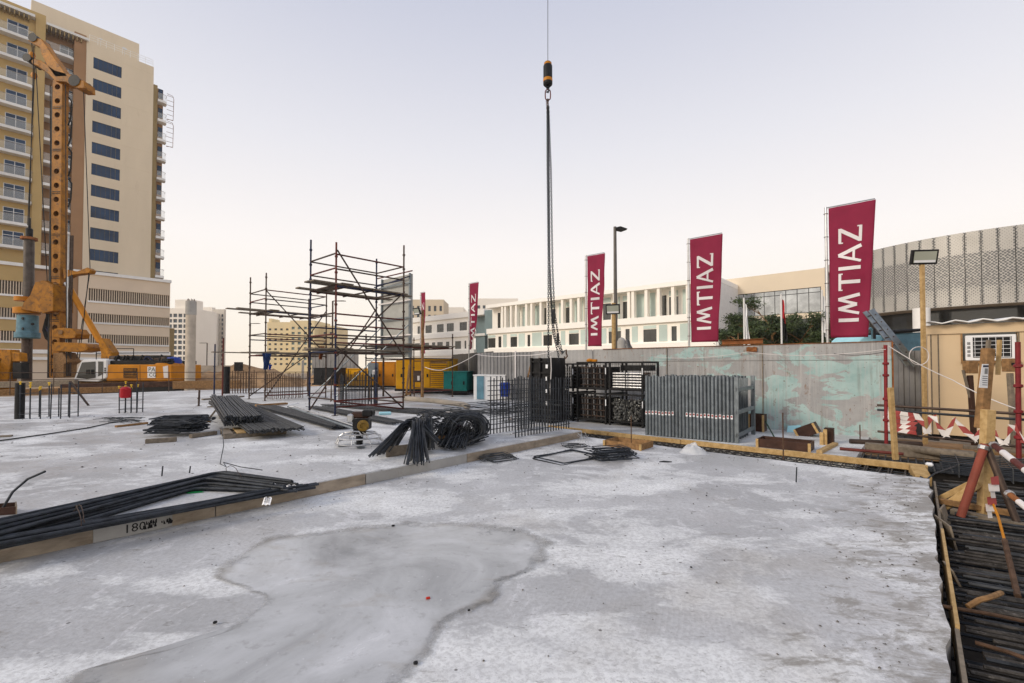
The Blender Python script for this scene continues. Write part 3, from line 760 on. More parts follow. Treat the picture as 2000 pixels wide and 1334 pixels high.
plan_up = [('pan', 2.0), ('gap', .6), ('win', 1.1), ('gap', .4), ('pan', 1.0), ('gap', .7), ('win', 1.3), ('gap', .4), ('nar', .7), ('gap', .9), ('pan', 1.3), ('gap', .5)]
bays(.35, sEnd, zl + .2, zm - .4, -.25, sr, plan_lo)
bays(.35, sEnd, zm + .45, zr - .6, -1.5, sr, plan_up)
bays(.35, sEnd + .5, -.5, zl - .6, -.5, sr, plan_lo)
s = .9; k = 0
for px in (1343, 1314, 1286, 1262, 1236, 1228, 1200, 1146, 1130, 1115, 1098, 1070, 1056, 1038, 1028, 1008, 998, 987, 981):
    c = SP.s(px, 580); mb = MB(); pbox(mb, SP, c - .22, c + .22, zm + .5, zr - .62, -.75, .08); mb.build('column', m_schw, sr)
mb = MB(); pbox(mb, SP, sEnd - 1.2, sEnd + 2.6, zm - .5, zr - .64, -5, -2.0); mb.build('recess_wall', m_teal2, sr)
# far wing to the left
SF = Plane(V((-9.4, 98, 0)), DB)
sw = T('school_wing', SF.pt(8, -.5), 'far white wing of the school, left of the dark recess', 'building')
def bays2(pl, s0, s1, z0, z1, off, par):
    hs = []; s = s0 + .6
    while s < s1 - 2.5:
        w = rnd.choice([.6, 2.0, 2.4, 1.2]); hs.append((s, s + w, z0 + .3, z0 + (z1 - z0) * .68)); s += w + rnd.choice([.7, 1.1, 1.9])
    mb = MB(); fholes(mb, pl, s0, s1, z0, z1, hs, off, .22); mb.build('wall', m_schw, par)
    for h in hs: window(pl, par, h, off - .05, 2 if h[1] - h[0] > 1.2 else 1, m_glassd, m_glassd, .07)
f0, f1 = SF.s(925, 650), SF.s(800, 650)
for z0, z1 in ((zl + .4, zm - .2), (zm + .8, zr - 1.2), (-.5, zl - .7)): bays2(SF, f0, f1, z0, z1, -.2, sw)
for z0, z1, o in ((zr - 1.25, zr - .1, .2), (zm - .25, zm + .85, .15), (zl - .75, zl + .45, .2)):
    mb = MB(); pbox(mb, SF, f0 - .3, f1, z0, z1, -6, o); mb.build('fascia', m_schw2, sw)
mb = MB(); pbox(mb, SF, f0 - 4.6, f0 - .31, zr - 1.3, zr - .2, -8, 1.5); mb.build('roof', m_schw2, sw)
mb = MB(); pbox(mb, SF, f0 - 2.8, f0 - .02, -.5, zr - 1.31, -7, -.6); mb.build('recess_wall', m_teal2, sw)
mb = MB(); pbox(mb, SF, f0 - 4.6, f0 - 2.82, -.5, zr - 1.31, -7, -1.5); mb.build('recess_wall', m_fenced, sw)
mb = MB(); pbox(mb, SF, f0 - 4.4, f0 - .03, zm - .3, zm + .2, -.58, -.2); mb.build('fascia', m_schw2, sw)

# ---- glass fronted block
GP = Plane(V((31.9, 67.5, 0)), DB)
gb = T('glass_block', GP.pt(-6, -.5), 'cream block with a tall mirrored glass front behind the trees', 'building')
g0, g1 = GP.s(1612, 600), GP.s(1404, 600); w0, w1 = GP.s(1604, 600), GP.s(1432, 600)
zgt = GP.z(1500, 536); zwt = GP.z(1500, 569.5); zw1 = GP.z(1500, 616); zw2 = GP.z(1500, 626)
hl = [(w0, w1, zw1, zwt), (w0, w1, 1.2, zw2)]
mb = MB(); fholes(mb, GP, g0, g1, -.5, zgt, hl, 0, .3); mb.quad(GP.pt(g0, zgt), GP.pt(g1, zgt), GP.pt(g1, zgt, -8), GP.pt(g0, zgt, -8)); mb.build('wall', M('block_render', (.72, .62, .48), .85, var=.05, scale=.2, rvar=False), gb)
window(GP, gb, hl[0], -.02, 8, m_black, m_mirror, .08, .8)
window(GP, gb, hl[1], -.02, 8, m_black, m_glassd, .08)

# ---- round building wrapped in perforated panels
RC, RR = V((60.5, 58.8, 0)), 17.0
rb = T('round_building', RC + V((-8, -12, -.5)), 'round building wrapped in perforated beige metal panels above dark glass', 'building')
def rpt(t, z, r=RR): return RC + V((math.cos(t) * r, math.sin(t) * r, z))
zt_, zb_ = 15.75, 8.05; n = 34; t0, t1 = math.radians(152), math.radians(290)
for i in range(n):
    a, b = t0 + (t1 - t0) * i / n, t0 + (t1 - t0) * (i + 1) / n - .0035
    mb = MB(); hv = []; uvs = []
    zs = [zb_, zb_ + .55, zb_ + 1.75, zb_ + 2.1, zb_ + 5.35, zb_ + 5.5, zt_ - .25, zt_]; fx = [0, .1, .12, .88, .9, 1]
    for q, z in enumerate(zs):
        for x in fx:
            mb.v.append(rpt(a + (b - a) * x, z)); uvs += [(a + (b - a) * x) * RR, z, 0]; edge = x < .11 or x > .89
            hv.append(.44 if (3 <= q <= 4 or edge) else (.30 if q == 2 else (.16 if q < 2 else .14)))
    for y in range(len(zs) - 1):
        for x in range(len(fx) - 1): q = y * 6 + x; mb.f.append([q, q + 1, q + 7, q + 6])
    o = mb.build('panel', m_perf, rb); at = o.data.attributes.new('holes', 'FLOAT', 'POINT'); at.data.foreach_set('value', hv); at = o.data.attributes.new('puv', 'FLOAT_VECTOR', 'POINT'); at.data.foreach_set('vector', uvs)
mb = MB()
for i in range(48):
    a, b = t0 + (t1 - t0) * i / 48, t0 + (t1 - t0) * (i + 1) / 48
    mb.quad(rpt(a, zb_ - .02), rpt(b, zb_ - .02), rpt(b, zb_ - .02, RR - 4), rpt(a, zb_ - .02, RR - 4))
mb.build('soffit', m_concw, rb)
mb = MB()
for i in range(48):
    a, b = t0 + (t1 - t0) * i / 48, t0 + (t1 - t0) * (i + 1) / 48
    mb.quad(rpt(a, -.5, RR - 3.2), rpt(b, -.5, RR - 3.2), rpt(b, zb_, RR - 3.2), rpt(a, zb_, RR - 3.2))
mb.build('ground_floor_glass', m_glassd, rb)
mb = MB()
for i in range(48):
    a, b = t0 + (t1 - t0) * i / 48, t0 + (t1 - t0) * (i + 1) / 48
    mb.quad(rpt(a, zb_, RR - .12), rpt(b, zb_, RR - .12), rpt(b, zt_ - .01, RR - .12), rpt(a, zt_ - .01, RR - .12))
mb.build('inner_wall', m_fenced, rb)
for px in (1800, 2040):
    d = ray(px, 640); t = None
    p = Q(px, 640, 50 if px < 1900 else 45); mb = MB(); mb.lathe([(.75, -.5), (.75, 8.03)], (p.x, p.y, 0), 20); mb.build('column', m_white, rb, smooth=True)

# ---- far buildings
def far_block(name, px0, px1, ytop, Y, label, mat, rows, cols, zb=-.5, winm=None, dz=12, wf=.55, hf=.5, turn=0.0, top=None):
    p0, p1 = Q(px0, 690, Y), Q(px1, 690, Y + turn); zt = Q((px0 + px1) / 2, ytop, Y + turn / 2).z
    pl = Plane((p0.x, p0.y), (p1 - p0) * V((1, 1, 0))); L = ((p1 - p0) * V((1, 1, 0))).length
    root = T(name, pl.pt(L / 2, zb), label, 'building')
    H = zt - 1.5; hs = []
    for r in range(rows):
        for c in range(cols):
            cw, ch = L / cols, (H - 1.5) / rows
            hs.append((c * cw + cw * (1 - wf) / 2, (c + 1) * cw - cw * (1 - wf) / 2, 1.5 + r * ch + ch * (1 - hf) / 2, 1.5 + (r + 1) * ch - ch * (1 - hf) / 2))
    mb = MB(); fholes(mb, pl, 0, L, zb, zt, hs, 0, .3)
    for s_, sg in ((0, 1), (L, -1)): mb.quad(pl.pt(s_, zb), pl.pt(s_, zt), pl.pt(s_, zt, -dz), pl.pt(s_, zb, -dz))
    mb.quad(pl.pt(0, zt), pl.pt(L, zt), pl.pt(L, zt, -dz), pl.pt(0, zt, -dz)); mb.build('wall', mat, root)
    for h in hs:
        mb = MB(); mb.quad(pl.pt(h[0], h[2], -.25), pl.pt(h[1], h[2], -.25), pl.pt(h[1], h[3], -.25), pl.pt(h[0], h[3], -.25)); mb.build('window', winm or m_fard, root)
    if top: mb = MB(); pbox(mb, pl, L * top[0], L * top[1], zt, zt + top[2], -6, -1); mb.build('roof_structure', mat, root)
    return root, pl, L, zt
far_block('apartment_block', 326, 376, 602, 150, 'far white apartment block with dark gridded windows beside the tower', m_tilew, 10, 5, wf=.78, hf=.66, top=(.2, .9, 3))
far_block('apartment_block', 382, 390, 606, 158, 'thin far white block with one window column right of the round column', m_tilew, 12, 1, wf=.6, hf=.5)
far_block('apartment_block', 391, 413, 600, 170, 'far blank white end wall of the slim tower', m_tilew, 1, 1, wf=.01, hf=.01, dz=2)
far_block('apartment_block', 414.5, 437, 604, 168, 'far slim grey tower with narrow window columns', M('far_grey', (.62, .57, .50), .8, var=.08, scale=.1, rvar=False), 12, 3, wf=.5, hf=.6, dz=1)
far_block('hotel_block', 521, 566, 629, 140, 'far yellow hotel block seen through the left scaffold', m_farb, 8, 4, wf=.45, hf=.4, top=(.0, .12, 1.2))
far_block('hotel_block', 566, 614, 626, 138, 'far yellow hotel wing with grey glazed strip behind the scaffold', m_farb, 8, 4, wf=.5, hf=.5, winm=m_teal2)
far_block('hotel_block', 616, 652, 636, 142, 'far yellow hotel wing right of the left scaffold tower', m_farb, 7, 3, wf=.45, hf=.4)
far_block('apartment_block', 800, 866, 585, 150, 'far cream block rising behind the formwork panel and narrow banner', M('far_cream', (.66, .56, .42), .85, var=.05, scale=.1, rvar=False), 7, 6, wf=.45, hf=.6)
far_block('office_block', 868, 905, 600, 170, 'faint white far block left of the twisted banner', m_tilew, 6, 4, wf=.3, hf=.3)
far_block('office_block', 930, 1012, 583, 175, 'faint white far block behind the school roof', m_tilew, 7, 8, wf=.5, hf=.35)
# ================================================================== piling rig
RY = 33.0
def q(px, py, dy=0.0): return Q(px, py, RY + dy)
rig = T('piling_rig', q(150, 775), 'tall yellow piling rig with drilled mast and white cab', 'piling rig')
def pr(name, pts, th, mat, par=None, dy=0.0, bev=.03, **k):
    mb = MB(); mb.prism([q(x, y, dy - th / 2) for x, y in pts], V((0, th, 0))); return mb.build(name, mat, par or rig, bev=bev, **k)
def cy(name, a, b, r, mat, par=None, n=14, dy=0.0):
    mb = MB(); mb.bar(q(*a, dy), q(*b, dy), r, n); return mb.build(name, mat, par or rig, smooth=True)
# mast: two plates with real holes and closed sides
mb = MB(); m0, m1 = q(112.5, 738), q(119, 160); ax = (m1 - m0); L = ax.length; ax.normalize(); rx = V((1, 0, 0)); w = .35
hole_y = [197 + 26.6 * i for i in range(20)]
segs = int(L / .99); sh = L / segs
for side in (-.25, .25):
    for i in range(segs):
        c = m0 + ax * (i + .5) * sh + V((0, side, 0)); sq = []; oc = []
        for k in range(16):
            t = 2 * math.pi * (k + .5) / 16; oc.append(c + rx * math.cos(t) * .2 + ax * math.sin(t) * .2)
            x, y = math.cos(t), math.sin(t); m = max(abs(x), abs(y)); sq.append(c + rx * x / m * w + ax * y / m * sh / 2)
        b = len(mb.v); mb.v += sq + oc
        # corners
        for k in range(16):
            k2 = (k + 1) % 16; f = [b + k, b + k2, b + 16 + k2, b + 16 + k]; mb.f.append(f if side < 0 else f[::-1])
        for k in (1, 5, 9, 13):
            cc = c + rx * (w if k in (1, 13) else -w) + ax * (sh / 2 if k in (1, 5) else -sh / 2)
            mb.v.append(cc); mb.f.append([b + k, len(mb.v) - 1, b + k + 1])
for sg in (-1, 1): mb.quad(m0 + rx * sg * w + V((0, -.25, 0)), m0 + rx * sg * w + V((0, .25, 0)), m1 + rx * sg * w + V((0, .25, 0)), m1 + rx * sg * w + V((0, -.25, 0)))
mast = mb.build('mast', m_yel2, rig)
for i in range(0, segs, 3):
    z = MB()
    for d in (-.06, .06): c = m0 + ax * ((i + 1) * sh + d) + V((0, -.265, 0)); z.bx(c, .6, .03, .035, rx, ax)
    z.build('stiffener', m_black, mast)
mb = MB(); mb.ob(m0 + V((-.56, -.2, 0)), V((.15, 0, 0)), V((0, .4, 0)), m1 - m0 + V((.06, 0, -.5))); mb.build('guide_rail', m_black, rig)
pr('cathead', [(60, 118), (66, 114), (80, 118), (107, 137), (140, 146), (164, 158), (165, 172), (150, 172), (128, 160), (108, 158), (92, 142), (74, 129), (62, 124)], .9, m_yel2)
pr('jib', [(54, 78), (66, 74), (80, 75), (88, 86), (108, 116), (132, 149), (108, 150), (92, 128), (80, 104), (77, 92), (62, 84)], .6, m_yel2, dy=-.15)
pr('jib_brace', [(124, 138), (165, 158), (163, 171), (140, 166), (110, 150)], .7, m_yel2, dy=.5)
for (x, y, r) in ((77, 82, .32), (66, 121, .3), (157, 165, .42)):
    mb = MB(); mb.lathe([(.0, -.5), (r, -.5), (r * .85, -.42), (r * .85, .42), (r, .5), (0, .5)], q(x, y), 16, V((0, 1, 0))); mb.build('sheave', m_black, rig, smooth=True)
for a, b, dy in (((66, 90), (57, 440), -.6), ((68, 128), (54, 440), -.6), ((70, 130), (97, 640), -.5), ((62, 84), (64, 118), -.3), ((163, 172), (176, 528), 0), ((176, 528), (150, 700), .2), ((174, 530), (155, 700), -.2), ((98, 165), (100, 735), -.6), ((86, 92), (130, 146), .3), ((128, 165), (130, 735), -.5)):
    mb = MB(); mb.bar(q(*a, dy), q(*b, dy), .028, 5); mb.build('rope', m_black, rig)
for x, y in ((63, 108), (67, 148)):
    mb = MB(); mb.lathe([(.0, .25), (.13, .2), (.2, 0), (.12, -.2), (.0, -.25)], q(x, y, -.3), 10); mb.build('hook_block', m_yel, rig, smooth=True)
for y in (190, 230, 290, 350): mb = MB(); mb.path([q(134, y), q(140, y + 8), q(138, y + 40), q(133, y + 55)], .05, 6); mb.build('hose', m_rubber, rig, smooth=True)
for dx in (0, 4, 8): mb = MB(); mb.bar(q(134 + dx, 460, -.2), q(129 + dx, 735, -.2), .06, 6); mb.build('hydraulic_pipe', m_tube if dx else m_alu, rig)
# kelly bar and rotary drive
mb = MB(); mb.lathe([(.07, 0), (.1, .9), (.2, 1.0), (.2, 1.6), (.08, 1.7), (.06, 2.4)], q(56.5, 490), 10); mb.build('swivel', m_black, rig, smooth=True)
cy('kelly_bar', (57, 465), (56, 590), .29, M('kelly_steel', (.10, .085, .075), .5, .6, var=.3, scale=3, dirt=(.16, .15, .14), damt=.6)); cy('kelly_bar', (53, 662), (52, 752), .29, m_tube)
mb = MB(); mb.lathe([(.0, -.1), (.48, -.1), (.46, .08), (.0, .1)], q(57, 466), 12); mb.build('kelly_flange', m_rust, rig)
pr('rotary_drive', [(68, 551), (84, 547), (103, 556), (104, 572), (104, 607), (84, 612), (40, 604), (46, 590), (58, 577)], 1.5, m_yel2, dy=-.1)
pr('drive_bracket', [(82, 556), (108, 552), (108, 575), (98, 575), (98, 604), (108, 606), (108, 614), (84, 612)], 1.0, m_woodb)
mb = MB(); mb.lathe([(.0, 0), (.74, 0), (.74, .42), (.6, .46), (0, .46)], q(53, 613, -.1), 22); mb.build('drive_collar', m_yel, rig, smooth=True)
mb = MB(); mb.lathe([(.0, 0), (.5, 0), (.5, .3), (.0, .3)], q(46, 588, -.3), 14); mb.build('drive_motor', m_yel, rig, smooth=True)
mb = MB(); mb.lathe([(.0, 0), (.62, 0), (.68, .06), (.68, .42), (.58, .45), (.56, 1.68), (.0, 1.68)], q(53.5, 661, -.1), 24); cs = mb.build('casing_adapter', m_casing, rig, smooth=True)
for x, y in ((45, 622), (45, 642), (64, 633)): mb = MB(); mb.lathe([(0, 0), (.1, 0), (.1, .04), (0, .04)], q(x, y, -.66 if x < 60 else -.52), 10, V((-.3 if x < 60 else .4, -1, 0))); mb.build('bolt_hole', m_black, cs)
mb = MB(); mb.path([q(103, 600), q(92, 625), q(87, 645), q(92, 660), q(102, 668)], .13, 8); mb.build('hose', m_rubber, rig, smooth=True)
mb = MB(); mb.path([q(102, 575), q(94, 600), q(90, 640), q(101, 655)], .08, 8); mb.build('hose', m_blue, rig, smooth=True)
# back stays, boom and feet
pr('mast_arm', [(122, 524), (150, 530), (170, 522), (177, 527), (174, 533), (140, 537), (124, 545)], .5, m_yel2)
cy('stay_cylinder', (137, 565), (196, 668), .2, m_yel); cy('stay_rod', (128, 553), (140, 570), .13, m_alu)
pr('stay_knuckle', [(190, 666), (198, 660), (206, 672), (217, 688), (216, 700), (196, 700), (197, 690)], .7, m_yel2)
pr('mast_bracket', [(104, 642), (124, 640), (142, 642), (149, 652), (146, 660), (130, 662), (104, 658)], 1.1, m_yel2)
mb = MB(); mb.lathe([(0, -.62), (.16, -.62), (.16, .6), (0, .6)], q(134, 650), 12, V((0, 1, 0))); mb.build('pivot_pin', m_woodb, rig, smooth=True)
pr('boom', [(104, 668), (160, 670), (168, 673), (172, 679), (168, 685), (150, 688), (104, 686)], 1.2, m_yel2)
pr('mast_foot', [(103, 690), (122, 688), (134, 706), (125, 712), (124, 738), (103, 738)], 1.0, m_woodb)
# upper carriage
pr('body', [(210, 712), (336, 712), (336, 744), (206, 744)], 3.0, m_yel, bev=.06)
pr('belly', [(146, 744), (340, 744), (330, 752), (160, 754)], 2.4, m_woodb)
pr('deck', [(212, 704), (334, 704), (334, 711.5), (212, 711.5)], 2.6, m_black)
for k in range(16):
    mb = MB(); p = q(U(215, 330), U(699, 704), U(-1.2, .8)); mb.bx(p, U(.3, 1.2), U(.2, .6), U(.12, .5), (U(.6, 1), U(-.3, .3), 0)); mb.build('deck_gear', random.choice([m_black, m_tube, m_rubber]), rig, bev=.04)
for k in range(9):
    x = U(218, 320); mb = MB(); mb.path([q(x, 704, -.9), q(x + 4, 697 - R() * 4, -.9), q(x + 10, 698, -.8), q(x + 16, 704, -.8)], .07, 6); mb.build('hose', m_blue if k == 3 else m_rubber, rig, smooth=True)
mb = MB(); mb.lathe([(0, 0), (.85, 0), (.85, 1.2), (.78, 1.27), (0, 1.27)], q(330, 744, -.6), 22); mb.build('counterweight', m_yel, rig, smooth=True)
mb = MB(); mb.lathe([(.5, 0), (.5, .3), (.38, .5), (0, .56)], q(339, 712, -.6), 22); mb.build('counterweight_cover', m_pvc, rig, smooth=True)
vent = pr('vent', [(241, 719), (267, 719), (267, 738), (241, 738)], .04, m_black, dy=-1.515, bev=0)
for k in range(6): y = 720.5 + k * 3; pr('slat', [(242, y), (266, y), (266, y + 1.2), (242, y + 1.2)], .05, m_yel2, vent, dy=-1.55, bev=0)
st = pr('sticker', [(288, 716), (303.5, 716), (303.5, 738), (288, 738)], .01, m_white, dy=-1.51, bev=0)
tmb = MB(); text_mesh(tmb, 'PA', q(289.3, 725.5, -1.522), (1, 0, 0), UP, .42); text_mesh(tmb, 'CG', q(290.5, 735.5, -1.522), (1, 0, 0), UP, .36); tmb.build('lettering', m_rubber, st)
pr('side_hatch', [(318, 716), (328, 714), (328, 738), (320, 738)], .02, m_tapew, dy=-1.512, bev=0)
pr('panel_joint', [(273, 713), (273.6, 713), (273.6, 743), (273, 743)], .01, m_black, dy=-1.508, bev=0)
cab = pr('cab', [(142, 744), (146, 733), (157, 706), (163, 702), (209, 702), (209, 738), (190, 746)], 1.5, m_white, dy=-.8, bev=.06)
pr('window', [(149, 738), (160, 708), (186, 706), (186, 738), (170, 740)], .03, m_cabglass, cab, dy=-1.56, bev=0)
pr('window', [(191.5, 706), (201, 706), (201, 730), (191.5, 735)], .03, m_cabglass, cab, dy=-1.56, bev=0)
pr('mirror', [(168, 722), (174, 722), (174, 731), (168, 731)], .06, m_black, cab, dy=-1.75, bev=0)
for k in range(3): pr('light', [(203.5, 718 + k * 4), (206.5, 718 + k * 4), (206.5, 721 + k * 4), (203.5, 721 + k * 4)], .02, m_fenced, cab, dy=-1.56, bev=0)
for sd in (-1.3, 1.3): pr('track', [(140, 756), (150, 753), (330, 753), (340, 757), (342, 770), (332, 776), (150, 776), (138, 768)], .7, m_rubber, dy=sd)
mb = MB()
for a, b in (((188, 681), (261, 681)), ((188, 690), (330, 689)), ((188, 681), (188, 703)), ((225, 681), (225, 703)), ((261, 681), (261, 703))): mb.bar(q(*a, 1), q(*b, 1), .03, 5)
mb.build('deck_railing', m_black, rig)
# orange machine at the frame's left edge
ex = T('excavator', Q(8, 775, 30), 'orange tracked machine cut off by the left edge of the frame', 'excavator')
def pe(name, pts, th, mat, dy=0.0): mb = MB(); mb.prism([Q(x, y, 30 + dy - th / 2) for x, y in pts], V((0, th, 0))); return mb.build(name, mat, ex, bev=.03)
pe('boom', [(-60, 690), (0, 682), (20, 683), (22, 700), (14, 745), (0, 760), (-8, 740), (2, 700), (-60, 712)], .6, m_yel2)
pe('head', [(20, 686), (38, 690), (39, 706), (20, 706)], .5, m_yel2); pe('cylinder', [(24, 708), (42, 708), (42, 740), (24, 740)], .5, m_black)
pe('body', [(-140, 700), (-40, 700), (-40, 770), (-140, 770)], 2.2, m_yel2)

# round concrete column and the broken top
cb = Q(371, 742, 31); mb = MB(); mb.lathe([(.31, -1.2), (.31, 4.0)], (cb.x, cb.y, .16), 20)
pc = T('concrete_column', (cb.x, cb.y, -.5), 'bare round concrete column standing alone beside the piling rig', 'column')
zt = Q(371, 588, 31).z; mb = MB(); mb.lathe([(.3, -.5), (.3, zt - .95)], (cb.x, cb.y, 0), 24); mb.build('shaft', m_concw, pc, smooth=True)
mb = MB(); mb.lathe([(.32, zt - .945), (.32, zt - .03), (.27, zt), (.0, zt)], (cb.x, cb.y, 0), 24); mb.build('top_band', m_conc, pc, smooth=True)
for k in range(7): t = k * .9; mb = MB(); mb.bar((cb.x + .2 * math.cos(t), cb.y + .2 * math.sin(t), zt - .1), (cb.x + .2 * math.cos(t), cb.y + .2 * math.sin(t), zt + .14), .02, 5); mb.build('bar', m_rebark, pc)

# ================================================================== scaffold towers
def tube(root, a, b, mat, name='ledger', r=.026): mb = MB(); mb.bar(a, b, r, 7); return mb.build(name, mat, root, smooth=True)
def board(root, a, b, w=.225, t=.045, mat=None): mb = MB(); mb.beam(a, b, w, t); return mb.build('scaffold_board', mat or m_woodg, root, bev=.006)
def scaffold(name, N, la, wb, ztop, ledg, decks, label, mats, braces=(), ztops=None, z0=.16, over=(.7, .5)):
    N = V(N); root = T(name, (N.x, N.y, z0), label, 'scaffold', 'scaffold towers')
    P = [N, N + DA * la, N + DA * la + DB * wb, N + DB * wb]       # near, right, back, left
    for i, p in enumerate(P):
        zt = ztops[i] if ztops else ztop; m = mats[i]
        mm = m if not isinstance(m, tuple) else m[0]
        if isinstance(m, tuple):
            zc = m[2]; tube(root, V((p.x, p.y, z0)), V((p.x, p.y, zc)), m[1], 'standard', .03); st_ = tube(root, V((p.x, p.y, zc)), V((p.x, p.y, zt)), mm, 'standard', .03)
        else: st_ = tube(root, V((p.x, p.y, z0)), V((p.x, p.y, zt)), mm, 'standard', .03)
        mb = MB(); z = z0 + .45
        while z < zt - .1: mb.lathe([(.031, -.035), (.048, -.03), (.05, .02), (.031, .035)], (p.x, p.y, z), 8); z += .5
        mb.build('cup_joint', mm, st_, smooth=True, kind='stuff')
        mb = MB(); mb.bx((p.x, p.y, z0 + .006), .15, .15, .012, DA); mb.build('base_plate', m_tube, st_)
    for k, (z, e) in enumerate(ledg):
        for i in range(4):
            if str(i) in e:
                a, b = P[i], P[(i + 1) % 4]; tube(root, V((a.x, a.y, z + .01 * i)), V((b.x, b.y, z + .01 * i)), [m_red, m_tube, m_blue, m_tube][(k + i) % 4] if k % 3 else (m_red if i == 0 else m_tube))
    for (z, rows) in decks:
        for f in rows:
            o = P[0] + DB * (wb * f); board(root, o - DA * over[0] * U(.3, 1.3) + V((0, 0, z + U(0, .03))), o + DA * (la + over[1] * U(.2, 1.3)) + V((0, 0, z + U(-.02, .03))), .26)
        for x in (.12, .5, .86): tube(root, P[0] + DA * la * x + V((0, 0, z - .06)) - DB * .15, P[0] + DA * la * x + DB * (wb + .15) + V((0, 0, z - .06)), m_tube, 'transom')
        board(root, P[0] + DA * .35 + V((0, 0, z + .05)) - DB * .1, P[0] + DA * .35 + DB * (wb + .1) + V((0, 0, z + .05)), .4, .03)
    for (a, za, b, zb_, m) in braces:
        pa, pb = P[a], P[b]; pa = V((pa.x, pa.y, za)); pb = V((pb.x, pb.y, zb_)); d = WPn
        tube(root, pa + d * .06, pb + d * .06, m, 'brace')
    return root, P
WPn = V((DA.y, -DA.x, 0)) if False else -DB
scaffold('scaffold_tower', (-5.47, 14.1, 0), 2.5, 1.75, 5.55,
         [(5.18, '0123'), (4.72, '0123'), (4.18, '0123'), (3.32, '03'), (2.98, '02'), (2.66, '0123'), (2.42, '02'), (2.12, '0123'), (.62, '03'), (.42, '01')],
         [(4.24, (.04, .2, .92)), (2.2, (.05, .22, .9))], 'tall red and blue scaffold tower with two board decks, nearest of the three',
         [(m_red, m_blue, 3.2), m_tube, m_blue, m_blue], braces=[(0, 5.3, 1, 2.0, m_tube), (0, 2.0, 1, 4.3, m_tube), (1, .2, 0, 2.3, m_tube), (3, .25, 2, 3.9, m_tube), (0, .6, 1, .2, m_red)], ztops=[5.55, 5.95, 5.75, 5.95])
scaffold('scaffold_tower', (-10.84, 20.0, 0), 2.75, 1.9, 5.8,
         [(5.05, '0123'), (4.65, '0123'), (4.1, '0123'), (3.1, '0123'), (2.9, '02'), (2.15, '0123'), (.4, '02')],
         [(4.14, (.05, .25, .95)), (2.28, (.0, .2, .9))], 'smaller grey scaffold tower with board decks, left of the tall one',
         [m_tube, m_tube, m_tube, m_tube], braces=[(0, 5.0, 1, 2.2, m_tube), (0, .3, 1, 4.4, m_tube), (3, .3, 2, 2.3, m_tube)], ztops=[5.8, 5.2, 5.15, 5.85], over=(1.3, .3))
sN = Q(792, 775, 21.0); sN = V((-4.9, 20.6, 0))
scaffold('scaffold_tower', sN, 2.9, 3.2, 3.1, [(2.55, '0123'), (2.05, '02'), (1.95, '13'), (.5, '01')],
         [(2.66, (0, .12, .24, .36, .48, .6, .72, .84, .98))], 'low wide scaffold platform decked with dark boards beside the generators', [m_tube, m_tube, m_tube, m_tube], ztops=[3.2, 3.3, 3.25, 3.3], over=(.5, .3))
# lone props standing on the slab
for px, py0, py1, Y, m, lab in ((418, 672, 776, 22.5, m_blue, 'blue scaffold post standing alone left of the smaller scaffold'), (434, 660, 780, 21.0, m_red, 'rust red scaffold post standing beside the blue post'), (388, 762, 794, 17.5, m_tube, 'short steel stake standing on the white slab before the round column')):
    p = Q(px, py1, Y); mb = MB(); z1 = Q(px, py0, Y).z; mb.bar((p.x, Y, .16), (p.x + .02, Y, z1), .035, 8)
    mb.lathe([(.03, -.03), (.06, 0), (.03, .03)], (p.x, Y, z1 * .6), 8); mb.bx((p.x, Y, .166), .15, .15, .012); mb.build('steel_post', m, label=lab, cat='post', smooth=True)

# ---- tall formwork panel with ribs and props
FPn = Plane(Q(803, 690, 21.4) * V((1, 1, 0)), DB); fp = T('column_formwork', FPn.pt(.8, .16), 'tall grey column formwork panel standing behind the scaffold', 'formwork')
fs = FPn.s(746, 620); zf = FPn.z(775, 541)
mb = MB(); zf0 = FPn.z(775, 698); pbox(mb, FPn, 0, fs, zf0, zf, -.08, 0); mb.build('sheet', M('formface', (.36, .36, .335), .7, var=.12, scale=2, dirt=(.28, .28, .26), damt=.6), fp)
for s in (0.02, fs - .1): mb = MB(); pbox(mb, FPn, s, s + .08, zf0 - .02, zf + .03, .003, .09); mb.build('rib', m_galv, fp)
for k in range(5): z = zf0 + .2 + k * (zf - zf0 - .5) / 4.2; mb = MB(); pbox(mb, FPn, -.12, fs + .1, z, z + .06, .095, .15); mb.build('waler', m_tapew if k % 2 else m_galv, fp)
mb = MB(); mb.bar(FPn.pt(-.2, zf + .1, .1), FPn.pt(fs + .3, zf + .1, .1), .03, 6); mb.build('guard_rail', m_red, fp)
mb = MB(); mb.bar(FPn.pt(-.1, zf - .15, .16), FPn.pt(fs + .4, zf - .35, .2), .03, 6); mb.build('guard_rail', m_blue, fp)
for s in (.1, fs - .1):
    mb = MB(); mb.bar(FPn.pt(s, zf * .6, .1), FPn.pt(s + 2.2, .2, 2.6), .03, 6); mb.build('prop', m_galv, fp)
    mb = MB(); mb.bar(FPn.pt(s, .16, -.04), FPn.pt(s, zf0 + .05, -.04), .05, 8); mb.build('leg', m_tube, fp)

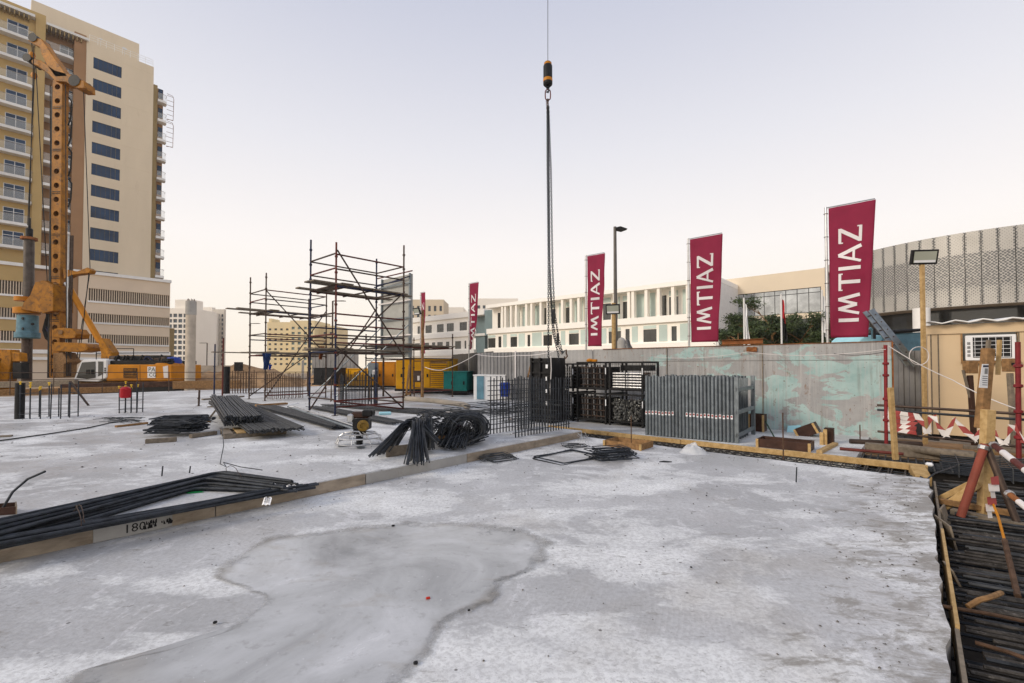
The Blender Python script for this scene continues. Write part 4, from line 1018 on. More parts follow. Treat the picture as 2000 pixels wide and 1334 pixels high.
# ================================================================== generators and cabins in the middle distance
def genset(name, px0, px1, ytop, ybot, Y, dep, mat, label, mats=None, louv=None, doors=3, d=None):
    p0 = Q(px0, ybot, Y); zb = p0.z; zt = Q(px0, ytop, Y).z
    pl = Plane((p0.x, p0.y), d if d is not None else V((1, -.12, 0))); L = pl.s(px1, ytop)
    root = T(name, pl.pt(L / 2, zb), label, 'generator' if 'gen' in name else name.split('_')[-1])
    mb = MB(); pbox(mb, pl, 0, L, zb + .12, zt, -dep, 0); body = mb.build('housing', mat, root, bev=.02)
    mb = MB(); pbox(mb, pl, -.05, L + .05, zb, zb + .118, -dep, .05); mb.build('skid', m_black, root)
    mb = MB(); pbox(mb, pl, -.03, L + .03, zt + .002, zt + .05, -dep, .03); mb.build('roof', mat, root)
    x0 = 0
    if louv:
        a, b = louv; mb = MB(); pbox(mb, pl, L * a, L * b, zb + .25, zt - .12, .002, .02); lv = mb.build('grille', m_woodb if mat is m_gen else m_black, root)
        n = 12
        for k in range(n):
            z = zb + .28 + (zt - zb - .45) * k / n; mb = MB(); mb.ob(pl.pt(L * a + .03, z, .022), pl.d * (L * (b - a) - .06), pl.n * .05 + UP * -.03, UP * .045); mb.build('slat', mat, lv)
    for k in range(doors):
        a0 = (louv[1] if louv and louv[0] < .3 else 0); a1 = (louv[0] if louv and louv[0] > .3 else 1)
        s0 = L * (a0 + (a1 - a0) * k / doors) + .04; s1 = L * (a0 + (a1 - a0) * (k + 1) / doors) - .04
        mb = MB(); pbox(mb, pl, s0, s1, zb + .25, zt - .1, .003, .025); dd = mb.build('door', mat, root, bev=.008)
        mb = MB(); pbox(mb, pl, s1 - .16, s1 - .08, (zb + zt) / 2 - .1, (zb + zt) / 2 + .08, .027, .06); mb.build('handle', m_black, dd)
    return root, pl, L, zb, zt
genset('generator', 773, 876, 702, 764, 25.5, 2.2, m_gen, 'large yellow generator with a louvred end, behind the scaffold', louv=(.66, .98), doors=4)
genset('generator', 655, 720, 721, 757, 29, 2.0, m_gen, 'long low yellow generator left of the large louvred one', doors=3, louv=(.7, .95))
genset('generator', 722, 772, 708, 757, 30, 2.0, m_yel, 'orange machine housing between the two yellow generators', doors=2)
genset('generator', 866, 912, 727, 768, 24.0, 1.6, m_teal, 'small teal generator right of the large yellow one', doors=2)
genset('equipment_box', 612, 652, 720, 752, 27, 1.5, m_black, 'black steel box left of the yellow generators', doors=2)
_, wpl, wL, wzb, wzt = genset('water_tank', 925, 1037, 734, 786, 21.0, 2.4, m_white, 'white and blue site tank standing behind the wall rebar cage', doors=0)
for c, dd in ((.12, m_casing), (.9, m_fence), (.98, m_fence)):
    mb = MB(); pbox(mb, wpl, wL * c - .16, wL * c + .16, wzb + .16, wzt - .02, .004, .05); mb.build('side_panel', dd, bpy.data.objects['water_tank'])
p = Q(986, 770, 20.2); mb = MB(); mb.lathe([(.0, 0), (.21, 0), (.22, .1), (.24, .3), (.22, .32), (.24, .55), (.21, .62), (.0, .62)], (p.x, p.y, p.z - .1), 18)
mb.build('plastic_drum', m_pvc, label='blue plastic drum in front of the white site tank', cat='drum', smooth=True)
# distribution boards on posts
for px, py0, py1, Y, bw, bh, lab in ((729, 709, 736, 20, .42, .62, 'grey electrical box with a warning plate in front of the yellow generator'), (816, 724, 748, 20, .38, .5, 'grey meter box on a post before the large yellow generator')):
    p = Q(px, py0, Y); t = T('electrical_box', (p.x, Y, .16), lab, 'electrical box')
    mb = MB(); mb.bx((p.x, Y, p.z - bh / 2), bw, .18, bh); b = mb.build('cabinet', m_tube if px > 800 else m_galv, t, bev=.01)
    mb = MB(); mb.bx((p.x + .05, Y - .095, p.z - bh * .65), .1, .006, .2); mb.build('warning_plate', m_tapew, b)
    for dx in (-.15, .15): mb = MB(); mb.bar((p.x + dx, Y, .16), (p.x + dx, Y, p.z - bh), .025, 6); mb.build('leg', m_tube, t)
# timber strut in front of the generator, long pipe on the ground
mb = MB(); mb.beam(Q(793, 775, 19), Q(800, 712, 19), .09, .07); mb.beam(Q(785, 775, 19), Q(802, 768, 19), .09, .07); mb.build('timber_strut', m_woodb, label='brown timber strut leaning before the large yellow generator', cat='timber', bev=.005)
mb = MB(); mb.path([Q(790, 778, 18.2), Q(850, 783, 17.2), Q(905, 790, 16.4), Q(915, 795, 16.2)], .1, 10); mb.build('concrete_pipe', m_concw, label='pale pipe lying on the slab before the teal generator', cat='pipe', smooth=True)
# ================================================================== rebar on the upper slab
ZU = .16
def rbar(root, pts, r, mat, n=6, name='bar'):
    mb = MB(); mb.path(pts, r, n); return mb.build(name, mat, root, smooth=True)
def wob(p, a): return V(p) + V((U(-a, a), U(-a, a), U(-a, a)))
def arc(p0, c, p1, k=4):                              # rounded corner through c
    return [p0] + [((1 - t) ** 2) * (c + (p0 - c).normalized() * .14) + 2 * t * (1 - t) * c + t * t * (c + (p1 - c).normalized() * .14) for t in [i / k for i in range(k + 1)]] + [p1]
# --- cranked bundle in the left foreground
fb = T('rebar_bundle', G(300, 1010, ZU), 'long bundle of thick bent dark bars lying along the slab step, nearest', 'rebar bundle')
rr = .0165
k = 0
for layer in range(4):
    nb = [8, 7, 5, 3][layer]
    for i in range(nb):
        f = (i + .5 * layer) / 8.0
        z = ZU + .018 + layer * .030
        s0 = G(-60, 1040 + 46 * f, z) + V((U(-.3, .1), 0, 0))
        c = G(372 + 62 * (1 - f) + U(-8, 8), 962 - 40 * (1 - f) * 1.0 + layer * -2 + U(-2, 2), z)
        e = G(556 + U(-26, 26), 938 + 26 * f + U(-3, 3), z)
        rbar(fb, arc(s0, c, e), rr, m_rebar, 8); k += 1
for i in range(11):
    z = ZU + .018 + (i // 4) * .029; f = (i % 4) / 4
    s0 = G(-60, 1060 + 26 * f + U(-5, 5), z); e = G(588 + U(-30, 40), 946 + 11 * f + U(-4, 3), z); m = G(300, 998 + 14 * f + U(-3, 3), z)
    rbar(fb, [s0, m, e], rr, m_rebar, 8)
for px, py in ((158, 1012), (455, 925), (152, 1016)):
    c = G(px, py + 14, ZU); d = DA; mb = MB(); pts = [c + DB * (.30 * math.cos(t)) + UP * (.085 + .1 * math.sin(t)) for t in [i * 2 * math.pi / 16 for i in range(16)]]
    mb.loop([p + wob((0, 0, 0), .008) for p in pts], .004, 5); mb.build('binding_wire', m_tube, fb)
for px, py, lx in ((524, 945, .1), (560, 948, .12), (516, 972, .09)):
    p = G(px, py, ZU + .09); mb = MB()
    for j in range(4): mb.quad(p + V((j * lx / 4, 0, .012 * (j % 2))), p + V(((j + 1) * lx / 4, -.01, .012 * ((j + 1) % 2))), p + V(((j + 1) * lx / 4, -.05, .012 * ((j + 1) % 2) - .07)), p + V((j * lx / 4, -.05, .012 * (j % 2) - .07)))
    tg = mb.build('bar_tag', m_plast, fb)
    mb = MB()
    for j in range(3): mb.quad(p + V((.015, -.014 - .01 * j, .004 - .018 * j)), p + V((lx * .8, -.02 - .01 * j, .004 - .018 * j)), p + V((lx * .8, -.022 - .01 * j, -.002 - .018 * j)), p + V((.015, -.016 - .01 * j, -.002 - .018 * j)))
    mb.build('print', m_blue, tg)
mb = MB(); p = G(375, 962, ZU + .005); mb.poly([p + V((x, y, .002)) for x, y in ((-.16, 0), (0, -.05), (.14, .01), (.08, .06), (-.06, .05))], [[0, 1, 2, 3, 4]]); mb.build('paint_mark', M('green_spray', (.03, .45, .12), .7, var=.2), label='small green spray mark on the slab between the bent bars', cat='paint mark')
# --- small loop of binding wire, curved bar and dark tray at far left
mb = MB(); pts = [G(434, 835, ZU + .35), G(437, 870, ZU + .2), G(432, 895, ZU + .05), G(430, 906, ZU + .03), G(442, 912, ZU + .12), G(436, 903, ZU + .12), G(470, 912, ZU + .08), G(512, 918, ZU + .1)]
mb.path(pts, .007, 5); mb.build('loose_wire', m_rebar, label='thin loose wire curling above the bent bar bundle', cat='wire', smooth=True)
tb = G(10, 1000, ZU); t = T('mortar_tray', tb, 'dark wooden tray at the left edge beside the bars', 'tray')
mb = MB(); mb.ob(G(-60, 1012, ZU + .002), G(32, 1004, ZU) - G(-60, 1012, ZU), DB * .24, UP * .02); mb.build('base', m_ply, t)
for o_, d_ in ((G(-60, 1012, ZU + .023), G(32, 1004, ZU) - G(-60, 1012, ZU)), (G(-60, 1012, ZU + .023) + DB * .22, G(32, 1004, ZU) - G(-60, 1012, ZU))): mb = MB(); mb.ob(o_, d_, DB * .02, UP * .075); mb.build('side', m_ply, t)
mb = MB(); mb.ob(G(30, 1004, ZU + .0235), V((.02, -.002, 0)), DB * .24, UP * .08); mb.build('end', m_woodg, t)
b0 = G(2, 998, ZU + .06); mb = MB(); mb.path([b0, b0 + V((.06, .05, .18)), b0 + V((.16, .1, .3)), b0 + V((.30, .14, .37))], .012, 7); mb.build('bent_bar', m_rebar, label='short curved bar sticking up from the tray at the left edge', cat='rebar', smooth=True)

# --- starter bars
def starters(name, c, nx, ny, dx, dy, h, label, mat, u=DA, caps=0, ties=2, hv=.12, r=.016, lean=.01):
    c = V(c); w = V((-u.y, u.x, 0)); root = T(name, c, label, 'starter bars', 'column starter bars')
    P = []
    for i in range(nx):
        for j in range(ny):
            if 0 < i < nx - 1 and 0 < j < ny - 1: continue
            P.append((i, j))
    for n_, (i, j) in enumerate(P):
        p = c + u * (i - (nx - 1) / 2) * dx + w * (j - (ny - 1) / 2) * dy; t_ = p + V((U(-lean, lean), U(-lean, lean), h + U(-hv, hv)))
        b = rbar(root, [p, t_], r, mat)
        if n_ < caps: mb = MB(); mb.lathe([(.018, -.07), (.018, -.01), (.038, 0), (.03, .022), (0, .03)], t_, 10); mb.build('safety_cap', m_cap, b, smooth=True)
    for k in range(ties):
        z = h * (.14 + .62 * k / max(1, ties - 1)) if ties > 1 else h * .3
        a, e = (nx - 1) / 2 * dx + .02, (ny - 1) / 2 * dy + .02
        mb = MB(); q_ = [c + u * x + w * y + UP * z for x, y in ((-a, -e), (a, -e), (a, e), (-a, e))]
        for m_ in range(4): mb.bar(q_[m_], q_[(m_ + 1) % 4], .006, 5)
        mb.build('tie', mat, root)
    return root
def SB(px, py, ph, **k): p = G(px, py, ZU); z = Q(px, ph, p.y).z - ZU; return p, z
p, z = SB(97, 816, 752); starters('starter_bars', p, 5, 3, .27, .3, z, 'starter bars with yellow caps at the far left, beside a dark post', m_rebar, V((1, .1, 0)).normalized(), caps=6, ties=2)
p, z = SB(256, 806, 752); sc2 = starters('starter_bars', p, 4, 2, .17, .3, z, 'starter bars with yellow caps holding a red can', m_rebar, V((1, .15, 0)).normalized(), caps=6, ties=3)
mb = MB(); mb.lathe([(0, 0), (.13, 0), (.155, .05), (.15, .3), (.08, .36), (0, .36)], (p.x - .02, p.y - .2, ZU + .5), 14); mb.build('fuel_can', M('red_can', (.42, .012, .02), .4, var=.1), label='red plastic can hung in the capped starter bars', cat='can', smooth=True)
p, z = SB(38, 818, 748); mb = MB(); mb.lathe([(0, 0), (.11, 0), (.11, z), (0, z)], p, 12); mb.build('steel_post', m_black, label='dark round steel post at the far left of the slab', cat='post', smooth=True)
p, z = SB(475, 768, 726); starters('starter_bars', p, 9, 3, .14, .35, z, 'dense rusty starter bars behind the rebar pallets', m_rebark, V((1, .2, 0)).normalized(), ties=3)
mb = MB(); mb.lathe([(0, 0), (.17, 0), (.17, 1.5), (0, 1.5)], (p.x - .75, p.y - .3, ZU), 12); mb.build('steel_post', m_black, label='dark tube post beside the dense rusty starter bars', cat='post', smooth=True)
p, z = SB(557, 778, 731); starters('starter_bars', p, 9, 4, .17, .22, z, 'starter bars standing under the smaller scaffold tower', m_rebark, DA, ties=3)
p, z = SB(702, 792, 728); starters('starter_bars', p, 13, 3, .11, .3, z, 'starter bars inside the tall scaffold tower', m_rebar, V((1, .25, 0)).normalized(), ties=3)
p, z = SB(662, 784, 735); starters('starter_bars', p, 5, 2, .16, .3, z, 'thin starter bars left inside the tall scaffold tower', m_rebark, V((1, .25, 0)).normalized(), ties=1, lean=.06)
# --- wall cage
c0 = AB(8.45, 7.0, ZU); cg = T('wall_rebar_cage', c0, 'long wall rebar cage standing at the end of the slab step', 'rebar cage')
cA, cB = .085, .55
for row in range(2):
    for i in range(20):
        p = AB(7.38 + i * .105, 6.45 + row * .75, ZU); rbar(cg, [p, p + V((U(-.02, .02), U(-.02, .02), 1.27 + U(-.05, .05)))], .016, m_rebar)
for row in range(2):
    for k in range(11 if row else 4):
        z = ZU + .1 + k * (.11 if row else .3); b = 6.45 + row * .75 + .014; rbar(cg, [AB(7.3, b, z), AB(9.45, b, z + U(-.01, .01))], .009, m_rebar, 5)
for k in range(14):
    a = 7.7 + R() * 1.6; z = ZU + U(.1, .7); rbar(cg, [AB(a, 6.4, z), AB(a + .02, 7.28, z)], .006, m_rebarl, 5)
c0 = AB(7.5, 6.35, ZU)
# secondary mat of bars behind the cage
mt = T('rebar_mat', AB(10.5, 9.2, ZU), 'rebar mat and cage on the floor behind the wall rebar cage', 'rebar mat')
for k in range(16): rbar(mt, [AB(9.3 + R() * .3, 8.9 + k * .16, ZU + .05 + U(0, .25)), AB(12.1, 8.9 + k * .16 + U(-.1, .1), ZU + .05 + U(0, .25))], .009, m_rebarl, 5)
for k in range(13): rbar(mt, [AB(9.4 + k * .2, 8.85, ZU + .1 + U(0, .2)), AB(9.4 + k * .2, 11.4, ZU + .1 + U(0, .2))], .009, m_rebar, 5)
for k in range(9): p = AB(9.45 + k * .18, 8.7, ZU); rbar(mt, [p, p + UP * U(.75, .9)], .009, m_rebar, 5)
mb = MB(); mb.bx(Q(952, 818, 14.0), .5, .2, .14, DA); mb.build('timber_block', m_gen, label='yellow block lying behind the wall rebar cage', cat='block', bev=.01)
mb = MB(); mb.beam(Q(968, 822, 13.6), Q(1000, 822, 13.2), .14, .12); mb.build('timber_block', m_woodb, label='brown timber piece behind the wall rebar cage', cat='timber', bev=.01)

# --- bundles and heaps
def bundle(name, pA, pB, n, wdt, hgt, r, mat, label, u=None, fan=1.0, jit=.12, sag=0.0, cat='rebar bundle', group='rebar bundles'):
    pA, pB = V(pA), V(pB); d = (pB - pA).normalized(); u = u or V((d.y, -d.x, 0)).normalized()
    root = T(name, (pA + pB) / 2 * V((1, 1, 0)) + V((0, 0, min(pA.z, pB.z))), label, cat, group); rw = max(1, int(wdt / (2.15 * r)))
    for i in range(n):
        row, c = divmod(i, rw); x = (c - rw / 2 + .5 * (row % 2)) * 2.15 * r; z = row * 1.8 * r
        if z > hgt: z = R() * hgt
        a = pA + u * (x * fan + U(-r, r) * .6) + UP * z + d * U(-jit, jit); b = pB + u * (x + U(-r, r) * .6) + UP * z + d * U(-jit, jit)
        m = (a + b) / 2 + UP * (-sag) + u * U(-r, r)
        rbar(root, [a, m, b], r, mat if R() > .12 else m_rebarl, 6)
    return root
def timb(p, q_, w, h, mat, label, cat='timber'): mb = MB(); mb.beam(p, q_, w, h); return mb.build('timber_bearer', mat, label=label, cat=cat, bev=.008)
# stacked bars on crates (centre left)
nA, nB = G(478, 848, ZU) + UP * .22, G(428, 800, ZU) + UP * .42
bundle('rebar_bundle', nA, nB + V((1.2, -1.6, 0)), 78, .78, .5, .023, m_rebar, 'stack of short straight bars on crates, left of two side by side', jit=.07)
bundle('rebar_bundle', G(545, 855, ZU) + UP * .14, G(462, 800, ZU) + UP * .38 + V((.6, -1.6, 0)), 62, .9, .3, .017, m_rebarl, 'fanned stack of thinner bars sliding off the crates', fan=1.25, jit=.12)
cr = T('timber_crate', G(495, 856, ZU), 'low weathered timber pallet under the stack of short bars', 'pallet')
a_, b_ = G(437, 858, ZU), G(560, 848, ZU); dv = b_ - a_; dn = dv.normalized(); pn = V((-dn.y, dn.x, 0))
for f in (0, .45, .9): mb = MB(); mb.ob(a_ + pn * f + UP * .002, dv, pn * .08, UP * .09); mb.build('bearer', m_woodg, cr, bev=.006)
for f in (0, .2, .4, .6, .8): mb = MB(); mb.ob(a_ + dv * f + UP * .094, dv * .14, pn * 1.0, UP * .022); mb.build('board', m_wood if f == .2 else m_woodg, cr, bev=.004)
c2 = T('timber_crate', G(423, 820, ZU), 'small broken timber crate behind the short bars', 'crate')
for i in range(2):
    mb = MB(); p = G(408 + i * 22, 818, ZU); mb.beam(p, p + V((.18, .1, .3)), .07, .05); mb.beam(p + V((.36, 0, 0)), p + V((.18, .1, .3)), .07, .05); mb.build('leg', m_woodg, c2)
mb = MB(); mb.ob(G(404, 816, ZU) + UP * .305, V((.95, .1, 0)), V((0, .3, 0)), UP * .03); mb.build('top', m_woodg, c2)
# heap of cut links on timbers
hp = T('link_heap', G(335, 858, ZU), 'dense heap of dark rectangular links on timbers, left of the crates', 'rebar links')
cc = G(335, 852, ZU); ux = V((1, .1, 0)).normalized(); uy = V((-.1, 1, 0)).normalized()
for i in range(58):
    z = ZU + .10 + (i % 15) * .021; ox = U(-.16, .2); oy = U(-.3, .3); a = U(-.18, .18); d1 = (ux * math.cos(a) + uy * math.sin(a)); d2 = (uy * math.cos(a) - ux * math.sin(a) + UP * U(-.12, .3))
    p = V((cc.x, cc.y, z)) + ux * ox + uy * (oy + .25); w_, h_ = U(.62, .86) / 2, U(.2, .3) / 2
    mb = MB(); mb.loop([p + d1 * x + d2 * y for x, y in ((-w_, -h_), (0, -h_), (w_, -h_), (w_, 0), (w_, h_), (0, h_), (-w_, h_), (-w_, 0))], .0135, 5); mb.build('link', m_rebar, hp, smooth=True)
for i in range(7): a0 = G(U(275, 390), 828, ZU + .35); rbar(hp, [a0, a0 + V((.18, .05, .07)), a0 + V((.4, 0, .02))], .005, m_rebar, 5)
timb(G(284, 862, ZU + .045), G(345, 858, ZU + .045), .09, .09, m_woodg, 'short timber under the near side of the link heap')
timb(G(372, 852, ZU + .045), G(422, 845, ZU + .045), .10, .08, m_woodg, 'grey timber bearer right of the link heap')
timb(G(226, 833, ZU + .03), G(288, 826, ZU + .03), .09, .05, m_woodb, 'brown timber plank left of the link heap')
timb(G(360, 826, ZU + .03), G(412, 822, ZU + .03), .09, .05, m_woodb, 'brown plank between the link heap and the crates')
timb(G(-10, 853, ZU + .02), G(24, 851, ZU + .02), .12, .04, m_woodg, 'short board end at the left edge of the slab')
th = T('wire_heap', G(240, 822, ZU), 'small tangled heap of thin bars behind the link heap', 'rebar heap')
for i in range(26):
    p = G(U(215, 262), U(814, 824), ZU + U(.02, .16)); a = U(-.6, .6); rbar(th, [p - V((U(.2, .5), a * .3, .03)), p, p + V((U(.2, .5), a * .3, -.02))], .007, m_rebar, 5)
rope = MB(); rope.path([G(-10, 862, ZU + .02), G(90, 848, ZU + .02), G(170, 836, ZU + .02), G(215, 826, ZU + .02), G(250, 822, ZU + .03)], .014, 6); rope.build('cable', m_rubber, label='black cable running across the left slab to the tangled bars', cat='cable', smooth=True)
# long bundles behind and to the right
bundle('rebar_bundle', G(672, 838, ZU) + UP * .05, G(520, 797, ZU) + UP * .06, 46, .62, .2, .014, m_rebar, 'long dark bar bundle running back behind the power trowel')
bundle('rebar_bundle', G(775, 828, ZU) + UP * .04, G(620, 797, ZU) + UP * .05, 34, .6, .12, .012, m_rebar, 'flat bar bundle behind the trowel engine', jit=.35)
bundle('rebar_bundle', G(885, 812, ZU) + UP * .04, G(655, 793, ZU) + UP * .04, 34, .7, .14, .012, m_rebar, 'long flat bar bundle before the tall scaffold', jit=.5)
bundle('rebar_bundle', G(930, 806, ZU) + UP * .04, G(800, 800, ZU) + UP * .04, 20, .6, .1, .011, m_rebarl, 'thin bar bundle behind the tangle of bent bars', jit=.4)
bundle('rebar_bundle', G(570, 800, ZU) + UP * .02, G(470, 785, ZU) + UP * .02, 22, .9, .08, .011, m_rebarl, 'loose bars scattered behind the short bar stacks', jit=.6)
mb = MB(); mb.beam(G(500, 792, ZU + .06), G(560, 788, ZU + .06), .2, .07); mb.build('timber_bearer', m_woodb, label='brown timber under the far bar bundles', cat='timber', bev=.006)
timb(G(395, 780, ZU + .04), G(476, 774, ZU + .04), .12, .06, m_woodg, 'grey plank lying near the steel stake')
mb = MB(); mb.bx(G(752, 818, ZU) + UP * .16, .34, .22, .08, (1, .3, 0)); mb.build('foam_block', m_lblue, label='pale blue foam block lying on the bars behind the trowel', cat='foam block', bev=.015)
# pile of cranked bars draped over a timber
dp = T('bent_bar_pile', G(820, 900, ZU), 'pile of cranked dark bars draped over a timber at the step', 'rebar pile')
for i in range(40):
    f = (i % 20) / 20; l = i // 20; a = G(722 + 44 * f + U(-6, 6), 890 - 12 * f + U(-4, 4), ZU + .02 + .07 * l); c = Q(792 + 20 * f + U(-3, 3), 826 - 12 * f - 5 * l + U(-3, 3), 7.9 + .35 * f); e = G(830 + 30 * f + U(-4, 4), 862 + U(-4, 4), ZU + .06 + .22 * f)
    rbar(dp, arc(a, c, e, 5), .0108, m_rebar if R() > .2 else m_rebarl)
for i in range(40):
    f = (i % 20) / 20; l = i // 20; a = G(794 + 42 * f + U(-5, 5), 910 - 5 * f + U(-10, 2) - 3 * l, ZU + .01 + .06 * l); c = Q(808 + 17 * f + U(-4, 4), 832 - 6 * f + U(-7, 7) - 6 * l, 7.6 + .3 * f); e = Q(796 + 44 * f, 832 + U(-6, 8), 8.5 + .3 * R())
    rbar(dp, arc(a, c, e, 5), .0108, m_rebar if R() > .25 else m_rebarl)
for i in range(24):
    f = (i % 12) / 12; l = i // 12; a = G(824 + 26 * f + U(-2, 2), 880 + U(-5, 2) - 4 * l, ZU + .05 + .06 * l); c = Q(830 + 16 * f + U(-3, 3), 814 + U(-4, 5) - 5 * l, 8.4 + .2 * f); e = Q(808 + 40 * f, 828 + U(-6, 10), 8.9)
    rbar(dp, arc(a, c, e, 5), .0115, m_rebarl if R() > .5 else m_rebar)
for i in range(70):
    p = Q(U(826, 876), U(800, 838), U(8.6, 9.4)); a = U(0, 6.3); d = V((math.cos(a), math.sin(a) * .6, U(-.25, .35))); e = V((math.cos(a + 1.7), math.sin(a + 1.7), U(-.5, .1)))
    rbar(dp, arc(p - d * U(.15, .4), p, p + e * U(.15, .45)), .008, m_rebar, 5)
tm_ = T('timber_beam', G(775, 893, ZU), 'grey timber beam under the pile of cranked bars', 'timber')
mb = MB(); mb.ob(G(753, 894, ZU) + UP * .003, G(803, 884, ZU) - G(753, 894, ZU) + V((.25, .05, 0)), V((.02, .09, 0)), UP * .17); mb.build('beam', m_woodg, tm_, bev=.01)
mb = MB(); mb.ob(G(818, 872, ZU) + UP * .12, V((.62, .1, 0)), V((0, .14, 0)), UP * .06); mb.build('board', m_woodb, tm_, bev=.01)
# big looped U bars
lp = T('looped_bar_pile', G(900, 872, ZU), 'rounded pile of large U-shaped bars beside the wall rebar cage', 'rebar pile')
for i in range(64):
    c = G(903 + U(-12, 14), 872 - 6 * R(), ZU) + V((0, U(-.05, .65), 0)); rx_, rz_ = U(.26, .40), U(.40, .54); tw = U(-.28, .28); dx = V((math.cos(tw), math.sin(tw), U(-.15, .15)))
    t0a, sp_ = math.pi * U(.7, .95), math.pi * U(.95, 1.3)
    pts = [c - dx * U(.35, .62) + V((0, -.1, .015 + .1 * R()))] + [c + dx * (rx_ * math.cos(t)) + V((0, .05 * math.cos(t), .03 + rz_ * .55 + rz_ * .55 * math.sin(t))) for t in [t0a - j * sp_ / 9 for j in range(10)]]
    rbar(lp, pts, .0125, m_rebar if i % 4 else m_rebarl)
for i in range(46):
    p = G(858 + 66 * R(), 868 + 9 * R(), ZU) + UP * (.02 + .16 * R()); rbar(lp, [p, p + V((U(.05, .4), U(.25, .6), U(.02, .16)))], .013, m_rebar if R() > .2 else m_rebarl)
for i in range(60):
    f = R(); p = G(860 + 50 * f + U(-6, 6), 874 + U(-8, 2), ZU + .02 + .1 * R()); e = G(890 + 36 * f + U(-4, 4), 852, ZU) + UP * U(.12, .42)
    rbar(lp, [p, (p + e) / 2 + UP * .05, e], .0125, m_rebar if R() > .25 else m_rebarl)
mb = MB(); c = G(893, 862, ZU) + V((0, .1, .30))
for i in range(13):
    for j in range(9): u_, v_ = i / 12 - .5, j / 8 - .5; mb.v.append(c + V((u_ * .42, v_ * .3, .07 * nz(u_ * 7, v_ * 7) + .05 * nz(u_ * 15, v_ * 15) - .25 * (u_ * u_ + v_ * v_))))
for i in range(12):
    for j in range(8): a = i * 9 + j; mb.f.append([a, a + 9, a + 10, a + 1])
mb.build('cloth', m_cloth, label='dark maroon cloth thrown over the looped bars', cat='cloth', smooth=True)
mb = MB(); mb.bar(G(868, 812, ZU) + UP * .1, G(922, 816, ZU) + UP * .12, .03, 8); mb.build('plastic_pipe', m_tapew, label='pale pipe lying behind the looped bars', cat='pipe', smooth=True)

# --- power trowel
tp = G(698, 872, ZU); pt_ = T('power_trowel', tp, 'walk-behind power trowel with round guard and long handle', 'power trowel')
c = tp + V((0, .12, 0))
for z, r_ in ((.07, .44), (.17, .40), (.24, .30)): mb = MB(); mb.ring(c + UP * z, UP, r_, .013, 28, 6); mb.build('guard_ring', m_alu, pt_, smooth=True)
for k in range(8): t = k * math.pi / 4; d = V((math.cos(t), math.sin(t), 0)); rbar(pt_, [c + d * .44 + UP * .07, c + d * .40 + UP * .17, c + d * .30 + UP * .24, c + d * .1 + UP * .27], .011, m_alu, 6, 'guard_spoke')
for k in range(4): t = k * math.pi / 2 + .4; d = V((math.cos(t), math.sin(t), 0)); e = V((-d.y, d.x, 0)); mb = MB(); mb.ob(c + d * .1 - e * .07 + UP * .012, d * .29, e * .14, UP * .006); mb.build('blade', m_galv, pt_)
mb = MB(); mb.lathe([(0, .02), (.06, .02), (.07, .2), (.12, .24), (.12, .3), (0, .3)], c, 14); mb.build('gearbox', m_black, pt_, smooth=True)
e0 = c + V((.05, 0, .31)); mb = MB(); mb.bx(e0 + UP * .1, .30, .26, .2); mb.build('engine', m_black, pt_, bev=.02)
mb = MB(); mb.lathe([(0, 0), (.105, 0), (.11, .03), (.10, .06), (.06, .07), (.055, .05), (0, .05)], e0 + V((.06, -.13, .09)), 18, V((.35, -1, 0))); mb.build('recoil_starter', M('grimy_ochre', (.22, .13, .02), .6, var=.4, dirt=(.05, .04, .03), damt=.5), pt_, smooth=True)
mb = MB(); mb.bx(e0 + V((-.02, .02, .28)), .34, .22, .12); mb.build('fuel_tank', m_ply, pt_, bev=.03)
mb = MB(); mb.bx(e0 + V((.13, -.02, .32)), .2, .22, .12); mb.build('air_filter', m_black, pt_, bev=.02)
mb = MB(); mb.bx(e0 + V((-.2, -.03, .22)), .12, .16, .16); mb.build('muffler', m_alu, pt_, bev=.02)
h1_ = c + V((-.12, .1, .3)); h2_ = Q(562, 794, 11.6); rbar(pt_, [h1_, h2_], .022, m_galv, 8, 'handle'); rbar(pt_, [h1_ + V((.03, .12, .02)), h2_ + V((.08, .14, 0))], .016, m_alu, 8, 'handle')
mb = MB(); mb.path([h2_ + V((.3, -.3, .02)), h2_, h2_ + V((-.05, .1, .02)), h2_ + V((.1, .4, .06))], .014, 6); mb.build('handlebar', m_plast, pt_, smooth=True)
rbar(pt_, [c + V((-.12, -.2, .2)), c + V((-.06, -.22, .3)), c + V((.06, -.22, .3)), c + V((.12, -.2, .2))], .013, m_alu, 6, 'lift_hook')

# ================================================================== stirrups and odds on the lower slab
def stirrups(name, c, n, w, h, ang, label, mat, spread=.1, z0=0.0, r=.006):
    c = V(c); root = T(name, c, label, 'stirrups', 'stirrups on the slab')
    for i in range(n):
        a = ang + U(-.22, .22); d1 = V((math.cos(a), math.sin(a), U(-.03, .03))); d2 = V((-math.sin(a), math.cos(a), U(-.02, .04)))
        p = c + V((U(-spread, spread), U(-spread, spread), z0 + r + .011 * i * .7)); ww, hh = w * U(.92, 1.05) / 2, h * U(.95, 1.05) / 2
        mb = MB(); k_ = .1; mb.loop([p + d1 * x + d2 * y for x, y in ((-ww, -hh + k_ * hh), (-ww + .02, -hh), (ww - .02, -hh), (ww, -hh + .02), (ww, hh - .02), (ww - .02, hh), (-ww + .02, hh), (-ww, hh - .02))], r, 5); mb.build('stirrup', mat, root, smooth=True)
    return root
stirrups('stirrup_pile', G(972, 898), 12, .5, .30, .5, 'small pile of thin square stirrups below the slab step', m_rebarl, .12)
stirrups('stirrup_pile', G(1110, 894), 3, .75, 1.1, -.75, 'few large rectangular stirrups lying flat on the slab', m_rebar, .03, r=.011)
stirrups('stirrup_pile', G(1192, 895), 22, .62, .34, .35, 'dense pile of stirrups right of the large flat ones', m_rebar, .16, r=.008)
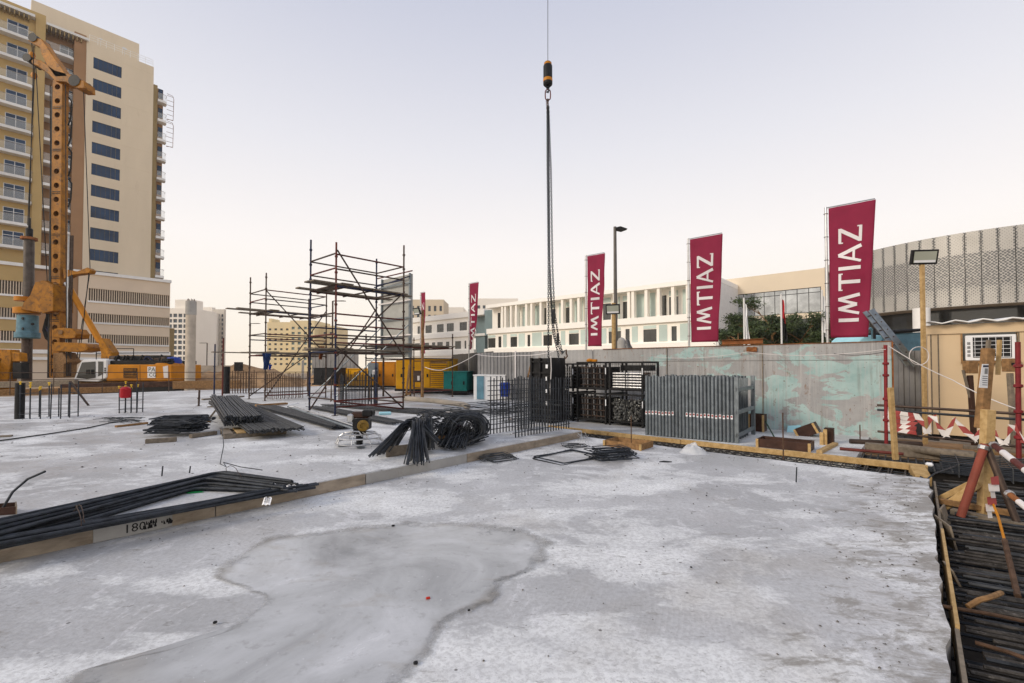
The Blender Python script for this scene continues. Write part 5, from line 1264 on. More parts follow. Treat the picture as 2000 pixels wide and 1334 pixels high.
stirrups('stirrup_pile', G(1120, 872), 5, .4, .3, .2, 'loose stirrups close to the end of the slab step', m_rebarl, .18)
wn = T('wire_tangle', G(1142, 857), 'tangle of bright tie wire at the end of the step', 'wire')
for i in range(14): p = G(U(1130, 1150), U(852, 860), U(.02, .1)); rbar(wn, [wob(p, .12), p, wob(p, .12)], .005, m_alu, 5)
for px, py, h, lab in ((1555, 942, .22, 'lone steel pin standing in the white slab'), (316, 930, .14, 'short steel pin standing in the upper slab behind the bars'), (370, 924, .10, 'stub of a bar in the upper slab behind the bent bundle')):
    p = G(px, py, 0 if px > 1000 else ZU); mb = MB(); mb.bar(p, p + V((.012, 0, h)), .009, 7); mb.build('steel_pin', m_rebar, label=lab, cat='pin', smooth=True)
mb = MB(); p = G(1298, 902, .004); mb.prism([p + V((x, y, 0)) for x, y in ((-.1, -.02), (0, .05), (.06, .02), (.12, -.03), (.03, -.05))], UP * .012); mb.build('rubber_scrap', m_black, label='flat black scrap lying on the slab before the trench', cat='scrap')
for i, (px, py, s, lab) in enumerate(((768, 1027, .018, 'dark pebble at the far rim of the puddle'), (1004, 1035, .01, 'tiny dark pebble beyond the right tip of the puddle'), (420, 1216, .014, 'dark pebble left of the puddle'), (812, 1295, .014, 'dark pebble at the near right rim of the puddle'), (916, 1192, .010, 'small pebble on the right rim of the puddle'), (1380, 968, .012, 'dark pebble on the middle of the slab'), (1350, 1108, .010, 'dark pebble on the near right part of the slab'))):
    p = G(px, py, .012); mb = MB()
    mb.lathe([(0, -.3 * s), (s, -.1 * s), (s * .9, .5 * s), (0, .8 * s)], p, 7); mb.build('pebble', m_black, label=lab, cat='pebble')
mb = MB(); p = G(836, 1168, .014); mb.bx(p, .03, .02, .015, (1, .4, 0)); mb.build('plastic_scrap', M('red_plastic', (.5, .03, .015), .4), label='red plastic scrap in the puddle', cat='scrap', bev=.004)
# crumpled clear sheet
mb = MB(); c = G(1356, 886)
for i in range(15):
    for j in range(13):
        u_, v_ = i / 7 - 1, j / 6 - 1; r_ = min(1, math.hypot(u_, v_)); mb.v.append(c + V((u_ * .26, v_ * .2 + .05, .004 + max(0, 1 - r_ ** 2) * .17 * (1 + .6 * nz(u_ * 3, v_ * 3)))))
for i in range(14):
    for j in range(12): a = i * 13 + j; mb.f.append([a, a + 13, a + 14, a + 1])
mp, tp_, bp_ = newmat('clear_plastic'); bp_.inputs['Base Color'].default_value = (.8, .82, .84, 1); bp_.inputs['Roughness'].default_value = .2; bp_.inputs['Alpha'].default_value = .55
bump(tp_, bp_, noise(tp_, coords(tp_), 14, 5), .6, .02)
mb.build('plastic_sheet', mp, label='crumpled clear plastic sheet beside the trench', cat='plastic sheet', smooth=True)

# ================================================================== trench, its timbers and rebar
tb_ = T('timber_rail', AB(10.38, 3, 0), 'long yellow timber running along the trench edge', 'timber')
b = -.12; k = 0
while b < 7.6:
    e = min(b + U(1.6, 2.3), 7.65); mb = MB(); mb.ob(AB(10.1 + U(-.01, .01), b, -.04 - .002 * k), DB * (e - b - .01), DA * .095, UP * (.10 + U(-.008, .008))); mb.build('beam', m_wood, tb_, bev=.006); b = e; k += 1
tr = T('trench_rebar', AB(10.1, 3, -.2), 'row of paired bars bridging the trench beside the slab', 'rebar')
b = -.05
while b < 7.4:
    for d in (0, .035): rbar(tr, [AB(9.22, b + d + U(-.01, .01), -.025 + U(-.01, .01)), AB(10.3, b + d + U(-.03, .03), -.05)], .012, m_rebard)
    b += U(.15, .2)
for k in range(7): rbar(tr, [AB(9.42 + k * .095, -.1, -.075 - .03 * (k % 2)), AB(9.42 + k * .095, 7.5, -.075 - .03 * (k % 2))], .012, m_rebar)
# second bay of bars to the right of it
t2 = T('trench_rebar', AB(11.3, .3, -.2), 'crossed bars in the open bay behind the trench timber', 'rebar')
for k in range(12): rbar(t2, [AB(10.45, .78 - k * .11, -.05 + U(-.02, .02)), AB(11.5, .80 - k * .11, -.05)], .012, m_rebarl)
for k in range(8): rbar(t2, [AB(10.6 + k * .12, .84, -.10), AB(10.6 + k * .12, -1.6, -.10)], .012, m_rebar)
mb = MB(); mb.beam(G(1600, 884, .03), G(1632, 868, .03), .1, .09); mb.build('timber_bearer', m_wood, label='short yellow timber crossing behind the trench rail', cat='timber', bev=.006)
mb = MB(); mb.beam(G(1790, 915, .0), G(1804, 940, -.1), .2, .16); mb.build('timber_bearer', m_wood, label='splintered yellow timber end at the slab corner', cat='timber', bev=.01)
mb = MB(); mb.bar(G(1640, 876, .05), G(1765, 887, .05), .03, 8); mb.build('scaffold_tube', m_red, label='red tube lying behind the trench timber', cat='tube', smooth=True)
# open-topped formwork boxes
def fbox(name, c, w, d, h, u, label, mat, t=.02, rot=None, bars=None, closed=False):
    c = V(c); u = V(u).normalized(); w_ = V((-u.y, u.x, 0)); up = UP
    if rot: up = (UP + u * rot).normalized(); u = (u - up * u.dot(up)).normalized()
    root = T(name, c, label, 'formwork box')
    for s in (-1, 1):
        mb = MB(); mb.ob(c + u * (s * w / 2 - t / 2) - w_ * d / 2, u * t, w_ * d, up * h); mb.build('side', mat, root, bev=.004)
        mb = MB(); mb.ob(c - u * (w / 2 - t / 2 - .001) + w_ * (s * d / 2 - t / 2), u * (w - t - .002), w_ * t, up * (h - .004)); mb.build('side', mat, root, bev=.004)
        mb = MB(); mb.ob(c + u * (s * w / 2 - .025) - w_ * (d / 2 + .045), u * .05, w_ * .03, up * h * .98); mb.build('batten', m_wood, root, bev=.004)
    if closed: mb = MB(); mb.ob(c - u * w / 2 - w_ * d / 2 + up * .01, u * w, w_ * d, up * t); mb.build('bottom', mat, root)
    return root
fbox('formwork_box', G(1228, 872), .82, .55, .13, -DB, 'shallow brown formwork frame around a floor opening', m_woodb)
fbox('formwork_box', G(1534, 876), .92, .5, .19, -DB, 'dark plywood formwork box behind the trench timber', m_ply)
fbox('formwork_box', G(1480, 842), .34, .34, .45, -DB, 'tall brown plywood box beside the galvanised stack', m_ply)
fbox('formwork_box', G(1583, 852) + UP * .02, .42, .4, .26, -DB, 'tipped dark plywood box against the turquoise wall', m_ply, rot=-.5, closed=True)
mb = MB(); mb.bx(G(1620, 868) + UP * .18, .17, .16, .36, -DB); mb.build('plywood_post', m_ply, label='upright dark plywood box column by the short timbers', cat='formwork', bev=.006)
for i, px in enumerate((1605, 1612)): mb = MB(); mb.bx(G(px, 870) + UP * (.14 + .03 * i), .07, .06, .28 + .06 * i, -DB); mb.build('timber_stub', m_wood, label=['shorter yellow timber stub beside the plywood column', 'taller yellow timber stub touching the plywood column'][i], cat='timber', bev=.005)
mb = MB(); c = G(1552, 845); mb.poly([c + V((x, y, z)) for x, y, z in ((-.2, 0, .01), (.15, -.05, .02), (.22, .1, .18), (-.1, .12, .16))], [[0, 1, 2, 3]]); mb.build('tarp', m_lblue, label='light blue sheet crumpled against the wall foot', cat='tarp')
mb = MB(); mb.bar(G(1518, 868) + UP * .05, G(1494, 842) + UP * .28, .016, 7); mb.build('hammer_handle', M('dark_green', (.012, .06, .03), .5), label='dark green handle leaning on the plywood formwork box', cat='handle', smooth=True)
for px, py, h, lab in ((1233, 868, .62, 'thin steel stake at the shallow formwork frame'), (1530, 898, .85, 'thin steel stake beside the dark formwork box'), (1680, 865, .4, 'thin dark stake before the turquoise wall')):
    p = G(px, py); mb = MB(); mb.bar(p, p + UP * h, .011, 6); mb.build('steel_stake', m_rebark, label=lab, cat='stake')
mb = MB(); mb.bar(G(1660, 862, .06), G(1800, 868, .06), .055, 10); mb.build('steel_pipe', m_tube, label='grey pipe lying along the foot of the turquoise wall', cat='pipe', smooth=True)
mb = MB(); mb.beam(G(1690, 874, .03), G(1905, 893, .03), .2, .2); mb.build('timber_sleeper', m_woodg, label='grey timber sleeper lying before the barrier', cat='timber', bev=.01)
mb = MB(); mb.bar(G(1745, 872, .09), G(1905, 892, .09), .075, 14); mb.build('concrete_pipe', m_woodg, label='grey pipe lying behind the rebar pit', cat='pipe', smooth=True)
# ================================================================== stillages, steel column form, galvanised stack
YU = .012
SPn = Plane(AB(11.6, 0, 0), DB)                      # front plane of the stillages
def stillage(s0, s1, z0, h, dep, off, label, fill):
    root = T('stillage', SPn.pt((s0 + s1) / 2, z0, off), label, 'stillage', 'mesh stillages')
    pl = SPn; fr = .05
    for (s, o) in ((s0, off), (s1 - fr, off), (s0, off - dep), (s1 - fr, off - dep)):
        mb = MB(); pbox(mb, pl, s, s + fr, z0, z0 + h, o - fr, o); mb.build('post', m_black, root)
    for z in (z0 + .1, z0 + h - fr):
        mb = MB(); pbox(mb, pl, s0 + fr, s1 - fr, z, z + fr, off - fr + .002, off - .002); mb.build('rail', m_black, root)
        for s in (s0, s1 - fr): mb = MB(); pbox(mb, pl, s + .002, s + fr - .002, z, z + fr, off - dep, off - fr); mb.build('rail', m_black, root)
    mb = MB(); pbox(mb, pl, s0 + fr, s1 - fr, z0 + .08, z0 + .1, off - dep + fr, off - fr); mb.build('floor', m_black, root)
    for sd in range(2):
        mb = MB()
        n = 10
        if sd == 0:
            for i in range(1, n): x = s0 + (s1 - s0) * i / n; mb.bar(pl.pt(x, z0 + .12, off - .02), pl.pt(x, z0 + h, off - .02), .0035 if i != n // 2 else .014, 4)
            for i in range(1, 9): z = z0 + .12 + (h - .12) * i / 9; mb.bar(pl.pt(s0, z, off - .017), pl.pt(s1, z, off - .017), .0035, 4)
        else:
            for i in range(1, 8): o = off - dep * i / 8; mb.bar(pl.pt(s0 + .01, z0 + .12, o), pl.pt(s0 + .01, z0 + h, o), .0035, 4)
            for i in range(1, 9): z = z0 + .12 + (h - .12) * i / 9; mb.bar(pl.pt(s0 + .013, z, off), pl.pt(s0 + .013, z, off - dep), .0035, 4)
        mb.build('wire_mesh', m_black, root, kind='stuff')
    lab = MB(); pbox(lab, pl, s0 + .004, s0 + .03, z0 + h * .6, z0 + h * .8, off + .001, off + .004); lab.build('label_plate', m_plast, root)
    if fill == 'tubes':
        for k in range(6):
            for d in range(5):
                z = z0 + .17 + k * .078; o = off - .12 - d * .12
                mb = MB(); mb.bar(pl.pt(s0 + .07, z, o), pl.pt(s1 - .07, z, o), .034, 8); mb.build('tube', m_alu if d == 0 else m_tube, root, smooth=True)
    if fill == 'tubes': mb = MB(); pbox(mb, pl, s0 + .06, s1 - .06, z0 + .64, z0 + h - .1, off - dep + .06, off - .6); mb.build('dark_backing', m_black, root)  # black backing block added to darken the depth behind the tubes
    if fill == 'clamps':
        for k in range(230):
            c = pl.pt(U(s0 + .08, s1 - .08), U(z0 + .14, z0 + h - .16), off - U(.06, .16)); a, _ = perp(V((U(-1, 1), U(-1, 1), U(-1, 1))).normalized())
            if k == 0: mbc = MB()
            mbc.ring(c, a, .034, .010, 7, 4); mbc.bx(c + a * .02, .06, .03, .02, a)
        mbc.build('clamp_heap', m_clamp, root, kind='stuff')
        mb = MB(); pbox(mb, pl, s0 + .06, s1 - .06, z0 + .11, z0 + h - .22, off - dep + .06, off - .17); mb.build('clamp_core', m_black, root)
    if fill == 'props':
        for k in range(9):
            s = s0 + .1 + (s1 - s0 - .2) * k / 8; mb = MB(); mb.bar(pl.pt(s, z0 + .12, off - .16 - .04 * (k % 3)), pl.pt(s, z0 + h - .1, off - .16 - .05 * (k % 2)), .026, 7); mb.build('prop', m_tube if k % 2 else m_fence, root, smooth=True)
        for k in range(4): z = z0 + .2 + k * .17; mb = MB(); pbox(mb, pl, s0 + .08, s1 - .08, z, z + .03, off - .14, off - .1); mb.build('bar', m_tube, root)
        mb = MB(); pbox(mb, pl, s0 + .06, s1 - .06, z0 + .11, z0 + h - .15, off - dep + .06, off - .4); mb.build('dark_backing', m_black, root)  # solid black backing that darkens the rack behind the props
    if fill == 'planks':
        for k in range(11):
            z = z0 + .12 + k * .05; mb = MB(); pbox(mb, pl, s0 + .1, s1 - .12, z, z + .03, off - dep + .1, off - .08 - .05 * R()); mb.build('panel', m_alu if k % 2 else m_tube, root)
        mb = MB(); pbox(mb, pl, s0 + .06, s1 - .06, z0 + .11, z0 + h - .1, off - dep + .06, off - .3); mb.build('dark_backing', m_black, root)  # black backing again, darkening the rack behind the panels
        for k in range(5): s = s0 + .12 + k * .09; mb = MB(); mb.bar(pl.pt(s, z0 + .12, off - .06), pl.pt(s, z0 + h - .1, off - .06), .022, 7); mb.build('prop', m_alu, root, smooth=True)
    return root
def ss(px, py=800, off=0): return SPn.s(px, py, off)
c3a, c3b = ss(1256), ss(1189); c2a, c2b = ss(1184), ss(1126); c1a, c1b = ss(1118), ss(1076)
stillage(c3a, c3b, YU, .90, 1.0, 0, 'lower mesh stillage filled with zinc clamps', 'clamps')
stillage(c3a - .0, c3b, YU + .91, .90, 1.0, 0, 'upper mesh stillage filled with white tubes', 'tubes')
stillage(c2a, c2b, YU, .90, 1.0, .0, 'lower mesh stillage of steel props, middle stack', 'props')
stillage(c2a, c2b, YU + .91, .90, 1.0, .0, 'upper mesh stillage of steel props, middle stack', 'props')
stillage(c1a, c1b, YU, .90, .8, -.05, 'lower mesh stillage with pale panels, beside the black column form', 'planks')
stillage(c1a, c1b, YU + .91, .86, .8, -.05, 'upper mesh stillage with pale panels under the hanging chains', 'planks')
mb = MB(); mb.lathe([(0, 0), (.10, 0), (.11, .05), (.06, .09), (0, .1)], SPn.pt(ss(1142), YU + 1.815, -.3), 12); mb.bx(SPn.pt(ss(1150), YU + 1.85, -.3), .2, .1, .07, DB); mb.build('work_gloves', m_yel, label='orange gloves lying on top of the middle stillage', cat='gloves', bev=.01)
# black steel column form
cf = T('column_form', G(1060, 835), 'tall black steel column form left of the stillages', 'formwork')
CPn = Plane(AB(10.75, 0, 0), DB); a0, a1 = CPn.s(1079, 800), CPn.s(1038, 800)
mb = MB(); pbox(mb, CPn, a0, a1, 0.02, 1.93, -.05, 0); mb.build('face', m_black, cf)
for s in (a0, a1 - .06, (a0 + a1) / 2): mb = MB(); pbox(mb, CPn, s, s + .06, .02, 1.94, .002, .07); mb.build('rib', m_black, cf)
for k in range(6): mb = MB(); pbox(mb, CPn, a0 + .07, a1 - .07, .15 + k * .33, .2 + k * .33, .003, .06); mb.build('stiffener', m_black, cf)
mb = MB(); mb.ob(CPn.pt(a0 - .004, .02, 0), -CPn.n * .65, DB * .03, UP * 1.92); mb.build('side', m_black, cf)
for k in range(4): mb = MB(); pbox(mb, CPn, a0 + .12, a0 + .2, .55 + k * .36, .66 + k * .36, .062, .066); mb.build('stencil', m_plast, cf)
# white strap hanging beside it
mb = MB(); p = CPn.pt(a0 - .02, 1.96, .1); mb.path([p + UP * .02, p + V((.01, -.02, -.35)), p + V((-.02, 0, -.9)), p + V((.0, -.02, -1.3)), p + V((-.01, 0, -1.9))], .014, 6); mb.build('strap', m_tapew, label='white strap hanging down the black column form', cat='strap', smooth=True)
mb = MB(); mb.beam(Q(1031, 737, 15), Q(1038, 706, 15), .08, .05); mb.build('timber_plank', m_woodb, label='orange brown plank leaning on the hoarding by the column form', cat='plank')
# galvanised panels stacked on edge
gl, gr_, gk = G(1260, 849, YU), G(1434, 865, YU), G(1468, 848, YU)
GPn = Plane(gr_, (gl - gr_)); gw = (gl - gr_).length; ge = (gk - gr_); gs = T('galvanised_panel_stack', (gl + gk) / 2, 'bundle of upright galvanised ribbed panels with red and white stickers', 'panel stack')
n = 25
for k in range(n):
    s = gw * (k + .5) / n; z1 = 1.43 + U(-.012, .02); dz = U(0, .02)
    for row in (0, 1):
        o = .0 if row == 0 else -ge.length * .92
        p = GPn.pt(s, YU + dz, o); mb = MB()
        w_ = gw / n * .92; prof = [(-w_ / 2, -.03), (-w_ / 2, 0), (-w_ * .28, .018), (-w_ * .1, .024), (w_ * .1, .024), (w_ * .28, .018), (w_ / 2, 0), (w_ / 2, -.03)]
        mb.prism([p + GPn.d * x + GPn.n * y for x, y in prof], UP * z1); rib = mb.build('rib', m_galv, gs, smooth=True)
        if row == 0 and (k < 13 or k > 15):
            mb = MB(); z = .44 + .002 * (k % 3) ; z = .50
            mb.quad(p + GPn.d * (-w_ * .3) + GPn.n * .0265 + UP * (z), p + GPn.d * (w_ * .3) + GPn.n * .0265 + UP * z, p + GPn.d * (w_ * .3) + GPn.n * .0265 + UP * (z + .09), p + GPn.d * (-w_ * .3) + GPn.n * .0265 + UP * (z + .09)); stk = mb.build('sticker', m_plast, rib)
            mb = MB(); mb.quad(p + GPn.d * (-w_ * .22) + GPn.n * .0285 + UP * (z + .035), p + GPn.d * (w_ * .22) + GPn.n * .0285 + UP * (z + .035), p + GPn.d * (w_ * .22) + GPn.n * .0285 + UP * (z + .075), p + GPn.d * (-w_ * .22) + GPn.n * .0285 + UP * (z + .075)); mb.build('sticker_band', m_taper, stk)
en = ge.normalized(); eo = V((en.y, -en.x, 0))
for z in (.12, .62, 1.12): mb = MB(); mb.ob(gr_ - en * .0 + eo * .03 + UP * z, ge * .98, eo * .05, UP * .09); mb.build('cross_rail', m_galv, gs, bev=.006)
for f in (0.0, .96): mb = MB(); mb.ob(gr_ + ge * f + eo * .002 + UP * .0, en * .06, eo * .09, UP * 1.45); mb.build('end_post', m_galv, gs, bev=.006)
for k in range(6): mb = MB(); mb.ob(gr_ + ge * (.12 + .14 * k) - eo * .06, en * .02, eo * .05, UP * 1.4); mb.build('inner_rib', m_galv, gs)
mb = MB(); mb.ob(gr_ + ge * .03 - eo * (gw - .1), ge * .85, eo * (gw - .3), UP * 1.2); mb.build('inner_pack', m_fenced, gs)

# ================================================================== hook block, chains and cable
HX = Q(1070, 140, 12.6); hk = T('crane_hook', Q(1070, 200, 12.6), 'crane headache ball with four chains hanging from a cable', 'crane hook')
mb = MB(); mb.bar(Q(1070, 122, 12.6), Q(1070, -260, 12.6), .009, 6); mb.build('cable', m_rebar, hk)
b0 = Q(1070, 168, 12.6)
mb = MB(); mb.lathe([(0, 0), (.09, .0), (.128, .04), (.13, .1), (.127, .18), (.127, .56), (.105, .59), (.105, .65), (.06, .69), (.0, .69)], b0, 20); wgt = mb.build('weight', m_black, hk, smooth=True)
mb = MB(); mb.lathe([(.1285, .11), (.1315, .12), (.1315, .19), (.1285, .2)], b0, 20); mb.build('yellow_band', m_yel, wgt, smooth=True)
mb = MB(); mb.lathe([(.107, .592), (.1075, .64), (.085, .672), (.05, .695)], b0, 20); mb.build('yellow_band', m_yel, wgt, smooth=True)
mb = MB(); mb.lathe([(.05, -.06), (.035, -.02), (.03, .02)], b0, 10); mb.path([b0 + V((0, 0, -.05)), b0 + V((.03, 0, -.12)), b0 + V((.01, 0, -.18)), b0 + V((-.04, 0, -.16))], .025, 8); mb.build('hook', m_rebar, hk, smooth=True)
def oval(c, up, side, h, w, r, n=14): 
    return [c + up * (math.sin(2 * math.pi * i / n) * w + (h - w) * (1 if math.sin(2 * math.pi * i / n) > 0 else -1) * (1 if abs(math.sin(2 * math.pi * i / n)) > .01 else 0)) + side * math.cos(2 * math.pi * i / n) * w for i in range(n)]
lc = b0 + V((0, 0, -.25)); mb = MB(); mb.loop(oval(lc, UP, V((1, 0, 0)), .15, .075, .016), .016, 8); mb.build('master_link', m_red, hk, smooth=True)
mb = MB()
for k in range(9): mb.ring(lc + V((U(-.03, .03), U(-.03, .03), -.16 - k * .03)), V((U(-1, 1), U(-1, 1), U(-.3, .3))), .034, .011, 9, 5)
mb.build('coupling', m_rebark, hk, smooth=True)
def chain(pts, pitch=.062, r=.0075):
    mb = MB(); P = [V(p) for p in pts]; acc = 0; k = 0
    for i in range(len(P) - 1):
        d = P[i + 1] - P[i]; L = d.length; d.normalize(); a, c_ = perp(d); x = acc
        while x < L:
            c = P[i] + d * x; sd = (a + c_ * .35).normalized() if k % 2 else (c_ - a * .35).normalized()
            mb.loop(oval(c, d, sd, .045, .021, r, 10), r, 4); x += pitch; k += 1
        acc = x - L
    return mb.build('chain', m_rebar, hk, smooth=True)
t0_ = lc + V((0, 0, -.42))
chain([t0_ + V((-.02, 0, .05)), Q(1069, 320, 12.6), Q(1071, 500, 12.6), Q(1071, 706, 12.6)])
chain([t0_ + V((.0, .03, .05)), Q(1072, 320, 12.65), Q(1074, 560, 12.65), Q(1080, 650, 12.6), Q(1090, 690, 12.6), Q(1092, 706, 12.6)])
chain([t0_ + V((.02, 0, .05)), Q(1076, 330, 12.55), Q(1079, 520, 12.55), Q(1083, 610, 12.5), Q(1091, 660, 12.5), Q(1099, 692, 12.5)])
chain([t0_ + V((.01, -.03, .05)), Q(1071, 330, 12.6), Q(1073, 500, 12.6), Q(1079, 620, 12.55), Q(1086, 668, 12.5), Q(1098, 690, 12.5), Q(1104, 684, 12.5)])
mb = MB(); p = Q(1106, 690, 12.5); mb.path([p + V((0, 0, .1)), p, p + V((.03, 0, -.08)), p + V((-.02, 0, -.14)), p + V((-.06, 0, -.09))], .02, 8); mb.build('sling_hook', m_rebark, hk, smooth=True)

# ================================================================== banners
def letters():
    # strokes in a unit-high alphabet, each (polygons, advance)
    def st(x0, y0, x1, y1, w): 
        d = V((x1 - x0, y1 - y0, 0)).normalized(); n = V((-d.y, d.x, 0)) * w / 2
        return [(x0 + n.x, y0 + n.y), (x1 + n.x, y1 + n.y), (x1 - n.x, y1 - n.y), (x0 - n.x, y0 - n.y)]
    I = ([st(.1, 0, .1, 1, .17)], .34)
    Mm = ([st(.08, 0, .30, 1, .13), st(.30, 1, .52, .12, .16), st(.52, .12, .76, 1, .13), st(.76, 1, .98, 0, .16)], 1.18)
    Tt = ([st(.42, 0, .42, .87, .17), st(.0, .93, .84, .93, .13), st(.03, .80, .03, .95, .06), st(.81, .80, .81, .95, .06)], .98)
    A = ([st(.06, 0, .40, 1, .12), st(.40, 1, .80, 0, .17), st(.20, .32, .62, .32, .11)], .98)
    Z = ([st(.02, .94, .74, .94, .13), st(.68, .94, .08, .06, .17), st(.02, .06, .78, .06, .13), st(.76, .03, .76, .2, .06), st(.03, .80, .03, .97, .06)], .8)
    out, x = [], 0
    for k in (I, Mm, Tt, I, A, Z):
        out.append([[(a + x, b) for a, b in p] for p in k[0]]); x += k[1]
    return out, x
LET, LW = letters()
def subdiv(poly, n=14):                                # split a stroke so it follows the cloth
    a, b, c, d = [V((*p, 0)) for p in poly]; res = []
    for i in range(n):
        t0, t1 = i / n, (i + 1) / n; res.append([a.lerp(b, t0), a.lerp(b, t1), d.lerp(c, t1), d.lerp(c, t0)])
    return res
def banner(px, ytop, Y, zbot, wid, label, shear, billow, seed, d=None, flip=False, basez=-.3):
    base = Q(px, 700, Y); zt = Q(px, ytop, Y).z; zb = Q(px, zbot, Y).z; d = d or -DB; n = V((d.y, -d.x, 0))
    if n.dot(-base) < 0: n = -n
    root = T('banner', (base.x, Y, basez), label, 'banner', 'maroon banners')
    o = V((base.x, Y, 0))
    mb = MB(); mb.bar(o + UP * basez, o + UP * zt, .04, 10); pole = mb.build('pole', m_alu, root, smooth=True)
    mb = MB(); mb.bar(o + UP * (zt - .02), o + d * (wid + .05) + UP * (zt - .02), .018, 8); mb.build('arm', m_alu, root)
    H = zt - zb - .04
    def P(u, v, off=0.0):                              # u across 0..1, v down 0..1
        sh = shear(v) if callable(shear) else shear * v
        w = wid * (1 - sh); x = .07 + u * w
        y = billow * math.sin(v * 4.2 + seed + u * 2.0) * (.15 + v) * (.3 + .7 * u) + .032 * math.sin(v * 10 + u * 5 + seed) * (.2 + v) + .022 * nz(u * 3 + seed * 9, v * 7, seed) + .012 * nz(u * 9, v * 3 + seed, 3)
        return o + d * x + n * (y + off) + UP * (zt - .05 - v * H - .02 * u * v)
    mb = MB(); nu, nv = 14, 40
    for j in range(nv + 1):
        for i in range(nu + 1): mb.v.append(P(i / nu, j / nv))
    for j in range(nv):
        for i in range(nu): a = j * (nu + 1) + i; mb.f.append([a, a + 1, a + nu + 2, a + nu + 1])
    cl = mb.build('cloth', m_flag, root, smooth=True)
    sm = cl.modifiers.new('solid', 'SOLIDIFY'); sm.thickness = .003; sm.offset = 0
    lh = .52; v1, v0 = .885, .165
    for L_ in LET:
        mb = MB()
        for p in L_:
            for s in subdiv(p):
                pts = []
                for q_ in s:
                    v = v1 - (q_.x / LW) * (v1 - v0); u = .74 - q_.y * lh
                    pts.append(P(u, v, .016))
                mb.poly(pts, [[0, 1, 2, 3]])
        mb.build('letter', m_letter, cl)
    for k in range(6): v = .04 + k * .18; mb = MB(); c = P(0, v); mb.ring(V((o.x, o.y, c.z)), UP, .055, .008, 10, 5); mb.build('pole_ring', m_tube, pole)
    return root
banner(1617, 405, 13.7, 659, 1.12, 'nearest maroon IMTIAZ banner, right above the turquoise wall', .20, .05, 0.3)
banner(1346, 466, 17.3, 668, 1.18, 'maroon IMTIAZ banner in front of the school end wall', .15, .05, 1.7)
banner(1145, 499, 20.0, 676, .88, 'maroon IMTIAZ banner between the hanging chains and the tall lamp post', .18, .06, 2.2)
banner(916, 553, 26.0, 682, .72, 'maroon banner twisted to a point, left of the chains', lambda v: min(.95, v * v * .75 + .2 * v), .12, .4)
banner(821, 571, 30.0, 690, .42, 'narrow dark maroon banner hanging edge-on behind the low scaffold', .0, .06, 2.9)

# ================================================================== lamps and posts
def flood(parent, c, face, w, h, m=None):
    f = V(face).normalized(); s = V((f.y, -f.x, 0)).normalized(); u = s.cross(f).normalized()
    if u.z < 0: u = -u
    c = V(c); mb = MB(); mb.ob(c - s * w / 2 - u * h / 2, s * w, u * h, -f * .07); hd = mb.build('flood_lamp', m_black, parent, bev=.008)
    mb = MB(); mb.ob(c - s * w * .42 - u * h * .38 + f * .002, s * w * .84, u * h * .76, f * .004); mb.build('lens', m_glassl, hd)
    mb = MB(); mb.ob(c - s * w * .40 - u * h * .37 + f * .007, s * w * .80, u * h * .16, f * .003); mb.build('reflector', m_plast, hd)
    mb = MB(); mb.path([c - s * w * .3 - f * .08, c - f * .16 - u * h * .5, c + s * w * .3 - f * .08], .01, 5); mb.build('bracket', m_black, hd)
m_glassl = glassm('lamp_lens', (.34, .36, .30), .15)
p = Q(1809, 820, 10.35); zt = Q(1809, 515, 10.35).z
lp_ = T('floodlight_post', (p.x, 10.35, -.1), 'yellow timber post with a floodlight beside the cabin', 'floodlight')
mb = MB(); mb.ob(V((p.x - .045, 10.35, -.1)), V((.085, 0, 0)), V((0, .06, 0)), UP * (zt + .1)); mb.build('post', m_wood, lp_, bev=.006)
flood(lp_, (p.x + .0, 10.3, Q(1809, 503, 10.35).z), (-.12, -1, -.22), .55, .33)
p = Q(1199, 700, 16.5); zt = Q(1199, 592, 16.5).z
lp2 = T('floodlight_post', (p.x, 16.5, -.3), 'timber post with a floodlight behind the wall, left of the school', 'floodlight')
mb = MB(); mb.bar((p.x, 16.5, -.3), (p.x, 16.5, zt), .075, 10); mb.build('post', m_wood, lp2, smooth=True)
flood(lp2, (p.x - .06, 16.38, Q(1199, 605, 16.5).z), (-.35, -1, -.3), .5, .36)
for k in range(3): mb = MB(); mb.ring((p.x - .02, 16.5, 2.1 + .05 * k), (.2, .1, 1), .12, .012, 14, 5); mb.build('rope_coil', m_tapew, lp2)
p = Q(825, 760, 19.5); zt = Q(825, 606, 19.5).z
lp3 = T('floodlight_post', (p.x, 19.5, .16), 'slim timber post with a floodlight before the narrow banner', 'floodlight')
mb = MB(); mb.bar((p.x, 19.5, .16), (p.x, 19.5, zt), .06, 8); mb.build('post', m_woodb, lp3, smooth=True); flood(lp3, (p.x - .25, 19.4, Q(820, 609, 19.5).z), (-.9, -1, -.5), .42, .3)
# round grey post wrapped with cloth next to the lamp post
p = Q(1214, 700, 16.1); zt = Q(1214, 664, 16.1).z
wp = T('wrapped_post', (p.x, 16.1, -.3), 'grey round post wrapped with cloth beside the timber lamp post', 'post')
mb = MB(); mb.lathe([(.15, -.3), (.15, zt - .05), (.1, zt + .05), (0, zt + .1)], (p.x, 16.1, 0), 16); mb.build('shaft', m_conc, wp, smooth=True)
mb = MB()
for i in range(9):
    for j in range(11): u_, v_ = i / 8, j / 10; mb.v.append(V((p.x + .12 + u_ * .12 + .25 * v_ * u_ + .03 * nz(u_ * 5, v_ * 5), 16.0 - .05 * math.sin(u_ * 6), zt + .02 - v_ * .62)))
for i in range(8):
    for j in range(10): a = i * 11 + j; mb.f.append([a, a + 11, a + 12, a + 1])
mb.build('hanging_cloth', m_fence, wp, smooth=True)
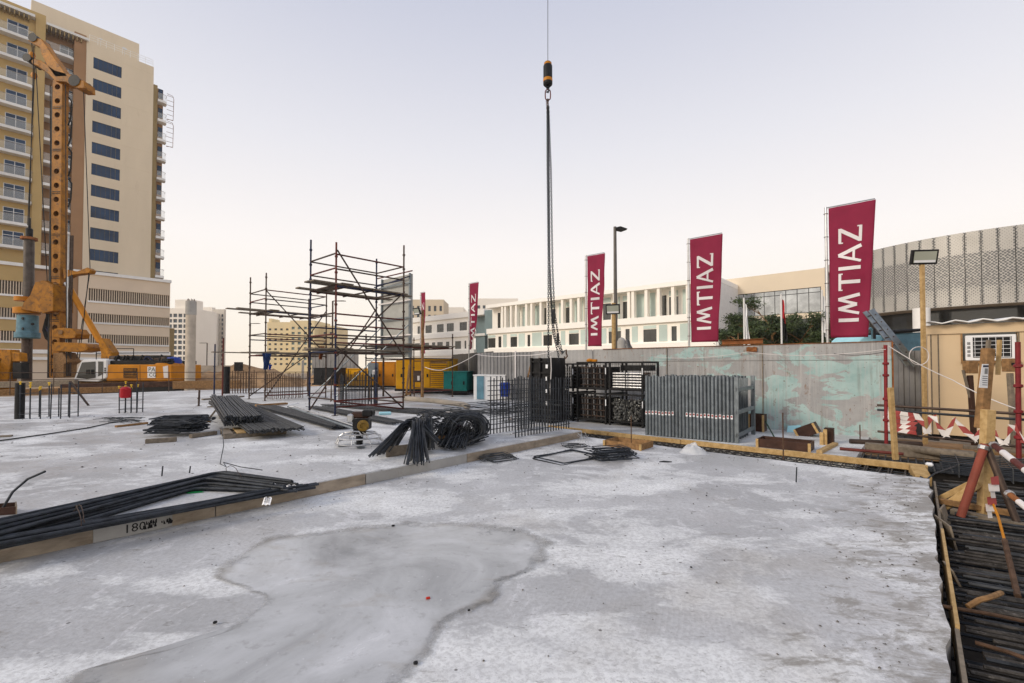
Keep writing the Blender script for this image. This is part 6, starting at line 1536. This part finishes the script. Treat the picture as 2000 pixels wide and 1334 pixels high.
# tall street lamp beyond
p = Q(1203, 700, 26); zt = Q(1202, 443, 26).z; sl_ = T('street_lamp', (p.x, 26, -.5), 'tall dark street lamp with one flat head', 'street lamp')
mb = MB(); mb.bar((p.x, 26, -.5), (p.x - .02, 26, zt), .13, 10, .085); mb.build('pole', M('lamp_grey', (.13, .12, .11), .5, .5), sl_, smooth=True)
mb = MB(); mb.prism([Q(x, y, 26) - V((0, .15, 0)) for x, y in ((1203, 445), (1211, 443), (1225, 448), (1214, 452), (1204, 450))], V((0, .3, 0))); mb.build('lamp_head', m_black, sl_, bev=.02)
for (px, yt, yb, Y, arm, lab) in ((488, 632, 705, 60, 1, 'thin far street lamp left of the smaller scaffold'), (649, 588, 700, 46, 1, 'thin far street lamp seen through the tall scaffold'), (404, 670, 712, 80, -1, 'thin far street lamp beside the slim grey tower')):
    p = Q(px, yb, Y); zt = Q(px, yt, Y).z; mb = MB(); mb.bar((p.x, Y, -.5), (p.x, Y, zt), .08, 6); mb.bar((p.x, Y, zt), (p.x + arm * 1.1, Y, zt + .02), .05, 6); mb.bx((p.x + arm * 1.0, Y, zt), .6, .2, .06); mb.build('street_lamp', m_tube, label=lab, cat='street lamp')

# ================================================================== trees and flags
def leaf_tree(c, rad, h, n, label, seed, base=-.5):
    rg = random.Random(seed); c = V(c); root = T('tree', (c.x, c.y, base), label, 'tree', 'trees behind the turquoise wall')
    mb = MB(); tips = []
    mb.path([V((c.x, c.y, base)), V((c.x + .1, c.y, base + h * .35)), V((c.x, c.y + .1, base + h * .7))], .16, 7, True, .06)
    for k in range(16):
        t = rg.uniform(.3, .75); a = rg.uniform(0, 6.3); s = V((c.x, c.y, base + h * t)); e = s + V((math.cos(a), math.sin(a), rg.uniform(.35, .95))) * rad * rg.uniform(.65, 1.15)
        mb.path([s, (s + e) / 2 + UP * .12, e], .05, 5, True, .012); tips.append(e)
        for q_ in range(4): e2 = e + V((rg.uniform(-1, 1), rg.uniform(-1, 1), rg.uniform(-.4, .8))) * rad * .38; mb.path([(s + e) / 2 + UP * .12, e2], .02, 4, True, .008); tips.append(e2)
    mb.build('trunk', m_woodb, root, smooth=True)
    lf = MB()
    for k in range(n):
        t_ = tips[k % len(tips)]; g_ = lambda: rg.gauss(0, 1)
        p = t_ + V((g_(), g_(), g_() * .55)) * rad * .15
        a = V((g_(), g_(), g_() * .6)).normalized() * rg.uniform(.07, .16); b = a.cross(V((g_(), g_(), g_()))).normalized() * rg.uniform(.025, .05)
        lf.poly([p - a, p + b, p + a, p - b], [[0, 1, 2, 3]])
    lf.build('crown', m_leaf, root)
for i, (px, yt, Y, rad, n, lab) in enumerate(((1442, 612, 31, 1.35, 9000, 'low dark green tree nearest the school end wall'), (1478, 596, 33, 1.6, 11000, 'dark green tree behind the left flagpole'), (1510, 584, 32, 1.7, 9000, 'airy pale topped tree between the two flagpoles'), (1565, 604, 31, 1.45, 11000, 'dense green tree right of the red flag'), (1602, 600, 33, 1.45, 11000, 'dense green tree partly behind the nearest banner'))):
    p = Q(px, 690, Y); h = Q(px, yt, Y).z + .5; leaf_tree((p.x, Y, 0), rad, h * .92, n, lab, 40 + i)
for (px, yt, Y, cols, lab) in ((1454, 583, 29, (m_plast, m_plast), 'flagpole with a limp white flag'), (1527, 575, 29, (M('flag_red', (.45, .02, .025), .8), m_black), 'flagpole with a limp red, green and black flag'), (1607, 568, 29, (m_plast, m_plast), 'white flag on a pole just left of the nearest banner')):
    p = Q(px, 690, Y); zt = Q(px, yt, Y).z; root = T('flagpole', (p.x, Y, -.5), lab, 'flagpole', 'flagpoles')
    mb = MB(); mb.bar((p.x, Y, -.5), (p.x, Y, zt), .055, 8); mb.lathe([(0, -.06), (.07, 0), (0, .07)], (p.x, Y, zt), 8); mb.build('pole', m_white, root, smooth=True)
    for part in range(2):
        mb = MB()
        for j in range(9):
            for i in range(7): u_, v_ = i / 6, (j / 8 + part) / 2; w_ = .10 + .26 * v_; mb.v.append(V((p.x + .06 + u_ * w_ * .75 + .03 * math.sin(v_ * 9), Y + .12 * math.sin(u_ * 9 + v_ * 3), zt - .15 - v_ * 2.5 - u_ * .5)))
        for j in range(8):
            for i in range(6): a = j * 7 + i; mb.f.append([a, a + 1, a + 8, a + 7])
        mb.build('flag', cols[part], root, smooth=True)
# ================================================================== site cabin on the right
KP = Plane(AB(14.6, 0, 0), DB)
kl = KP.s(1813, 750); kr = kl - 6.2
kb = T('site_cabin', KP.pt(kl - 3, 0), 'beige panel site cabin with an air conditioner in its wall', 'cabin')
kz = 2.60; x0, x1 = KP.s(1880, 680), KP.s(1988, 680); za, zb2 = KP.z(1930, 702), KP.z(1930, 652)
mb = MB(); fholes(mb, KP, kr, kl, .1, kz, [(x1, x0, za - .03, zb2 + .04)], 0, .25)
mb.quad(KP.pt(kl, .1), KP.pt(kl, kz), KP.pt(kl, kz, -2.6), KP.pt(kl, .1, -2.6)); mb.build('wall', m_cabin, kb)
mb = MB(); pbox(mb, KP, kr, kl, .0, .098, -2.6, -.1); mb.build('skid', m_black, kb)
for s in (kl - .06, KP.s(1833, 700), KP.s(1986.5, 640) - .02, KP.s(2040, 700)):
    mb = MB(); pbox(mb, KP, s - .012, s + .012, .1, kz - .02, .001, .006); mb.build('panel_joint', m_woodg, kb)
mb = MB(); pbox(mb, KP, kr, kl + .02, kz - .16, kz + .05, .002, .04); mb.build('eaves_trim', m_cabin, kb)
mb = MB(); n = 60
pr_ = [(kl + .08 - i * .11, .03 * math.sin(i * 1.55) + .006 * nz(i * .7, 2)) for i in range(n)]
for s, w_ in pr_: mb.v.append(KP.pt(s, kz + .12 + w_, .24)); mb.v.append(KP.pt(s, kz + .30 + w_, -2.7))
for i in range(n - 1): mb.f.append([2 * i, 2 * i + 2, 2 * i + 3, 2 * i + 1])
rf = mb.build('roof_sheet', m_white, kb, smooth=True); sm = rf.modifiers.new('solid', 'SOLIDIFY'); sm.thickness = .03
# air conditioner
ac = T('air_conditioner', KP.pt((x0 + x1) / 2, za, .0), 'white window air conditioner framed by brown timber in the cabin wall', 'air conditioner')
def kbx(name, s0, s1, z0, z1, o0, o1, m, par, bev=0): mb = MB(); pbox(mb, KP, s0, s1, z0, z1, o0, o1); return mb.build(name, m, par, bev=bev)
kbx('timber_frame', x0, x0 + .03, za - .06, zb2 + .05, -.1, .03, m_woodb, ac); kbx('timber_frame', x1 - .03, x0 + .03, zb2 + .04, zb2 + .07, -.1, .032, m_woodb, ac); kbx('timber_frame', x1 - .03, x0 + .03, za - .09, za - .031, -.1, .12, m_woodb, ac)
bd = kbx('casing', x1 + .03, x0 - .04, za - .025, zb2 - .03, -.22, .10, m_plast, ac, .012)
kbx('coil', x1 + .10, x0 - .16, za + .04, zb2 - .07, .101, .106, m_black, bd)
gm = MB()
for k in range(6): z = za + .06 + (zb2 - za - .14) * k / 5; gm.bar(KP.pt(x1 + .11, z, .118), KP.pt(x0 - .17, z, .118), .005, 4)
for k in range(6): s = x1 + .12 + (x0 - x1 - .31) * k / 5; gm.bar(KP.pt(s, za + .05, .124), KP.pt(s, zb2 - .08, .124), .005, 4)
gm.build('grille_wire', m_plast, bd, kind='stuff')
for k in range(4): kbx('side_slot', x0 - .12, x0 - .07, za + .06 + k * .09, za + .12 + k * .09, .101, .104, m_fence, bd)
# conduit boxes on posts in front of the cabin
for px, py, bw, yb, Y, mt_, lab in ((1894, 718, .15, 868, 9.4, m_ply, 'brown wooden box on a dark post left of the leaning timber'), (1972, 714, .15, 890, 8.9, m_woodg, 'brown wooden box with a slot on a grey post by the cabin')):
    p = Q(px, py, Y); zb_ = Q(px, py + 15, Y).z; t_ = T('socket_post', (p.x, Y, -.1), lab, 'post')
    mb = MB(); mb.beam(V((p.x + .07, Y, -.1)), V((p.x, Y, zb_)), .085, .07, (0, 1, 0)); mb.build('post', mt_, t_, bev=.006)
    mb = MB(); mb.bx((p.x, Y - .01, p.z + .01), .21, .13, .26); b_ = mb.build('box', m_woodb, t_, bev=.008)
    if px > 1900: mb = MB(); mb.bx((p.x + .0, Y - .078, p.z + .03), .10, .006, .05); mb.build('slot', m_black, b_)
    else: mb = MB(); mb.beam(V((p.x - .14, Y, p.z - .05)), V((p.x + .0, Y, p.z - .65)), .04, .03); mb.build('brace', m_woodg, t_)
kbx('meter_box', KP.s(1990, 780), KP.s(1982, 780), KP.z(1985, 850), KP.z(1985, 770), .001, .1, m_black, kb)

# ================================================================== barrier posts, rails, tape
pr0 = G(1731, 872); zt = Q(1736, 674, pr0.y).z
rp = T('barrier_post', pr0, 'dark red scaffold post at the right end of the turquoise wall', 'post')
mb = MB(); mb.bar(pr0, V((pr0.x + .02, pr0.y, zt)), .034, 10); mb.build('tube', m_redb, rp, smooth=True)
for z in (.55, 1.0, 1.5, 1.75): mb = MB(); mb.lathe([(.034, -.03), (.058, -.02), (.058, .02), (.034, .03)], (pr0.x + .01 * z, pr0.y, z), 10); mb.build('cup_joint', m_redb, rp, smooth=True)
p2 = G(1990, 905); zt2 = Q(1996, 668, p2.y).z
rp2 = T('barrier_post', p2, 'bright red scaffold post at the right edge of the frame', 'post')
mb = MB(); mb.bar(p2, V((p2.x + .03, p2.y, zt2)), .036, 10); mb.build('tube', m_redb, rp2, smooth=True)
for z in (.45, .9, 1.35, 1.7): mb = MB(); mb.lathe([(.036, -.035), (.062, -.02), (.062, .02), (.036, .035)], (p2.x + .015 * z, p2.y, z), 10); mb.build('cup_joint', m_redb, rp2, smooth=True)
tp0 = G(1749, 898); ztp = Q(1741, 757, tp0.y).z
mb = MB(); mb.beam(tp0, V((tp0.x - .07, tp0.y, ztp)), .085, .06, (0, 1, 0)); mb.build('timber_post', m_wood, label='yellow timber post just right of the dark red post', cat='timber post', bev=.006)
rs, re_ = V((pr0.x, pr0.y + .06, 0)), V((p2.x, p2.y + .06, 0))
for k, (z0, z1, mm, r_, lab) in enumerate(((.86, .83, m_tube, .026, 'upper grey barrier pipe before the cabin'), (.76, .73, m_rebar, .024, 'lower black barrier pipe before the cabin'), (.30, .22, m_tube, .024, 'low barrier pipe near the pit edge'))):
    mb = MB(); mb.bar(rs + UP * z0 - DB * -.1, re_ + UP * z1 - DB * 1.5, r_, 8); mb.build('barrier_pipe', mm, label=lab, cat='pipe', smooth=True)
# striped tape: a wrapped panel and a zigzag garland
def tape(root, a, b, w, up, n=None, ph=0.0, st=.13):
    a, b = V(a), V(b); L = (b - a).length; d = (b - a).normalized(); up = V(up); x = 0; k = 0
    N = max(2, int(L / st))
    for k in range(N):
        t0, t1 = k / N, (k + 1) / N
        sl = d * (w * .55)
        def pt(t, v): 
            tw = .02 * math.sin(t * 7 + ph); return a + (b - a) * t + up * w * (v - .5) + sl * (v - .5) + V((tw, -tw, 0)) * (v - .5) * 2
        mb = MB(); mb.quad(pt(t0, 0), pt(t1, 0), pt(t1, 1), pt(t0, 1)); mb.build('stripe', m_taper if k % 2 else m_tapew, root)
tr_ = (re_ - rs).normalized()
w1 = T('warning_tape', rs, 'wrapped panel of red and white warning tape by the dark red post', 'warning tape')
for k in range(5): tape(w1, rs + tr_ * .03 + UP * (.74 - .088 * k) - DA * .03, rs + tr_ * .55 + UP * (.70 - .088 * k) - DA * .03, .085, UP, ph=k)
w2 = T('warning_tape', rs + tr_ * 1.2, 'zigzag garland of red and white warning tape along the barrier', 'warning tape')
zig = [(.55, .74), (.72, .36), (.80, .72), (1.0, .34), (1.12, .70), (1.42, .30), (1.52, .68), (1.78, .30), (1.90, .66), (2.02, .36)]
for k in range(len(zig) - 1): tape(w2, rs + tr_ * zig[k][0] + UP * zig[k][1] - DA * .05, rs + tr_ * zig[k + 1][0] + UP * zig[k + 1][1] - DA * .05, .085, tr_ * .9 + UP * .3, ph=k)
tape(w2, rs + tr_ * 2.05 + UP * .36 - DA * .05, re_ + UP * .64 - DA * .1, .085, UP)

# leaning timber post with notice, and its prop frame
zp = -.2
b0 = G(1922, 1008, zp); tz = Q(1945, 680, b0.y)
tpo = T('leaning_post', b0, 'tall leaning timber post with timber struts standing in the rebar pit', 'timber post')
mid = Q(1930, 800, b0.y)
mb = MB(); mb.beam(b0, mid, .125, .09, (0, 1, 0)); mb.build('post', m_wood, tpo, bev=.008)
mb = MB(); mb.beam(mid - UP * .25 + V((.0, .094, 0)), tz + V((0, .094, 0)), .115, .09, (0, 1, 0)); mb.build('post', m_woodb, tpo, bev=.008)
for px, ya, yb, m_ in ((1952, 664, 732, m_wood), (1931, 664, 698, m_woodg)): mb = MB(); mb.beam(Q(px - 3, yb, b0.y + .17), Q(px, ya, b0.y + .17), .03, .04, (0, 1, 0)); mb.build('batten', m_, tpo)
mb = MB(); mb.beam(G(1845, 990, zp + .02), Q(1912, 945, b0.y + .02), .07, .09); mb.build('strut', m_wood, tpo, bev=.006)
mb = MB(); mb.beam(G(1905, 1000, zp) + V((-.2, .4, 0)), Q(1925, 930, b0.y + .1), .05, .07); mb.build('strut', m_wood, tpo, bev=.006)
mb = MB(); mb.beam(G(1858, 998, zp + .03), G(2030, 1034, zp + .03), .10, .07); mb.build('sole_plate', m_woodg, tpo, bev=.006)
mb = MB(); mb.beam(G(1870, 992, zp + .1) + V((.05, .3, 0)), G(2030, 1020, zp + .1) + V((.05, .3, 0)), .08, .07); mb.build('sole_plate', m_woodb, tpo, bev=.006)
cn = [Q(1919, 711, b0.y - .08), Q(1931, 711, b0.y - .07), Q(1929, 758, b0.y - .07), Q(1912.5, 757, b0.y - .08)]
mb = MB(); mb.prism(cn, V((0, .006, 0))); nb_ = mb.build('notice', m_plast, label='white paper notice fixed to the leaning timber post', cat='notice')
def nl(u0, u1, v0, v1, mat, name):
    P_ = lambda u, v: (cn[0].lerp(cn[1], u)).lerp(cn[3].lerp(cn[2], u), v) + V((0, -.002, 0))
    mb = MB(); mb.quad(P_(u0, v0), P_(u1, v0), P_(u1, v1), P_(u0, v1)); mb.build(name, mat, nb_)
nl(.12, .98, .05, .13, m_blue, 'heading'); nl(.45, .9, .18, .42, m_fence, 'picture')
for k in range(5): nl(.2 + .03 * k, .92, .50 + k * .09, .525 + k * .09, m_blue, 'text_line')
# tubes clamped to the post
jt = Q(1924, 868, b0.y - .1)
def clamp_tube(a, b, r, mat, label, bands=None):
    root = T('scaffold_tube', V(b), label, 'tube'); mb = MB(); mb.bar(a, b, r, 12); t_ = mb.build('tube', mat, root, smooth=True)
    d = V(b) - V(a)
    if bands:
        for (f0, f1) in bands: mb = MB(); mb.bar(V(a) + d * f0, V(a) + d * f1, r + .0015, 12, None, False); mb.build('paint_band', m_tapew, t_, smooth=True)
    mb = MB(); mb.bar(V(a) + d * .02, V(a) + d.normalized() * (.02 * d.length + .05), r + .014, 8); mb.build('coupler', m_alu, root, bev=.004)
clamp_tube(jt, G(1873, 1012, zp) + V((0, -.02, .02)), .044, M('rust_red', (.20, .05, .032), .65, var=.35, dirt=(.14, .06, .035), damt=.55), 'rust red tube propping the leaning timber post from the left')
clamp_tube(jt + V((.05, .04, 0)), G(1990, 1030, zp) + V((0, .0, .0)), .038, m_tube, 'brown tube propping the leaning timber post from the right')
clamp_tube(jt + V((.07, -.02, .01)), Q(2075, 975, 4.2), .034, m_red, 'red and white striped tube running off the right edge', [(.2, .38), (.55, .72), (.88, 1)])
clamp_tube(Q(1968, 962, 5.1), Q(2070, 1045, 4.3), .03, m_rust, 'second striped tube low at the right edge', [(.25, .5), (.7, .9)])
w3 = T('warning_tape', Q(1940, 960, 5.3), 'short knotted strip of warning tape hanging on the brown tube', 'warning tape')
for k in range(6):
    mb = MB(); a_ = Q(1944 - 2 * k, 932 + 13 * k, 5.2); w_ = .055 + .02 * math.sin(k * 2.2); mb.quad(a_ + V((-w_, 0, 0)), a_ + V((w_, .02, .01)), a_ + V((w_ - .01, .0, -.085)), a_ + V((-w_ - .012, -.02, -.08))); mb.build('stripe', m_taper if k % 3 == 0 else m_tapew, w3)
mb = MB(); mb.path([Q(1940, 985, 5.2), Q(1950, 1010, 5.0), Q(1962, 1055, 4.6), Q(1968, 1085, 4.4)], .012, 6); mb.build('strap', m_yel, label='yellow strap hanging from the tape over the rebar', cat='strap')
mb = MB(); mb.path([Q(1962, 1055, 4.55), G(1988, 1165, -.18)], .022, 7); mb.build('bent_bar', m_rebark, label='rusty bar leaning down onto the rebar pit from the strap', cat='rebar', smooth=True)

# ================================================================== dense rebar in the pit
mat_ = T('rebar_mat', AB(5, -1.5, -.3), 'dense dark rebar mat filling the pit right of the slab', 'rebar mat')
rg = random.Random(3)
N = 150
for k in range(N):
    f = k / N
    a = 1.0 + 9.2 * f + rg.uniform(-.05, .05); skew = -.12 - .22 * (1 - f); z = -.26 + .12 * rg.random()
    d = (DB + DA * skew).normalized(); p = AB(a + .25, -.2 + rg.uniform(-.18, .0), z)
    rbar(mat_, [p, p - d * 2.2 + UP * rg.uniform(-.02, .02), p - d * 5.2], .0135, [m_rebard, m_rebar, m_rebard, m_rebarl, m_rebard][rg.randrange(5)], 6)
for k in range(40):
    f = k / 40; a = 1.2 + 8.6 * f; p = AB(a, -.15, -.33); d = (DB + DA * (-.1 - .2 * (1 - f))).normalized(); rbar(mat_, [p, p - d * 5], .0145, m_rebar, 5)
for k in range(6): rbar(mat_, [AB(.8, -.6 - k * .8, -.30), AB(9.3, -.5 - k * .8, -.28)], .0145, m_rebar, 6)
for (pa, pb, lab) in ((G(1828, 1182, -.02), G(2040, 1222, -.12), 'rusty bar poking over the slab edge across the pit'), (G(1905, 1255, -.14), G(2040, 1300, -.14), 'rusty bar lying loose low in the rebar pit')):
    mb = MB(); mb.path([pa, (pa + pb) / 2 + UP * .01, pb], .013, 7); mb.build('loose_bar', m_rebark, label=lab, cat='rebar', smooth=True)
mb = MB(); mb.path([G(1890, 1185, -.1), G(1912, 1172, -.05), G(1935, 1166, -.04), G(1955, 1158, -.1)], .02, 7); mb.build('rope_piece', m_woodb, label='frayed brown rope piece on the rebar mat', cat='rope', smooth=True)
mb = MB(); mb.path([G(1802, 942, -.05), G(1825, 925, .05), G(1855, 915, .08), G(1880, 905, -.02)], .012, 6); mb.build('bent_bar', m_rebar, label='dark bent bar curving at the slab corner', cat='rebar', smooth=True)
hs_ = MB(); hs_.bx(G(1815, 907, .02), .12, .1, .06, DA); hs_.build('plastic_spacer', m_plast, label='white plastic scrap on the timber end at the slab corner', cat='scrap', bev=.02)
for k in range(7):
    a = 9.0 + k * .34
mesh2 = T('rebar_cage', AB(11.2, -1.4, -.1), 'low bar cage beyond the pit before the barrier', 'rebar cage')
for k in range(15): rbar(mesh2, [AB(10.5 + k * .1, -.3, -.02 + .1 * (k % 2)), AB(10.5 + k * .1, -4.8, -.02 + .1 * (k % 2))], .010, m_rebar, 5)
for k in range(14):
    b = -.5 - k * .3; mb = MB(); mb.loop([AB(10.45, b, -.12), AB(11.95, b, -.12), AB(11.95, b, .1), AB(10.45, b, .1)], .007, 5); mb.build('link', m_rebarl, mesh2)
for k, (a, lab) in enumerate(((12.2, 'long brown plank at the near foot of the barrier'), (12.6, 'dark plank lying under the barrier pipes'), (13.1, 'pale plank lying at the foot of the cabin'))):
    mb = MB(); mb.ob(AB(a, .3 - k * .5, -.06 + .02 * k), DB * -(4.2 - .4 * k), DA * .2, UP * .09); mb.build('plank', [m_woodg, m_woodb, m_woodg][k], label=lab, cat='plank', bev=.008)
sh_ = MB(); sh_.quad(AB(11.6, .84, -.08), AB(14.58, .84, -.08), AB(14.58, -9, -.08), AB(12.0, -9, -.08)); sh_.build('earth_strip', m_dirt, kind='structure')

# ================================================================== wires, ladder and things beyond the wall
def wire(pts, r, mat, label): 
    mb = MB(); P = [V(p) for p in pts]; q_ = []
    for i in range(len(P) - 1):
        a, b = P[i], P[i + 1]; sag = (b - a).length * .035
        for k in range(8): t = k / 8; q_.append(a.lerp(b, t) - UP * sag * 4 * t * (1 - t))
    q_.append(P[-1]); mb.path(q_, r, 5); mb.build('wire', mat, label=label, cat='wire', smooth=True)
wire([WP.pt(WP.s(1280, 700), 1.98, .1), WP.pt(WP.s(1462, 684), 2.08, .1), V((pr0.x, pr0.y - .03, 2.05))], .007, m_tapew, 'white wire slung along the turquoise wall to the dark red post')
wire([WP.pt(WP.s(1630, 690), 2.0, .1), V((pr0.x, pr0.y - .04, 2.0))], .006, m_rubber, 'dark wire below the white one at the wall end')
wire([V((pr0.x + .06, pr0.y - .03, zt - .02)), Q(1860, 742, 9.0), Q(1990, 800, 8.0)], .009, m_tapew, 'white cable sloping from the dark red post across the cabin')
mb = MB(); c_ = Q(1795, 695, 10.0); mb.ring(c_, (.1, 1, 0), .20, .008, 20, 5); mb.build('cable_loop', m_tapew, label='white cable loop hanging beside the floodlight post', cat='cable')
wire([Q(830, 717, 19.4), Q(862, 723, 18.5), Q(930, 692, 17.5), Q(1010, 694, 16.5), Q(1082, 686, 15.5)], .012, m_tapew, 'pale rope slung along the grey hoarding')
# ladder leaning above the wall end
l0, l1 = Q(1752, 668, 12.2), Q(1701, 605, 12.6); lad_ = T('ladder', l0 - UP * .6, 'grey metal ladder rail slanting above the end of the wall', 'ladder')
ext = l0 + (l0 - l1) * .7
mb = MB(); mb.beam(ext, l1, .035, .17, (1, 0, .4)); mb.build('rail', m_galv, lad_, bev=.004)
mb = MB(); mb.beam(ext + V((.15, .42, 0)), l1 + V((.15, .42, 0)), .035, .12, (1, 0, .4)); mb.build('rail', m_galv, lad_, bev=.004)
for k in range(7): f = .1 + k * .135; p = ext.lerp(l1, f); mb = MB(); mb.bar(p + V((0, -.03, 0)), p + V((.15, .42, 0)), .018, 7); mb.build('rung', m_tube, lad_)
# blue van and truck behind
vn = T('parked_truck', Q(1740, 700, 15), 'light blue tank truck parked behind the wall and cabin', 'truck')
def vb(name, pts, Y, th, mat): mb = MB(); mb.prism([Q(x, y, Y) for x, y in pts], V((0, th, 0))); return mb.build(name, mat, vn, bev=.04)
vb('tank', [(1748, 652), (1808, 648), (1812, 690), (1812, 760), (1738, 760), (1738, 668)], 15, 1.6, m_casing)
vb('bonnet', [(1678, 664), (1688, 655), (1712, 654), (1738, 656), (1738, 700), (1676, 700)], 15.4, 1.4, m_lblue)
vb('roof', [(1746, 644), (1806, 641), (1806, 647), (1746, 651)], 14.9, 1.8, m_black)
mb = MB(); mb.path([Q(1682, 650, 15.3), Q(1700, 641, 15.3), Q(1704, 646, 15.3), Q(1704, 662, 15.3)], .04, 7); mb.build('pipe', m_casing, vn, smooth=True)
mb = MB(); mb.bar(Q(1708, 662, 15.2), Q(1708, 641, 15.2), .04, 8); mb.build('exhaust', m_black, vn, smooth=True)
# shoring timbers and guard rails behind the upper slab
for k, (pa, pb, Y0, Y1, w_, h_, m_, lab) in enumerate((((-30, 768), (250, 760), 25.5, 28, .3, .35, m_woodb, 'brown shoring timber along the far left slab edge'), ((120, 756), (360, 749), 28, 29.5, .3, .35, m_ply, 'dark shoring timber before the piling rig'), ((340, 752), (470, 750), 29, 29.5, .35, .5, m_woodb, 'brown shoring timber below the round column'), ((-30, 752), (150, 748), 28.5, 29, .3, .4, m_woodg, 'grey shoring timber at the far left behind the slab'))):
    mb = MB(); mb.beam(Q(*pa, Y0), Q(*pb, Y1), w_, h_); mb.build('shoring_timber', m_, label=lab, cat='timber', bev=.02)
gr2 = T('guard_rail', Q(250, 765, 27), 'thin guard rail along the far edge of the upper slab', 'guard rail')
for z in (.75, 1.15): mb = MB(); mb.path([V((Q(-40, 740, 25).x, 25, .16 + z)), V((Q(250, 740, 27.5).x, 27.5, .16 + z)), V((Q(640, 740, 29).x, 29, .16 + z))], .02, 5); mb.build('rail', m_tube, gr2)
for px in (20, 105, 200, 268, 330, 440, 520, 600): Y = 25 + 4 * (px + 40) / 680; p = Q(px, 740, Y); mb = MB(); mb.bar((p.x, Y, .1), (p.x, Y, 1.35), .022, 5); mb.build('post', m_tube, gr2)
p = G(105, 800, ZU); mb = MB(); mb.beam(Q(137, 745, 16), G(173, 792, ZU), .06, .04); mb.build('steel_prop', m_tube, label='steel prop slanting to the slab beside the capped starter bars', cat='prop')
mb = MB(); pp = Q(466, 716, 33); mb.bx(pp, .5, .3, .65); mb.build('sign_board', m_black, label='small black sign on a post beyond the dense starter bars', cat='sign', bev=.02)
# blue overall clothing and orange cloth hanging from the scaffolds
def hang(px0, py0, px1, py1, Y, mat, label):
    mb = MB(); a, b = Q(px0, py0, Y), Q(px1, py1, Y)
    for i in range(7):
        for j in range(12):
            u_, v_ = i / 6, j / 11; mb.v.append(V((a.x + (b.x - a.x) * (u_ * (1 - .35 * v_) + .15 * v_) + .02 * nz(u_ * 4, v_ * 4, Y), Y + .06 * math.sin(u_ * 8 + v_ * 3), a.z + (b.z - a.z) * v_ + .03 * nz(u_ * 5, v_ * 3, 7))))
    for i in range(6):
        for j in range(11): k_ = i * 12 + j; mb.f.append([k_, k_ + 12, k_ + 13, k_ + 1])
    mb.build('hanging_cloth', mat, label=label, cat='cloth', smooth=True)
hang(512, 690, 528, 722, 19.8, M('work_blue', (.012, .035, .12), .9, var=.4), 'blue work clothes hanging under the smaller scaffold deck')
hang(622, 676, 632, 702, 15.6, M('orange_cloth', (.25, .09, .03), .9, var=.4), 'brown orange cloth hanging from the tall scaffold deck')
hang(524, 712, 530, 722, 19.6, m_pvc, 'bright blue bag hanging below the work clothes')

# crumbs of concrete and dirt swept over the pours
rg = random.Random(21); mb = MB()
def crumb(p, s_):
    k = rg.randint(4, 6); a0 = rg.random() * 6.3; top = []
    bot = [p + V((math.cos(a0 + i * 6.283 / k) * s_ * rg.uniform(.6, 1.3), math.sin(a0 + i * 6.283 / k) * s_ * rg.uniform(.6, 1.3), 0)) for i in range(k)]
    mb.poly(bot + [p + UP * s_ * rg.uniform(.4, 1.0)], [[i, (i + 1) % k, k] for i in range(k)])
for i in range(900):
    a, b = rg.uniform(.8, 9.2), rg.uniform(0, 5.85)
    if rg.random() < .45: b = rg.choice([rg.uniform(5.3, 5.9), rg.uniform(-.05, .5)])
    crumb(AB(a, b, .004), rg.choice([.004, .005, .006, .009, .012]) * (.6 + a * .07))
for i in range(420): crumb(AB(rg.uniform(-1, 9), rg.uniform(6.1, 20), .163), rg.choice([.008, .01, .014, .02]))
mb.build('concrete_crumbs', M('crumb_grey', (.12, .11, .10), .9, var=.5, scale=5), kind='stuff', label='small dark crumbs of concrete scattered over the slabs', cat='debris')

# ================================================================== warm dusty air
hz = MB(); hz.ob(V((-430, -70, -1.6)), V((860, 0, 0)), V((0, 510, 0)), V((0, 0, 62)))
ho = hz.build('haze', M('unused', (.5, .5, .5)), kind='stuff')
hm = bpy.data.materials.new('dusty_air'); hm.use_nodes = True; ht = hm.node_tree; ht.nodes.clear()
hout = nn(ht, 'ShaderNodeOutputMaterial'); hv_ = nn(ht, 'ShaderNodeVolumePrincipled')
hv_.inputs['Color'].default_value = (1.0, .97, .93, 1); hv_.inputs['Density'].default_value = .0004; hv_.inputs['Anisotropy'].default_value = .2
ht.links.new(hv_.outputs[0], hout.inputs['Volume']); ho.data.materials.clear(); ho.data.materials.append(hm)
